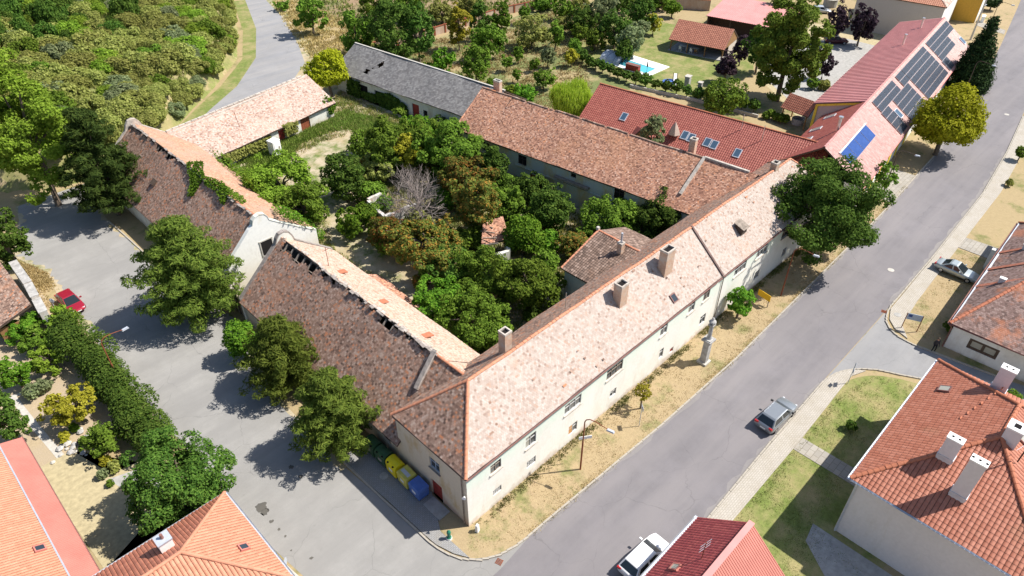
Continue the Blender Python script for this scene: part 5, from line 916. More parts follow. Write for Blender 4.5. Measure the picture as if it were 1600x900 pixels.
post_sign((1324, 600), 2.7, 'yellow diamond priority sign with small plate at the lane corner', [('diamond', 2.45, .36, 'white_paint'), ('box', 1.8, .32, 'window_blue')], rz=.35)
post_sign(None, 2.5, 'round sign seen from behind on the post near the bottom edge', [('disc', 2.3, .35, 'zinc')], base=(-12.0, 5.9), rz=.8)
post_sign(None, 2.4, 'small round sign on a post between the stone wall and red car', [('disc', 2.2, .28, 'zinc')], base=(-13.6, 48.7), rz=2.2)
ib = thing('notice_board', 'pale blue notice board with dark blue square on two dark posts', 'notice board', (46.9, -14.3, 0), math.atan2(-1.35, .55))
for x in (0, 1.45): MB().box((x, 0, 1.05), (.07, .07, 2.1)).build('post', 'rust', ib)
MB().box((.72, -.05, 1.75), (1.35, .04, .75)).build('board', 'window_blue', ib); MB().box((.33, -.075, 1.85), (.34, .012, .3)).build('emblem', 'solar_blue', ib)
m = MB()
for i in range(3): m.box((.95, -.075, 1.95-.17*i), (.62-.1*i, .01, .05))
m.build('printed_lines', 'zinc', ib)
ys = thing('yellow_sign', 'yellow direction board with dark arrow border leaning on posts under the tree', 'sign', (40.4, -1.5, 0), math.atan2(-1.5, -.3))
MB().box((.75, 0, 1.25), (1.6, .05, .75)).build('board', 'yellow_sign', ys); [MB().box((x, .05, .8), (.07, .07, 1.6)).build('post', 'wood_grey', ys) for x in (.1, 1.4)]
m = MB(); m.box((.75, .03, 1.56), (1.45, .012, .06)).box((.75, .03, .94), (1.45, .012, .06)).box((1.36, .032, 1.25), (.12, .012, .5)); m.build('arrow_border', 'rust', ys)
MB().add([(1.12, .035, 1.25), (1.36, .035, 1.48), (1.36, .035, 1.02)], [(0, 1, 2)]).build('arrow_head', 'rust', ys)
# waste containers
def container(y, mat, label, roundlid=False, lidmat=None):
    t = thing('waste_container', label, 'container', (-.85, y, .11), random.uniform(-.05, .05), 'containers along the shaded wall'); t.scale = (.92, .96, .95); b = MB(); b.box((0, 0, .72), (1.05, 1.28, 1.05), 0, 1.08).build('body', mat, t)
    if roundlid:
        m = MB(); n = 8; v = []
        for yy in (-.68, .68):
            for k in range(n+1): a_ = math.pi*k/n; v.append((.56*math.cos(a_), yy, 1.25+.38*math.sin(a_)))
        m.add(v, [(k, k+1, n+2+k, n+1+k) for k in range(n)]+[tuple(range(n, -1, -1)), tuple(range(n+1, 2*n+2))]); l = m.build('lid', lidmat or mat, t)
        for yy in (-.36, .36): MB().lathe([(.1, 0), (.1, .03)], (-.5, yy, 1.46), 10).build('opening', 'dark_gap', l)
    else:
        l = MB().box((0, 0, 1.36), (1.2, 1.42, .2), 0, .9).build('lid', lidmat or mat, t); MB().box((-.08, 0, 1.475), (.35, 1.0, .03)).build('lid_panel', 'zinc' if mat == 'faded_yellow' else mat, l)
    MB().box((-.56, 0, .8), (.012, .5, .3)).build('label_plate', 'white_paint' if mat != 'green_plastic' else 'pale_glass', t)
    for dx in (-.4, .4):
        for dy in (-.5, .5): MB().lathe([(.1, 0), (.1, .06)], (dx, dy, .08), 8).build('wheel', 'rubber', t)
container(4.95, 'blue_plastic', 'blue waste container at the near end of the container row')
container(6.45, 'faded_yellow', 'faded yellow container with grey lid panel beside the blue one')
container(7.95, 'yellow_plastic', 'bright yellow container with domed lid and two round holes', True)
container(9.45, 'green_plastic', 'dark green container with domed lid beside the bright yellow one', True)
container(10.95, 'green_plastic', 'farthest dark green container of the row next to the dense tree', True)
hy = thing('hydrant', 'small green hydrant on the corner grass', 'hydrant', (*g2(702, 842), 0)); MB().lathe([(.2, 0), (.2, .25), (.13, .3), (.13, .75), (.17, .8), (.15, .95), (.05, 1.1)], n=12).build('body', 'hydrant_green', hy); MB().lathe([(.23, 0), (.23, .2)], n=12).build('base', 'white_paint', hy)
mk = thing('marker_stone', 'small white marker post at the foot of the building corner', 'bollard', (*g2(746, 830), 0)); MB().box((0, 0, .4), (.32, .25, .8), .3, .8).build('post', 'white_paint', mk); MB().box((0, 0, .82), (.24, .18, .06), .3, .7).build('cap', 'white_paint', mk)
up_ = thing('utility_pole', 'pale concrete utility pole between the solar house and the ochre building', 'pole', (144.6, 10.6, 0)); MB().tube([(0, 0, 0), (0, 0, 8)], [.2, .13], 8).build('pole', 'pale_concrete', up_); MB().box((0, -.2, 6.8), (1.2, .1, .1)).build('crossarm', 'zinc', up_)
pb = thing('parcel_box', 'white box standing on the grass beside the ochre building', 'cabinet', (*g2(1534, 34), 0), .2); MB().box((0, 0, .6), (1.6, .6, 1.2)).build('body', 'white_paint', pb); MB().box((0, 0, 1.23), (1.7, .7, .06)).build('lid', 'white_paint', pb)
# pool
pd = link('pool_deck', None, kind='structure'); dz = .12
for c, d in (((83.9, 50.5, dz/2), (1.0, 12, dz)), ((88.7, 50.5, dz/2), (2.6, 12, dz)), ((85.9, 45.1, dz/2), (3.0, 1.2, dz)), ((85.9, 56.2, dz/2), (3.0, .6, dz))): MB().box(c, d).build('deck_slab', 'white_paint', pd)
sheet('pool_water', [(84.4, 45.7), (87.4, 45.7), (87.4, 55.9), (84.4, 55.9)], .06, 'water')
pcv = thing('pool_cover', 'arched grey telescopic cover at one end of the pool', 'pool cover', (86.0, 51.4, dz))
t = NT('cover_glass'); t.out((.42, .46, .52), .15)
for j in range(3):
    y0, y1 = j*1.55, (j+1)*1.55; r = 2.2-.06*j; n = 10; v = []
    for yy in (y0, y1): v += [(r*math.cos(math.pi*k/n), yy, .95*r*.62*math.sin(math.pi*k/n)) for k in range(n+1)]
    MB().add(v, [(k, k+1, n+2+k, n+1+k) for k in range(n)]).build('arched_panel', 'cover_glass', pcv); MB().tube([(r*1.01*math.cos(math.pi*k/n), y0, .95*r*.625*math.sin(math.pi*k/n)) for k in range(n+1)], .05, 5).build('rib', 'black', pcv)
bx_ = thing('pool_bench', 'red brown box beside the turquoise pool', 'box', (83.9, 48.3, dz), .1); MB().box((0, 0, .5), (.9, 2.6, 1.0)).build('body', 'red_door', bx_); MB().box((0, 0, 1.03), (1.0, 2.7, .06)).build('lid', 'gutter_brown', bx_)
pa = thing('closed_parasol', 'folded dark parasol on a round grey base by the pool', 'parasol', (84.0, 45.3, dz)); MB().lathe([(.55, 0), (.5, .1)], n=14).build('base', 'concrete', pa); pipe(pa, [(0, 0, 0), (0, 0, 2.5)], .03, 'black', 'pole'); MB().lathe([(.04, 0), (.14, .2), (.09, .9), (.03, 1.3)], (0, 0, 1.3), 8).build('canopy', 'black', pa)
rg = MB().tube([(.45*math.cos(a_), .45*math.sin(a_), .12) for a_ in [2*math.pi*k/14 for k in range(15)]], .14, 8, False).build('swim_ring', 'yellow_plastic', None, (*g2(970, 84), .12)); tag(rg, 'yellow swim ring on the deck behind the pool cover', 'swim ring')
# play corner
sl_ = thing('slide', 'white playground slide with dark frame beside the vine row', 'slide', (*g2(1053, 138), 0), .6); MB().beam((-1.4, 0, .3), (1.4, 0, 2.1), .5, .06).build('chute', 'white_paint', sl_); [MB().box((1.45, y, 1.1), (.08, .08, 2.2)).build('post', 'wood_dark', sl_) for y in (-.35, .35)]
tp = MB().lathe([(1.3, 0), (1.3, .28), (1.15, .28), (1.1, .1)], n=16).build('paddling_pool', 'blue_plastic', None, (*g2(1046, 130), .02)); tag(tp, 'small blue paddling pool at the foot of the slide', 'paddling pool')
for i, (x, y, h) in enumerate(((1073, 137, 2.0), (1092, 146, 1.9))):
    q = thing('stone_pillar', ['thicker grey stone pillar in the lawn beside the slide', 'slimmer grey stone pillar nearer the round green tree'][i], 'pillar', (*g2(x, y), 0), .2, 'garden pillars'); MB().box((0, 0, h/2), (1.0-.3*i, .8-.2*i, h)).build('shaft', 'stone', q); MB().box((0, 0, h+.06), (1.2-.3*i, 1.0-.2*i, .12)).build('cap', 'pale_concrete', q)

# ================================================================ vehicles
def car(name, label, loc, rz, L_, W_, H_, paint, style):
    t = thing(name, label, 'car', loc, rz, 'parked cars'); hw = W_/2; belt = .92 if style != 'suv' else 1.02; hood = .82 if style != 'suv' else .98; x0, x1 = -L_/2, L_/2
    st = {'suv': [(x0, .45, .80, .80), (x0+.1, .30, belt-.02, .95), (x0+.45, .22, belt, 1), (-.2, .2, belt, 1), (x1-1.35, .2, hood+.02, 1), (x1-.75, .22, hood-.03, .98), (x1-.25, .28, hood-.14, .90), (x1, .42, .66, .72)],
          'hatch': [(x0, .42, .78, .82), (x0+.1, .28, belt, .95), (x0+.5, .2, belt, 1), (0, .19, belt, 1), (x1-1.15, .19, hood, 1), (x1-.6, .2, hood-.08, .97), (x1-.2, .26, hood-.2, .88), (x1, .36, .52, .68)],
          'sedan': [(x0, .42, .80, .80), (x0+.12, .28, belt, .93), (x0+.6, .2, belt, 1), (0, .19, belt-.02, 1), (x1-1.5, .19, hood, 1), (x1-.8, .2, hood-.05, .98), (x1-.25, .26, hood-.16, .9), (x1, .38, .55, .7)]}[style]
    sec = [(.80, 0), (.97, .22), (1, .5), (.985, .78), (.93, .95), (.80, 1)]; v = []; n = 12
    for x, zl, zb, wf in st:
        r = [(x, -hw*wf*a, zl+(zb-zl)*b) for a, b in sec]; v += r+[(p[0], -p[1], p[2]) for p in r[::-1]]
    m = MB(); m.add(v, [(i*n+k, i*n+(k+1) % n, (i+1)*n+(k+1) % n, (i+1)*n+k) for i in range(len(st)-1) for k in range(n)]+[tuple(range(n-1, -1, -1)), tuple((len(st)-1)*n+k for k in range(n))]); m.build('body', paint, t, smooth=True)
    xr0, xr1, xf1, xf0 = {'suv': (x0+.12, x0+.58, x1-1.95, x1-1.12), 'hatch': (x0+.15, x0+.6, x1-1.85, x1-1.05), 'sedan': (x0+.6, x0+1.35, x1-2.3, x1-1.4)}[style]; zb, zt = belt-.03, H_-.03; wb, wt = hw*.9, hw*.72; zf = hood-.02
    A = [(xr0, -wb, zb), (xf0, -wb, zf), (xf0, wb, zf), (xr0, wb, zb)]; B = [(xr1, -wt, zt-.04), (xf1, -wt, zt-.02), (xf1, wt, zt-.02), (xr1, wt, zt-.04)]; mid = (xr1+xf1)/2
    C = [(xr1+.15, -wt*.86, zt+.03), (xf1-.12, -wt*.86, zt+.03), (xf1-.12, wt*.86, zt+.03), (xr1+.15, wt*.86, zt+.03)]
    MB().add(A+B+C, [(0, 1, 5, 4), (1, 2, 6, 5), (2, 3, 7, 6), (3, 0, 4, 7), (4, 5, 9, 8), (5, 6, 10, 9), (6, 7, 11, 10), (7, 4, 8, 11), (8, 9, 10, 11)]).build('cabin', paint, t)
    def pane(name, q, mat='car_glass', ins=.08):
        q = [Vector(p) for p in q]; c = sum(q, Vector())/4; nrm = (q[1]-q[0]).cross(q[2]-q[0]).normalized(); cc = Vector((mid, 0, 1)); nrm = -nrm if nrm.dot(c-cc) < 0 else nrm
        MB().add([c+(p-c)*(1-ins)+nrm*.012 for p in q], [(0, 1, 2, 3)]).build(name, mat, t)
    L3 = lambda a, b, f: Vector(a).lerp(Vector(b), f)
    pane('windscreen', [A[1], A[2], B[2], B[1]], ins=.07); pane('rear_window', [A[3], A[0], B[0], B[3]], ins=.13)
    for s, (i, j) in (('l', (0, 1)), ('r', (3, 2))):
        for f0, f1 in ((.08, .5), (.53, .93)): pane('side_window', [L3(A[i], A[j], f0), L3(A[i], A[j], f1), L3(B[i], B[j], f1), L3(B[i], B[j], f0)], ins=.12)
    for sx in (x0+.82, x1-.85):
        for sy in (-1, 1):
            w_ = MB(); r = .33 if style == 'suv' else .3; n2 = 16; pr_ = [(.0, .17), (r*.93, .17), (r, .12), (r, -.0)]; vs = [(rr*math.cos(2*math.pi*k/n2), sy*dd, rr*math.sin(2*math.pi*k/n2)) for rr, dd in [(r, -.1), (r, .06), (r*.9, .1), (r*.62, .1)] for k in range(n2)]
            w_.add(vs, [(i*n2+k, i*n2+(k+1) % n2, (i+1)*n2+(k+1) % n2, (i+1)*n2+k) for i in range(3) for k in range(n2)]); wh = w_.build('wheel', 'rubber', t, (sx, sy*(hw-.09), r)); rm = MB(); n3 = 10
            rm.add([(r*.62*math.cos(2*math.pi*k/n3), sy*.095, r*.62*math.sin(2*math.pi*k/n3)) for k in range(n3)], [tuple(range(n3))]).build('rim', 'steel', wh)
    for sy in (-1, 1):
        MB().box((x1-.24, sy*hw*.64, hood-.27), (.26, .3, .12), -sy*.5).build('headlight', 'head_light', t); MB().box((x0+.06, sy*hw*.74, belt-.12), (.16, .34, .2), sy*.2).build('tail_light', 'tail_red', t); MB().box((xf0-.45, sy*(hw+.1), belt+.08), (.14, .22, .13)).build('mirror', paint if paint != 'paint_grey' else 'black', t)
    MB().box((x0-.005, 0, .62), (.02, .52, .12)).build('number_plate', 'white_paint', t); MB().box((x1-.01, 0, .45), (.04, .5, .1)).build('number_plate', 'white_paint', t)
    if style == 'suv': [MB().beam((xr1+.2, s*wt*.9, zt+.06), (xf1-.15, s*wt*.9, zt+.06), .04, .04).build('roof_rail', 'steel', t) for s in (-1, 1)]
    return t
car('parked_car', 'silver grey crossover car parked by the kerb on the street', (26.6, -11.25, .012), math.radians(-3), 4.55, 1.85, 1.62, 'paint_grey', 'suv')
car('parked_car', 'white car parked at the lower street edge partly hidden by a red roof', (7.2, -11.25, .012), math.radians(-2), 4.4, 1.8, 1.5, 'paint_white', 'hatch')
car('parked_car', 'pale silver sedan parked across the sidewalk facing the bungalow', (60.5, -15.0, .06), math.radians(-91), 4.5, 1.75, 1.42, 'paint_sedan', 'sedan')
car('parked_car', 'dark red hatchback parked at the edge of the side road', (-12.0, 49.6, .02), math.radians(-86), 4.0, 1.68, 1.45, 'paint_red', 'hatch')
car('parked_car', 'maroon dark estate car in the shade behind the big plane tree', (*g2(1305, 68), .02), math.radians(-48), 4.5, 1.8, 1.55, 'paint_maroon', 'suv')
car('parked_car', 'silver car half hidden in the far yard above the plane tree', (*g2(1282, 20), .02), math.radians(-55), 4.3, 1.75, 1.45, 'paint_silver', 'hatch')
tk = thing('water_tank', 'round grey tank standing in the far yard behind the purple trees', 'tank', (*g2(1296, 10), 0)); MB().lathe([(1.5, 0), (1.5, 1.6)], n=18).build('body', 'concrete', tk); MB().lathe([(1.58, 0), (1.58, .12)], (0, 0, 1.6), 18).build('lid', 'pale_concrete', tk)

# ================================================================ the person by the bungalow corner
pe = thing('person', 'person in dark clothes standing at the shaded corner of the white bungalow', 'person', (45.6, -17.9, .02), 2.3)
t = NT('person_skin'); t.out((.45, .24, .16), .6)
t = NT('person_clothes'); sp = t.new('ShaderNodeSeparateXYZ'); t.link(t.coord(), sp.inputs[0]); mp = t.new('ShaderNodeMapRange'); mp.inputs[2].default_value = 1.8; t.link(sp.outputs[2], mp.inputs[0])
t.out(t.ramp(mp.outputs[0], [(0, (.012, .012, .014)), (.53, (.016, .016, .02)), (.54, (.035, .03, .034)), (.828, (.035, .03, .034)), (.832, (.42, .22, .15))], 'CONSTANT'), .8)
J = [((0, 0, .95), .15), ((0, 0, 1.15), .15), ((0, .02, 1.38), .17), ((0, .02, 1.5), .07), ((0, .05, 1.62), .1), ((0, .05, 1.72), .085),
     ((.1, 0, .88), .1), ((.12, .03, .48), .07), ((.14, -.02, .09), .05), ((.14, .12, .04), .05), ((-.1, 0, .88), .1), ((-.12, .08, .48), .07), ((-.14, .02, .09), .05), ((-.14, .16, .04), .05),
     ((.2, 0, 1.41), .07), ((.27, -.02, 1.12), .05), ((.25, .12, .9), .038), ((.24, .17, .83), .035), ((-.2, 0, 1.41), .07), ((-.27, -.02, 1.12), .05), ((-.24, .14, .94), .038), ((-.23, .2, .88), .035)]
Ed = [(0, 1), (1, 2), (2, 3), (3, 4), (4, 5), (0, 6), (6, 7), (7, 8), (8, 9), (0, 10), (10, 11), (11, 12), (12, 13), (2, 14), (14, 15), (15, 16), (16, 17), (2, 18), (18, 19), (19, 20), (20, 21)]
for hnd, sx in ((17, 1), (21, -1)):
    hx_, hy_, hz_ = J[hnd][0]
    for k in range(5):
        i0 = len(J); dx = sx*(-.03+.015*k) if k < 4 else -sx*.045; J.append(((hx_+dx, hy_+.03, hz_-.035), .009)); J.append(((hx_+dx, hy_+.035+.01*(k % 2), hz_-.09+.012*abs(k-1.5)+(.03 if k == 4 else 0)), .008)); Ed += [(hnd, i0), (i0, i0+1)]
me = bpy.data.meshes.new('body'); me.from_pydata([j[0] for j in J], Ed, []); me.materials.append(M['person_clothes']); bo = link('body', me, pe); sk_ = bo.modifiers.new('skin', 'SKIN')
for i, vv in enumerate(me.skin_vertices[0].data if me.skin_vertices else []): vv.radius = (J[i][1], J[i][1])
if not me.skin_vertices:
    bpy.context.view_layer.objects.active = bo; bpy.ops.mesh.customdata_skin_add()
    for i, vv in enumerate(me.skin_vertices[0].data): vv.radius = (J[i][1], J[i][1]); vv.use_root = (i == 0)
sb_ = bo.modifiers.new('sub', 'SUBSURF'); sb_.levels = 1; sb_.render_levels = 1
MB().lathe([(.04, 0), (.105, .01), (.115, .06), (.09, .13), (.03, .16)], (0, .035, 1.67), 10).build('hair', 'wood_dark', pe, smooth=True)
# ================================================================ vegetation
def unit(a): return a/np.maximum(np.linalg.norm(a, axis=1, keepdims=True), 1e-6)
def leaves(P, N, l, w, rng, droop=0, jit=.35):
    """diamond shaped, slightly folded leaf sprays at P facing roughly N"""
    n = len(P); N = unit(N + rng.normal(0, jit, (n, 3))); A = unit(np.cross(N, rng.normal(0, 1, (n, 3))))
    if droop: A = unit(A*(1-droop)+np.array([[0, 0, -1.]])*droop)
    Bv = np.cross(N, A); s = rng.uniform(.65, 1.35, (n, 1)); L2 = A*l*.5*s; W2 = Bv*w*.5*s; f = N*w*.16*s
    V = np.stack([P-L2, P+W2+f-L2*.15, P+L2, P-W2+f-L2*.15], 1).reshape(-1, 3); F = np.arange(n*4).reshape(n, 4); return V, F
def fib(n, rng):
    i = np.arange(n)+.5; ph = np.arccos(1-2*i/n); th = math.pi*(1+5**.5)*i + rng.uniform(0, 6.28); return np.stack([np.cos(th)*np.sin(ph), np.sin(th)*np.sin(ph), np.cos(ph)], 1)
def blobs_for(kind, r, rz, rng):
    if kind == 'cone':
        k = 46; h = np.linspace(-1, .97, k)**1; rad = r*np.clip((1-h)/2, 0.02, 1)**.72*np.where(h < -.8, .85, 1); th = np.arange(k)*2.399; off = rad*.45
        return np.stack([off*np.cos(th), off*np.sin(th), h*rz, np.maximum(rad*.72, .22*r)], 1)
    if kind == 'pine':    # whorls of branches, each a row of flat needle pads that ends in a ragged tip
        out = []
        for h in np.linspace(-.88, .93, 12):
            pr_ = (1-((h+1)/2)**1.7*.85)*(1 if h > -.6 else .82); nb = max(4, int(11*pr_)); a0 = rng.uniform(0, 6.28)
            for j in range(nb):
                a = a0+2*math.pi*j/nb+rng.normal(0, .16); ln = r*pr_*rng.uniform(.72, 1.12); tilt = rng.normal(.06, .1)
                for f in (.35, .58, .8, 1.0): out.append((math.cos(a)*ln*f, math.sin(a)*ln*f, rz*h*.93+ln*f*tilt+rng.normal(0, .03*rz), r*.165*(1.15-.55*f)*rng.uniform(.75, 1.2)))
        return np.array(out)
    if kind in ('round', 'loose', 'tall'):    # limbs that each carry a cluster of smaller sprays
        nl, nc, far, br = {'round': (22, 6, .66, .17), 'loose': (17, 6, .68, .16), 'tall': (22, 5, .68, .165)}[kind]; d = unit(fib(nl, rng)+rng.normal(0, .2, (nl, 3))); out = []; sd_ = rng.uniform(0, 50)
        for q in d:
            k = far*rng.uniform(.72, 1.08)*(1+.28*noise.noise(Vector((q[0]*1.6+sd_, q[1]*1.6, q[2]*1.6)))); cl = q*k
            if kind == 'tall': cl[:2] *= 1-.3*max(q[2], 0)
            for j in range(nc): o_ = cl+rng.normal(0, .15, 3); out.append((o_[0]*r, o_[1]*r, o_[2]*rz*(1 if o_[2] > 0 else .9), br*(r+min(r, rz))/2*rng.uniform(.65, 1.4)))
        return np.array(out)
    n = {'round': 60, 'pine': 130, 'loose': 46, 'ball': 44, 'tall': 56, 'shrub': 20, 'weep': 24}[kind]; br = {'round': .26, 'pine': .17, 'loose': .25, 'ball': .30, 'tall': .24, 'shrub': .38, 'weep': .4}[kind]
    d = fib(n, rng); d += rng.normal(0, .16 if kind != 'ball' else .07, d.shape); d = unit(d); fr = rng.uniform(.6, .95, n) if kind not in ('loose', 'tall') else rng.uniform(.5, 1.04, n)
    if kind == 'pine': fr = rng.uniform(.5, 1.08, n)
    c = d*fr[:, None]*(1-br*.55); c[:, 2] = np.where(c[:, 2] < 0, c[:, 2]*.85, c[:, 2]); c *= np.array([r, r, rz]); R_ = br*min(r, (r+rz)/2)*rng.uniform(.6, 1.4, n); c *= .93
    if kind == 'tall': c[:, :2] *= np.clip(1.05-.35*np.abs(c[:, 2:3]/rz-.0)**2, .3, 1)
    # uneven outline: low-frequency bulges and hollows
    sd_ = rng.uniform(0, 50); k = np.array([1+.30*noise.noise(Vector((q[0]/r*1.5+sd_, q[1]/r*1.5, q[2]/rz*1.5))) for q in c]) if kind not in ('weep', 'ball') else np.ones(n)
    c = c*k[:, None]; return np.concatenate([c, R_[:, None]], 1)
def crown_mesh(kind, r, rz, l, cov, seed, mat):
    rng = np.random.default_rng(seed); B = blobs_for(kind, r, rz, rng); l = l*1.45 if kind == 'pine' else l; w = l*{'pine': .24, 'cone': .4, 'weep': .28}.get(kind, .62)
    S = 4*math.pi*((r*r)**1.6/3 + 2*(r*rz)**1.6/3)**(1/1.6); n = int(cov*S/(l*w*.5)); n = min(n, 38000); p = B[:, 3]**2; p /= p.sum(); bi = rng.choice(len(B), n, p=p)
    d = unit(rng.normal(0, 1, (n, 3))); c = B[bi, :3]; out = unit(c/np.array([r, r, rz])); flip = (d*out).sum(1) < -.35; d[flip] = -d[flip]
    rad = B[bi, 3:4]*np.clip(rng.normal(.92, .14, (n, 1)), .3, 1.25); sq = np.array([[1, 1, .8]]) if kind != 'pine' else np.array([[1.25, 1.25, .55]])
    P = c+d*rad*sq; N = unit(d*.8+np.array([[0, 0, .45]]))
    if kind == 'weep': P[:, 2] -= np.abs(rng.normal(0, rz*.28, n)); 
    V, F = leaves(P, N, l*(1 if kind != 'weep' else 2.2), w, rng, {'weep': .8, 'cone': .35}.get(kind, .0)); return npmesh('crown', V, F, mat), B
CACHE = {}; VAR = {}
def get_crown(kind, r, rz, depth, cov, uniq, mat):
    l = min(max(.0041*depth, .18), .7)*(1.15 if kind in ('pine', 'cone') else 1)
    if uniq: return crown_mesh(kind, r, rz, l, cov, uniq, mat)+((r, rz),)
    q = round(math.log(r)/math.log(1.28)); asp = round(rz/r*2.5)/2.5 or .4; rq = 1.28**q; k0 = (kind, q, asp, round(l*8)); VAR[k0] = (VAR.get(k0, -1)+1) % 2; key = k0+(VAR[k0],)
    if key not in CACHE: CACHE[key] = crown_mesh(kind, rq, rq*asp, l, cov, len(CACHE)*7+3, mat)+((rq, rq*asp),)
    return CACHE[key]
def solve(cx, cy, rx, ry, clear):
    zc = 3.0
    for _ in range(6):
        p = G(cx, cy, zc); v = p-CAMP; dep = v.dot(FW); r = rx*dep/FPX; rm = ry*dep/FPX; sp = (CAMP.z-zc)/v.length; rz = math.sqrt(max(rm*rm-(r*sp)**2, (.42*r)**2))/math.sqrt(1-sp*sp); zc = clear+rz
    return p, dep, r, rz, zc
NT_ = [0]
def tree(kind, mat, cx, cy, rx, ry, clear, label, cat='tree', name='tree', group=None, uniq=0, cov=1.75, bark='bark', zoff=0, ground=None, at=None):
    if at: (x, y, r, rz) = at; zc = clear+rz; dep = (Vector((x, y, zc))-CAMP).dot(FW); p = Vector((x, y, zc))
    else: p, dep, r, rz, zc = solve(cx, cy, rx, ry, clear)
    NT_[0] += 1; me, B, (r0, z0) = get_crown(kind, r, rz, dep, cov, uniq, mat); rng = random.Random(NT_[0]*13+5)
    t = thing(name, label, cat, (p.x, p.y, zoff), 0, group); c = link('crown', me, t, (0, 0, zc)); c.scale = (r/r0, r/r0, rz/z0)
    if not uniq: c.rotation_euler.z = rng.uniform(0, 6.28)
    if me.materials[0] != M[mat]: c.material_slots[0].link = 'OBJECT'; c.material_slots[0].material = M[mat]
    if kind != 'shrub' or clear > .4:
        tr = max(.05, .055*r+.03); m = MB(); wob = lambda s: Vector((rng.uniform(-s, s), rng.uniform(-s, s), 0)); top = zc+rz*.45
        pts = [Vector((0, 0, -.1)), Vector((0, 0, .15)), wob(tr)+Vector((0, 0, zc*.45)), wob(tr*2)+Vector((0, 0, zc*.8)), wob(tr*3)+Vector((0, 0, top))]; m.tube(pts, [tr*1.5, tr*1.15, tr, tr*.75, tr*.25], 7)
        for i in range(6):
            b = B[rng.randrange(len(B))]; e = Vector((b[0]*r/r0, b[1]*r/r0, zc+b[2]*rz/z0)); s = pts[2].lerp(pts[3], rng.random()); m.tube([s, s.lerp(e, .5)+Vector((0, 0, .12*r)), e], [tr*.5, tr*.32, tr*.1], 5)
        m.build('trunk', bark, t)
    return t
# ---- big trees
tree('pine', 'leaf_pine', 287, 415, 90, 87, .9, 'largest bushy pine at the road bend below the white gable', uniq=101, cov=2.4)
tree('pine', 'leaf_pine', 440, 548, 72, 68, .5, 'pine between the two others beside the long dark roof', uniq=102, cov=2.4)
tree('pine', 'leaf_pine', 518, 638, 74, 76, .6, 'rounded pine next to the waste containers', uniq=103, cov=2.4)
tree('pine', 'leaf_darkpine', 152, 250, 66, 84, 1.0, 'dark pine standing at the end of the upper barn', uniq=104, cov=2.4)
tree('round', 'leaf_bright', 35, 198, 80, 122, 1.2, 'large bright maple at the left edge', uniq=105, cov=2.1)
tree('round', 'leaf_dark', 5, 372, 34, 55, .6, 'dark tree at the left edge below the maple', uniq=106)
tree('round', 'leaf_dark', 278, 752, 84, 82, .3, 'leafy tree beside the orange pyramid roof', uniq=107, cov=2.1)
tree('ball', 'leaf_ivy', 376, 530, 28, 34, .3, 'small bright bush at the foot of the middle pine', 'shrub', 'shrub', uniq=108)
tree('round', 'leaf_dark', 1288, 326, 92, 86, 1.4, 'large dark street tree at the end of the long building', uniq=109, cov=2.2)
tree('round', 'leaf_plane', 1235, 70, 60, 86, .4, 'tall plane tree in the yard behind the solar house', uniq=110, cov=3.0)
tree('ball', 'leaf_lime', 1484, 186, 55, 56, .5, 'round yellow green tree by the street kerb', uniq=111, cov=2.3)
tree('cone', 'leaf_cypress', 0, 0, 0, 0, .2, 'tall dark conical cypress beside the far street', uniq=112, cov=3.6, at=(117.5, 2.6, 3.4, 5.8))
tree('weep', 'leaf_willow', 892, 152, 32, 30, .6, 'yellow green weeping willow beside the red roofed house', uniq=113, cov=3.0)
tree('tall', 'leaf_ivy', 1158, 470, 25, 24, .8, 'small bright street tree beside the yellow board', uniq=114)
tree('loose', 'leaf_yellow', 1005, 611, 15, 17, 1.2, 'thin yellowish sapling on the dry verge', uniq=115, cov=.55)
tree('loose', 'leaf_mid', 1384, 276, 18, 26, .8, 'slim young street tree near the solar house corner', uniq=116, cov=1.1)
tree('ball', 'leaf_dark', 1330, 664, 9, 9, .1, 'small clipped round bush on the front lawn', 'shrub', 'shrub')
tree('ball', 'leaf_lime', 512, 108, 36, 34, 1.2, 'rounded lime green tree at the end of the slate roof', uniq=117, cov=2.1)
tree('ball', 'leaf_ivy', 510, 165, 15, 18, .1, 'clipped bush at the end of the pink outbuilding', 'shrub', 'shrub')
tree('tall', 'leaf_grey', 1020, 204, 22, 28, 3.0, 'grey green tree before the red roof gable', uniq=118)
tree('round', 'leaf_mid', 1131, 152, 36, 30, 1.0, 'round green tree at the end of the vine row', uniq=119)
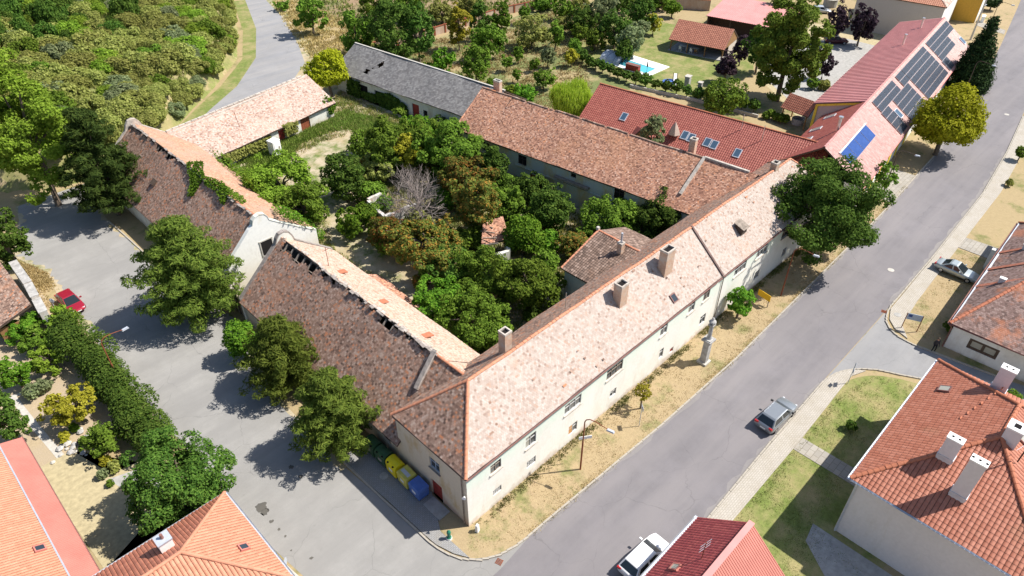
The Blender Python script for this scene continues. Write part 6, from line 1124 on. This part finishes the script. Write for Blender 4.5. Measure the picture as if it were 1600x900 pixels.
# ---- courtyard
Y_ = [('round', 'leaf_bright', 432, 288, 66, 50, .4, 'bright green tree in the courtyard beside the ivy gable', 121), ('round', 'leaf_mid', 470, 322, 40, 38, .2, 'green bush between the bright tree and courtyard track', 122), ('round', 'leaf_dark', 537, 276, 36, 36, .4, 'dark compact tree alone on the courtyard grass', 123), ('loose', 'leaf_ivy', 555, 345, 32, 26, .2, 'light bush beside the courtyard track', 124),
      ('loose', 'leaf_mid', 625, 222, 55, 44, .4, 'loose green tree below the slate barn', 125), ('loose', 'leaf_yellow', 640, 232, 24, 24, 2.4, 'yellowish young tree among the courtyard trees', 126), ('loose', 'leaf_mid', 705, 238, 50, 46, .6, 'green tree against the rear wing wall', 127), ('tall', 'leaf_dark', 770, 262, 24, 38, .5, 'dark tree at the first rear wing window', 128),
      ('loose', 'leaf_rust', 735, 280, 46, 36, 1.6, 'rust tinged tree above the ruined shed', 129), ('loose', 'leaf_rust', 660, 378, 62, 40, 1.2, 'rusty tree with orange seed bunches over the track', 130), ('loose', 'leaf_rust', 745, 315, 40, 40, 2.2, 'rust brown tree right of the dead branches', 131), ('loose', 'leaf_rust', 600, 362, 34, 30, .6, 'small rusty bush before the ruined wall', 132),
      ('loose', 'leaf_mid', 790, 315, 30, 36, .6, 'pale green tree beside the red wing door', 133), ('ball', 'leaf_ivy', 818, 366, 30, 34, .1, 'smooth mound of climbing green over the ruin', 134), ('round', 'leaf_dark', 862, 325, 36, 36, .5, 'dark tree below the wing balcony beam', 135), ('loose', 'leaf_rust', 896, 380, 28, 22, .6, 'small red tinted tree beside the annex roof', 136),
      ('round', 'leaf_mid', 955, 338, 46, 34, .8, 'broad green tree left of the rear wing corner', 137), ('round', 'leaf_dark', 1030, 332, 44, 34, 1.2, 'dark leafy tree pressed against the rear wing roof', 138), ('round', 'leaf_dark', 1000, 365, 34, 22, .4, 'low dark growth behind the long roof', 139),
      ('tall', 'leaf_mid', 825, 440, 54, 48, .8, 'tall leafy tree beside the annex wall', 140), ('round', 'leaf_mid', 760, 425, 52, 42, .6, 'green tree in the middle of the courtyard thicket', 141), ('loose', 'leaf_ivy', 688, 470, 48, 38, .2, 'feathery light green tree behind the barn ridge', 142), ('round', 'leaf_mid', 745, 500, 62, 46, .2, 'broad green thicket at the inner corner of the roofs', 143), ('loose', 'leaf_dark', 700, 415, 44, 30, .4, 'dark undergrowth below the rusty tree', 144), ('loose', 'leaf_ivy', 650, 205, 30, 24, .5, 'light green tree in front of the red slate barn door', 145), ('loose', 'leaf_olive', 590, 262, 30, 26, .2, 'olive bush behind the courtyard clearing', 146), ('round', 'leaf_dark', 830, 295, 26, 26, .2, 'dark bush under the wing windows', 147)]
for k, m_, cx, cy, rx, ry, cl_, lab, u in Y_: tree(k, m_, cx, cy, rx*1.12, ry*1.1, cl_, lab, uniq=u, cov=1.9)
TH = [(560, 200), (700, 190), (760, 235), (900, 330), (1060, 340), (1000, 392), (905, 395), (872, 450), (780, 560), (700, 520), (650, 470), (655, 420), (600, 385), (565, 330)]
rngt = np.random.default_rng(21); kk = 0
while kk < 60:
    x, y = rngt.uniform(560, 1060), rngt.uniform(190, 560)
    if not inpoly(np.array([x]), np.array([y]), TH)[0]: continue
    kk += 1; q = rngt.random(); mt = 'leaf_mid' if q < .4 else ('leaf_dark' if q < .6 else ('leaf_ivy' if q < .8 else ('leaf_olive' if q < .92 else 'leaf_rust'))); r_ = rngt.uniform(14, 26)
    tree('shrub', mt, x, y, r_, r_*.85, .1, {'leaf_mid': 'mid green bush in the courtyard thicket', 'leaf_dark': 'dark green bush in the courtyard thicket', 'leaf_ivy': 'fresh green bush in the courtyard thicket', 'leaf_olive': 'olive bush in the courtyard thicket', 'leaf_rust': 'rust tinged bush in the courtyard thicket'}[mt], 'shrub', 'thicket_bush', 'courtyard thicket', cov=1.6)
# dead tree
p, dep, r, rz, zc = solve(655, 300, 60, 42, 2.2); dt = thing('dead_tree', 'bare grey dead tree spreading over the ruined shed', 'tree', (p.x, p.y, 0)); m = MB(); rg_ = random.Random(4)
def grow(s, d, ln, rad, lev):
    e = s+d*ln; mid = s.lerp(e, .5)+Vector((rg_.uniform(-1, 1), rg_.uniform(-1, 1), rg_.uniform(-.5, .8)))*ln*.1; m.tube([s, mid, e], [rad, rad*.8, rad*.55], 5 if lev < 2 else 3, False)
    if lev == 4: return
    for i in range(5 if lev == 0 else (4 if lev < 3 else 3)): nd = (d+Vector((rg_.gauss(0, .75), rg_.gauss(0, .75), rg_.gauss(.08, .45)))).normalized(); grow(s.lerp(e, rg_.uniform(.5, 1)), nd, ln*rg_.uniform(.58, .85), rad*.52, lev+1)
for i in range(4): grow(Vector((0, 0, 0)), Vector((rg_.uniform(-.6, .6), rg_.uniform(-.6, .6), 1)).normalized(), zc*.75, .15, 0)
m.build('branches', 'dead_wood', dt)
# ---- garden at the left
for k, m_, cx, cy, rx, ry, cl_, lab, u in [('round', 'leaf_bright', 100, 496, 24, 22, .5, 'light green tree beside the red car', 151), ('loose', 'leaf_yellow', 108, 632, 42, 34, .6, 'yellow green garden tree left of the hedge', 152), ('round', 'leaf_mid', 156, 686, 32, 28, .4, 'green garden bush beside the rockery', 153), ('loose', 'leaf_bright', 72, 562, 30, 24, .3, 'light shrub in the kitchen garden', 154), ('loose', 'leaf_ivy', 22, 582, 28, 26, .4, 'small fruit tree in the kitchen garden', 155), ('round', 'leaf_dark', 4, 650, 30, 46, .3, 'dark tree at the left edge above the red sheet roof', 156), ('loose', 'leaf_mid', 60, 528, 34, 20, .1, 'low shrub along the shaded garden wall', 157), ('loose', 'leaf_ivy', 30, 510, 34, 16, .1, 'low green bed below the shed door', 158)]: tree(k, m_, cx, cy, rx, ry, cl_, lab, 'shrub' if ry < 25 else 'tree', uniq=u)
for i, (cx, cy, rx, mt) in enumerate(((165, 720, 9, 'leaf_yellow'), (178, 728, 10, 'leaf_olive'), (160, 740, 9, 'leaf_grey'), (100, 682, 9, 'leaf_yellow'), (116, 668, 8, 'leaf_ivy'), (172, 755, 6, 'leaf_mid'), (128, 690, 6, 'leaf_purple'), (50, 610, 14, 'leaf_grey'), (68, 602, 13, 'leaf_grey'))): tree('shrub', mt, cx, cy, rx, rx, .0, 'small mixed shrub of the rockery and beds in the left garden', 'shrub', 'garden_shrub', 'rockery shrubs')
rk = thing('rockery', 'pale stones of a small rockery in the left garden', 'rockery', (*g2(118, 695), 0))
for i in range(26): s_ = random.uniform(.15, .45); m = MB().lathe([(s_*.5, 0), (s_*random.uniform(.7, 1), s_*.4), (s_*.4, s_*.75)], (random.gauss(0, .9), random.gauss(0, .9), -.02), 6); m.build('stone', 'pale_concrete' if i % 4 == 0 else 'stone', rk)
# hedge along the garden wall
def hedge(name, label, pts, w, h, mat, l, n, step=.8, cat='hedge'):
    rng = np.random.default_rng(len(label)); B = []
    for x, y, a in resample(pts, step): B.append((x+rng.normal(0, w*.18), y+rng.normal(0, w*.18), h*rng.uniform(.45, .72), w*rng.uniform(.42, .6)))
    B = np.array(B); bi = rng.integers(0, len(B), n); d = unit(rng.normal(0, 1, (n, 3))); d[:, 2] = np.where(d[:, 2] < -.5, -d[:, 2], d[:, 2]); P = B[bi, :3]+d*B[bi, 3:4]*np.array([[1, 1, h*.5/(w*.5)]])*rng.uniform(.8, 1.1, (n, 1)); P[:, 2] = np.maximum(P[:, 2], .05)
    V, F = leaves(P, d*.7+np.array([[0, 0, .5]]), l, l*.62, rng); o = np.array([P[:, 0].mean(), P[:, 1].mean(), 0]); t = thing(name, label, cat, tuple(o)); link('foliage', npmesh('foliage', V-o, F, mat), t)
    s = MB()
    for b in B[::2]: s.tube([(b[0]-o[0], b[1]-o[1], 0), (b[0]-o[0], b[1]-o[1], h*.55)], [.06, .03], 5)
    s.build('stems', 'bark', t); return t
hedge('hedge', 'thick overgrown green hedge along the left side of the side road', [(-14.2, 43.5), (-14.0, 40), (-13.9, 36), (-13.9, 32), (-13.8, 29), (-13.6, 26), (-13.4, 23.5)], 2.5, 2.9, 'leaf_dark', .25, 26000, .5)
# vine row
for i, (x, y, a) in enumerate(resample([(80.6, 59.0), (79.2, 52), (78.8, 46), (79.6, 40), (81, 34), (82, 28), (83, 23)], 1.9)): tree('shrub', 'leaf_dark', 0, 0, 0, 0, .5, 'leafy dark vine plant in the long row below the pool', 'shrub', 'vine_plant', 'vine row', at=(x, y, 1.05+.2*math.sin(i*2.3), .85+.15*math.sin(i*1.7)))
hedge('hedge', 'clipped hedge piece at the end of the vine row by the well house', [(82.6, 21), (83.2, 17.5)], 1.2, 1.2, 'leaf_mid', .4, 1500)
# ---- back garden and orchard
BT = [('round', 'leaf_dark', 612, 42, 46, 52, .8, 'big dark tree left of the tall trees behind the slate barn'), ('round', 'leaf_dark', 652, 48, 30, 46, .5, 'dense dark tree overhanging the brick wall'), ('loose', 'leaf_mid', 556, 52, 32, 32, .8, 'spreading green tree above the slate roof end'), ('loose', 'leaf_mid', 484, 18, 26, 30, .8, 'lone tree beside the bend of the back road'), ('tall', 'leaf_yellow', 716, 38, 22, 32, 1.0, 'yellow leaved tree above the brick wall'), ('tall', 'leaf_dark', 750, 28, 19, 30, .5, 'dark conifer right of the yellow tree'), ('tall', 'leaf_mid', 784, 24, 17, 28, .5, 'second dark tree on the field edge'), ('round', 'leaf_mid', 765, 62, 28, 28, .6, 'dark green orchard tree below the dark conifer'), ('round', 'leaf_mid', 744, 98, 27, 30, .5, 'broad orchard tree just above the slate ridge'), ('loose', 'leaf_ivy', 692, 95, 20, 18, .3, 'light bush against the brick wall'), ('round', 'leaf_olive', 830, 48, 32, 24, .6, 'olive brown orchard tree by the wall')]
BT += [('loose', 'leaf_olive', 690, 18, 24, 18, .2, 'olive thicket on the dry field behind the dark trees'), ('loose', 'leaf_olive', 735, 8, 22, 14, .2, 'low olive growth at the top edge of the field'), ('loose', 'leaf_mid', 590, 8, 30, 20, .4, 'green tree at the top edge behind the slate barn'), ('round', 'leaf_mid', 640, 5, 26, 24, .4, 'tree crown cut by the top edge above the slate barn'), ('loose', 'leaf_olive', 880, 38, 18, 14, .2, 'olive bush along the brick wall'), ('loose', 'leaf_olive', 905, 8, 22, 14, .2, 'brush at the end of the brick wall'), ('loose', 'leaf_mid', 850, 2, 26, 10, .2, 'bushes at the top edge over the brick wall'), ('round', 'leaf_dark', 965, 4, 26, 16, .4, 'dark orchard tree at the top edge'), ('round', 'leaf_mid', 1030, 0, 20, 14, .3, 'tree by the yard wall at the top edge'), ('loose', 'leaf_olive', 585, 80, 26, 12, .1, 'low bushes behind the slate ridge'), ('loose', 'leaf_ivy', 670, 108, 22, 10, .1, 'climbing growth along the back of the slate roof'), ('loose', 'leaf_mid', 440, 8, 12, 8, .1, 'small bush beside the back road')]
for k, m_, cx, cy, rx, ry, cl_, lab in BT: tree(k, m_, cx, cy, rx, ry, cl_, lab, cov=1.6)
for (k, m_, cx, cy, rx, ry) in [('round', 'leaf_mid', 868, 52, 15, 20), ('round', 'leaf_dark', 910, 32, 26, 22), ('round', 'leaf_grey', 940, 18, 28, 26), ('round', 'leaf_dark', 962, 42, 28, 30), ('round', 'leaf_grey', 985, 62, 24, 24), ('round', 'leaf_dark', 1000, 20, 24, 28), ('round', 'leaf_mid', 930, 58, 20, 18), ('loose', 'leaf_grey', 856, 86, 14, 16), ('loose', 'leaf_mid', 850, 122, 20, 16), ('loose', 'leaf_mid', 792, 96, 10, 12), ('loose', 'leaf_mid', 810, 84, 9, 11), ('loose', 'leaf_mid', 898, 70, 12, 12), ('loose', 'leaf_yellow', 893, 88, 12, 13), ('loose', 'leaf_yellow', 1022, 36, 13, 15), ('ball', 'leaf_ivy', 1051, 12, 14, 12), ('loose', 'leaf_mid', 808, 116, 7, 10), ('shrub', 'leaf_ivy', 770, 130, 14, 8), ('loose', 'leaf_olive', 815, 68, 8, 12), ('round', 'leaf_mid', 880, 12, 18, 16), ('round', 'leaf_grey', 1000, 45, 16, 16), ('round', 'leaf_mid', 820, 20, 10, 14), ('loose', 'leaf_mid', 835, 100, 9, 9), ('loose', 'leaf_ivy', 820, 145, 22, 12), ('shrub', 'leaf_bright', 800, 140, 10, 8), ('round', 'leaf_dark', 975, 78, 16, 16), ('loose', 'leaf_mid', 905, 50, 14, 14)]:
    tree(k, m_, cx, cy, rx, ry, .5 if k != 'shrub' else .05, {'leaf_yellow': 'small yellowish fruit tree in the orchard', 'leaf_grey': 'grey green orchard tree in the dry garden', 'leaf_dark': 'dark green orchard tree in the dry garden', 'leaf_ivy': 'bright green small garden tree of the orchard', 'leaf_bright': 'bright low bush by the orchard edge', 'leaf_olive': 'olive toned small orchard tree'}.get(m_, 'mid green orchard tree in the dry garden'), 'tree', 'fruit_tree', 'orchard trees', cov=1.5)
for i, (cx, cy, rx, ry, lab) in enumerate([(1312, 32, 20, 30, 'dark purple plum tree left of the green one above the maroon car'), (1350, 36, 22, 30, 'dark purple plum tree against the beige house wall'), (1290, 100, 15, 18, 'small purple plum tree on the gravel drive'), (1137, 102, 20, 22, 'purple leaved tree at the pavilion corner'), (1160, 75, 16, 22, 'purple tree between the pavilion and the plane tree')]): tree('tall', 'leaf_purple', cx, cy, rx, ry, .7, lab, group='purple plums', cov=1.6)
for k, m_, cx, cy, rx, ry, lab in [('tall', 'leaf_bright', 1340, 22, 11, 16, 'bright green sapling between the purple plums'), ('round', 'leaf_dark', 1190, 70, 24, 40, 'dark tree left of the tall plane tree'), ('round', 'leaf_mid', 1215, 15, 22, 24, 'green tree behind the crown of the plane tree'), ('shrub', 'leaf_olive', 1288, 133, 12, 7, 'low olive shrub at the gravel drive'), ('shrub', 'leaf_mid', 1270, 130, 10, 9, 'low green shrub under the plane tree'), ('ball', 'leaf_mid', 1597, 237, 10, 10, 'clipped bush at the right edge beside the sidewalk'), ('ball', 'leaf_cypress', 1552, 2, 14, 10, 'dark bush at the top edge near the ochre building'), ('shrub', 'leaf_mid', 1583, 618, 12, 10, 'bush behind the orange hipped roof'), ('shrub', 'leaf_dark', 1490, 510, 14, 12, 'dark shrub in the shade of the bungalow'), ('loose', 'leaf_yellow', 1176, 282, 12, 9, 'yellowing bush between the two roofs'), ('shrub', 'leaf_ivy', 1065, 230, 14, 10, 'green bush at the red roof eave'), ('shrub', 'leaf_olive', 1578, 285, 6, 6, 'dry shrub on the verge beside the sidewalk')]: tree(k, m_, cx, cy, rx, ry, .1 if k == 'shrub' else .6, lab, 'shrub' if k == 'shrub' else 'tree')
# ---- scrub on the hill: single shrubs
rng = np.random.default_rng(5); SC = [crown_mesh('shrub', 2.0, 1.35, .27, 2.1, 300+i, 'leaf_olive')[0] for i in range(5)]; pts = []; tries = 0
EDGE = resample([(6, 76.2), (11, 80.6), (19.6, 89.4), (26.6, 95.4), (35.5, 105), (43.4, 119.4), (51.6, 139.6), (58, 160)], 2.4)
while len(pts) < 298 and tries < 14000:
    tries += 1; x = rng.uniform(-30, 62); y = rng.uniform(76, 185)
    if tries <= len(EDGE): x, y = EDGE[tries-1][0]+rng.normal(-.6, .4), EDGE[tries-1][1]+rng.normal(.6, .4)
    d = float(hill_d(np.array([x]), np.array([y]))[0])
    if d < .25: continue
    z = float(hill_z(x, y)); v = Vector((x, y, z+1))-CAMP; dp = v.dot(FW); sx, sy = 800+FPX*v.dot(RT)/dp, 450-FPX*v.dot(UPV)/dp
    if not (-30 < sx < 440 and -30 < sy < 260): continue
    if any((x-a)**2+(y-b)**2 < 2.6 for a, b in pts): continue
    pts.append((x, y)); s_ = rng.uniform(.85, 1.6)*(1 if d > 4 else .75); k = rng.random(); upper = sy < 60 and sx < 200
    mt = 'leaf_dark' if (upper and k < .6) else ('leaf_olive' if k < .76 else ('leaf_mid' if k < .84 else ('leaf_bright' if k < .94 else 'leaf_grey')))
    if mt == 'leaf_yellow' and k < .97: mt = 'leaf_olive'
    o = link('scrub_bush', SC[len(pts) % 5], None, (x, y, z+.55*s_), rng.uniform(0, 6.28)); o.scale = (s_, s_, s_*rng.uniform(.75, 1.25)*(1.5 if mt == 'leaf_dark' else 1)); o.material_slots[0].link = 'OBJECT'; o.material_slots[0].material = M[mt]
    tag(o, {'leaf_olive': 'olive green bush in the dense scrub on the hill', 'leaf_mid': 'fresh green bush in the dense scrub on the hill', 'leaf_bright': 'bright light green bush in the scrub on the hill', 'leaf_grey': 'dull grey green bush in the scrub on the hill', 'leaf_dark': 'dark green taller bush at the top of the hill', 'leaf_yellow': 'yellowish bush in the scrub on the hill'}[mt], 'shrub', 'hill scrub')
# ---- climbing ivy
def ivy(name, label, patches, l, mat, lift=(.05, .35)):
    rng = np.random.default_rng(len(label)*3); Ps, Ns = [], []
    for poly, p0, n, cnt in patches:
        xs = [q[0] for q in poly]; ys = [q[1] for q in poly]; X = rng.uniform(min(xs), max(xs), cnt*3); Yp = rng.uniform(min(ys), max(ys), cnt*3); k = inpoly(X, Yp, poly); X, Yp = X[k][:cnt], Yp[k][:cnt]; nn = Vector(n).normalized()
        for x, y in zip(X, Yp):
            q = on_plane(x, y, p0, nn); Ps.append(tuple(q+nn*rng.uniform(*lift))); Ns.append(tuple(nn))
    P = np.array(Ps); N = np.array(Ns); V, F = leaves(P, N+np.array([[0, 0, .4]]), l, l*.7, rng, 0, .5); o = P.mean(0); t = thing(name, label, 'climber', (o[0], o[1], 0)); o[2] = 0; link('leaves', npmesh('leaves', V-o, F, mat), t); return t
nl = Vector((-(BR2-BE+.2), 0, BU2+.42)); nr = Vector((BR2-3.9, 0, BW2+.4-BU2)); pl_, pr2 = (BU2, 40, BR2), (BU2, 40, BR2)
ivy('ivy', 'bright ivy growing over the ridge of the barn with the white gable', [([(292, 255), (318, 252), (322, 275), (312, 292), (304, 306), (296, 308), (300, 285)], pl_, nl, 900), ([(318, 275), (350, 285), (362, 300), (350, 322), (340, 300), (322, 290)], pl_, nl, 700), ([(335, 285), (362, 298), (385, 316), (378, 322), (352, 306)], pr2, nr, 500), ([(322, 232), (345, 240), (378, 264), (412, 290), (450, 322), (480, 350), (455, 345), (420, 318), (380, 288), (345, 258)], pr2, nr, 2600)], .3, 'leaf_ivy')
ivy('ivy', 'green creeper spilling over the shoulder of the white gable', [([(418, 333), (440, 330), (480, 355), (505, 372), (503, 388), (470, 368), (440, 352)], (10.3, 39.2, 4.8), (1, .3, .8), 2000)], .28, 'leaf_ivy', (.0, .9))
Rm = Matrix.Rotation(sb.rotation_euler.z, 3, 'Z'); q0 = Vector(sb.location)+Rm@Vector((0, -.35, 0)); nn = Rm@Vector((0, 1, 0))
ivy('ivy', 'dark creeper hanging over the arches of the slate barn', [([(590, 145), (610, 146), (636, 165), (640, 185), (600, 180)], q0, nn, 2200), ([(566, 143), (588, 147), (592, 160), (570, 152)], q0, nn, 600), ([(545, 122), (562, 128), (566, 160), (545, 155)], q0, nn, 700)], .45, 'leaf_dark', (.0, .5))
q0 = Vector(ob.location)+Matrix.Rotation(ob.rotation_euler.z, 3, 'Z')@Vector((0, .3, 0)); nn = Matrix.Rotation(ob.rotation_euler.z, 3, 'Z')@Vector((0, -1, 0))
ivy('ivy', 'green creeper on the front of the pink outbuilding', [([(440, 196), (462, 188), (462, 205), (445, 212)], q0, nn, 500), ([(345, 243), (420, 212), (420, 226), (360, 252)], q0, nn, 900)], .4, 'leaf_olive', (.0, .6))
# ---- grasses
def tufts(name, poly, n, h, mat, seed, blades=4, zf=0, bad=(), w=.05, spread=.12, lean=.35):
    rng = np.random.default_rng(seed); xs = [q[0] for q in poly]; ys = [q[1] for q in poly]; X = rng.uniform(min(xs), max(xs), n*3); Yp = rng.uniform(min(ys), max(ys), n*3); k = inpoly(X, Yp, poly)
    dn = np.array([noise.noise(Vector((x*.35, y*.35, seed))) for x, y in zip(X[:], Yp[:])]); k &= dn > rng.uniform(-.5, .35, len(X))
    for b in bad: k &= ~inpoly(X, Yp, b)
    X, Yp = X[k][:n], Yp[k][:n]; X = np.repeat(X, blades)+rng.normal(0, spread, len(X)*blades); Yp = np.repeat(Yp, blades)+rng.normal(0, spread, len(X)); m = len(X); hh = rng.uniform(.5, 1.2, m)*h; a = rng.uniform(0, 6.28, m); la = rng.uniform(0, 6.28, m); z0 = np.full(m, zf) if not callable(zf) else zf(X, Yp)
    V = np.stack([np.stack([X-w*np.cos(a), Yp-w*np.sin(a), z0], 1), np.stack([X+w*np.cos(a), Yp+w*np.sin(a), z0], 1), np.stack([X+np.cos(la)*hh*lean, Yp+np.sin(la)*hh*lean, z0+hh], 1)], 1).reshape(-1, 3); return link(name, npmesh(name, V, np.arange(m*3).reshape(m, 3), mat), None, kind='stuff')
tag(tufts('dry_grass', [(0, -.2), (58, -.2), (70, -.4), (70, -3.4), (49, -4), (31, -4.45), (12, -4), (2, -3.5), (-1.5, -1.5)], 3500, .1, 'straw_blade', 1, w=.03), 'short dry straw coloured grass of the street verge', 'grass')
tag(tufts('lawn_grass', [(12, -14.2), (34.5, -14), (40, -19), (40, -24), (12, -24)], 3500, .08, 'green_blade', 2, w=.03, bad=[[(14, -36), (19, -18.5), (36.5, -18.8), (36.5, -36)], [(24.5, -14), (26.4, -14), (26.4, -20), (24.5, -20)]]), 'patchy green lawn before the hipped house', 'grass')
tag(tufts('lawn_grass', [(47.5, -14.3), (66, -13.6), (66, -18), (47, -18)], 1500, .08, 'straw_blade', 3, w=.03), 'patchy dry lawn before the bungalow', 'grass')
CLEAR = [g2(*q) for q in ((440, 262), (500, 222), (560, 208), (590, 228), (565, 272), (548, 305), (560, 390), (640, 450), (600, 440), (520, 390), (500, 300))]
CY = [(11, 9), (38, 9), (40.5, 20), (38, 48), (42, 52), (41, 78), (34, 72), (14, 64), (11, 40)]
tag(tufts('courtyard_weeds', CY, 11000, .45, 'green_blade', 4, 5, bad=[[(11, 20), (17, 20), (24, 42), (26, 60), (18, 60), (16, 40)], CLEAR], w=.05, spread=.2), 'tall green weeds in the courtyard', 'weeds')
tag(tufts('courtyard_straw', CY, 7000, .3, 'straw_blade', 5, 5, bad=[[(11, 20), (17, 20), (22, 42), (16, 40)], CLEAR], w=.05, spread=.2), 'dry straw grass in the courtyard', 'grass')
tag(tufts('orchard_grass', [(46, 52), (64, 41), (83, 58), (98, 62), (104, 82), (62, 87)], 7000, .3, 'straw_blade', 6, 4, w=.09, spread=.25), 'dry grass under the orchard trees', 'grass')
tag(tufts('field_grass', [(58, 91), (112, 88), (140, 120), (90, 190), (66, 130)], 6000, .6, 'green_blade', 7, 4, w=.14, spread=.4), 'tall dry grass of the brown field behind the brick wall', 'grass')
tag(tufts('hill_grass', [(-20, 86), (6, 78), (20, 91), (36, 107), (44, 122), (55, 160), (-20, 170)], 14000, .9, 'green_blade', 8, 4, zf=lambda x, y: hill_z(x, y), w=.12, spread=.3), 'rough grass between the bushes on the hill', 'grass')
tag(tufts('roadside_grass', [(-14, 30), (-12.9, 30), (-12.6, 46), (-11.9, 58), (-13.8, 64), (-14, 50)], 1800, .2, 'straw_blade', 9), 'dry grass strip between the hedge and the side road', 'grass')
tag(tufts('back_verge_grass', [(45, 90), (62, 92), (64, 118), (66, 150), (60, 134), (49, 104)], 4000, .4, 'straw_blade', 10, w=.12, spread=.3), 'dry grass beside the back road bend', 'grass')

tag(tufts('wall_weeds', [(0.5, -.7), (58, -.7), (58, -.02), (.5, -.02)], 1500, .2, 'green_blade', 12, 5, zf=.02, w=.03, spread=.1), 'green weeds along the foot of the street front', 'weeds')
tag(tufts('kerb_weeds', [(3, -4.0), (12, -4.35), (31, -4.85), (61, -4.1), (77, -3.5), (77, -3.1), (61, -3.6), (31, -4.3), (12, -3.8), (3, -3.4)], 1600, .12, 'straw_blade', 13, 5, zf=.04, w=.025, spread=.12), 'ragged dry grass over the street kerb', 'grass')
tag(tufts('lane_weeds', [(12, -14.3), (33, -14.0), (38, -15.2), (39.8, -18.6), (39.2, -18.6), (37.3, -15.6), (33, -14.5), (12, -14.8)], 900, .12, 'green_blade', 14, 5, zf=.02, w=.025, spread=.12), 'grass tufts growing over the pavement edge', 'grass')

tag(tufts('fresh_grass', [g2(*q) for q in ((500, 190), (540, 172), (640, 200), (700, 225), (600, 225), (560, 205), (520, 205))], 3200, .4, 'fresh_blade', 15, 5, w=.06, spread=.2), 'fresh green grass before the slate barn', 'grass')
tag(tufts('fresh_weeds', [g2(*q) for q in ((350, 252), (430, 225), (500, 190), (520, 205), (470, 225), (440, 260), (380, 290))], 3000, .6, 'fresh_blade', 16, 5, w=.06, spread=.2), 'fresh green weeds before the pink outbuilding', 'weeds')
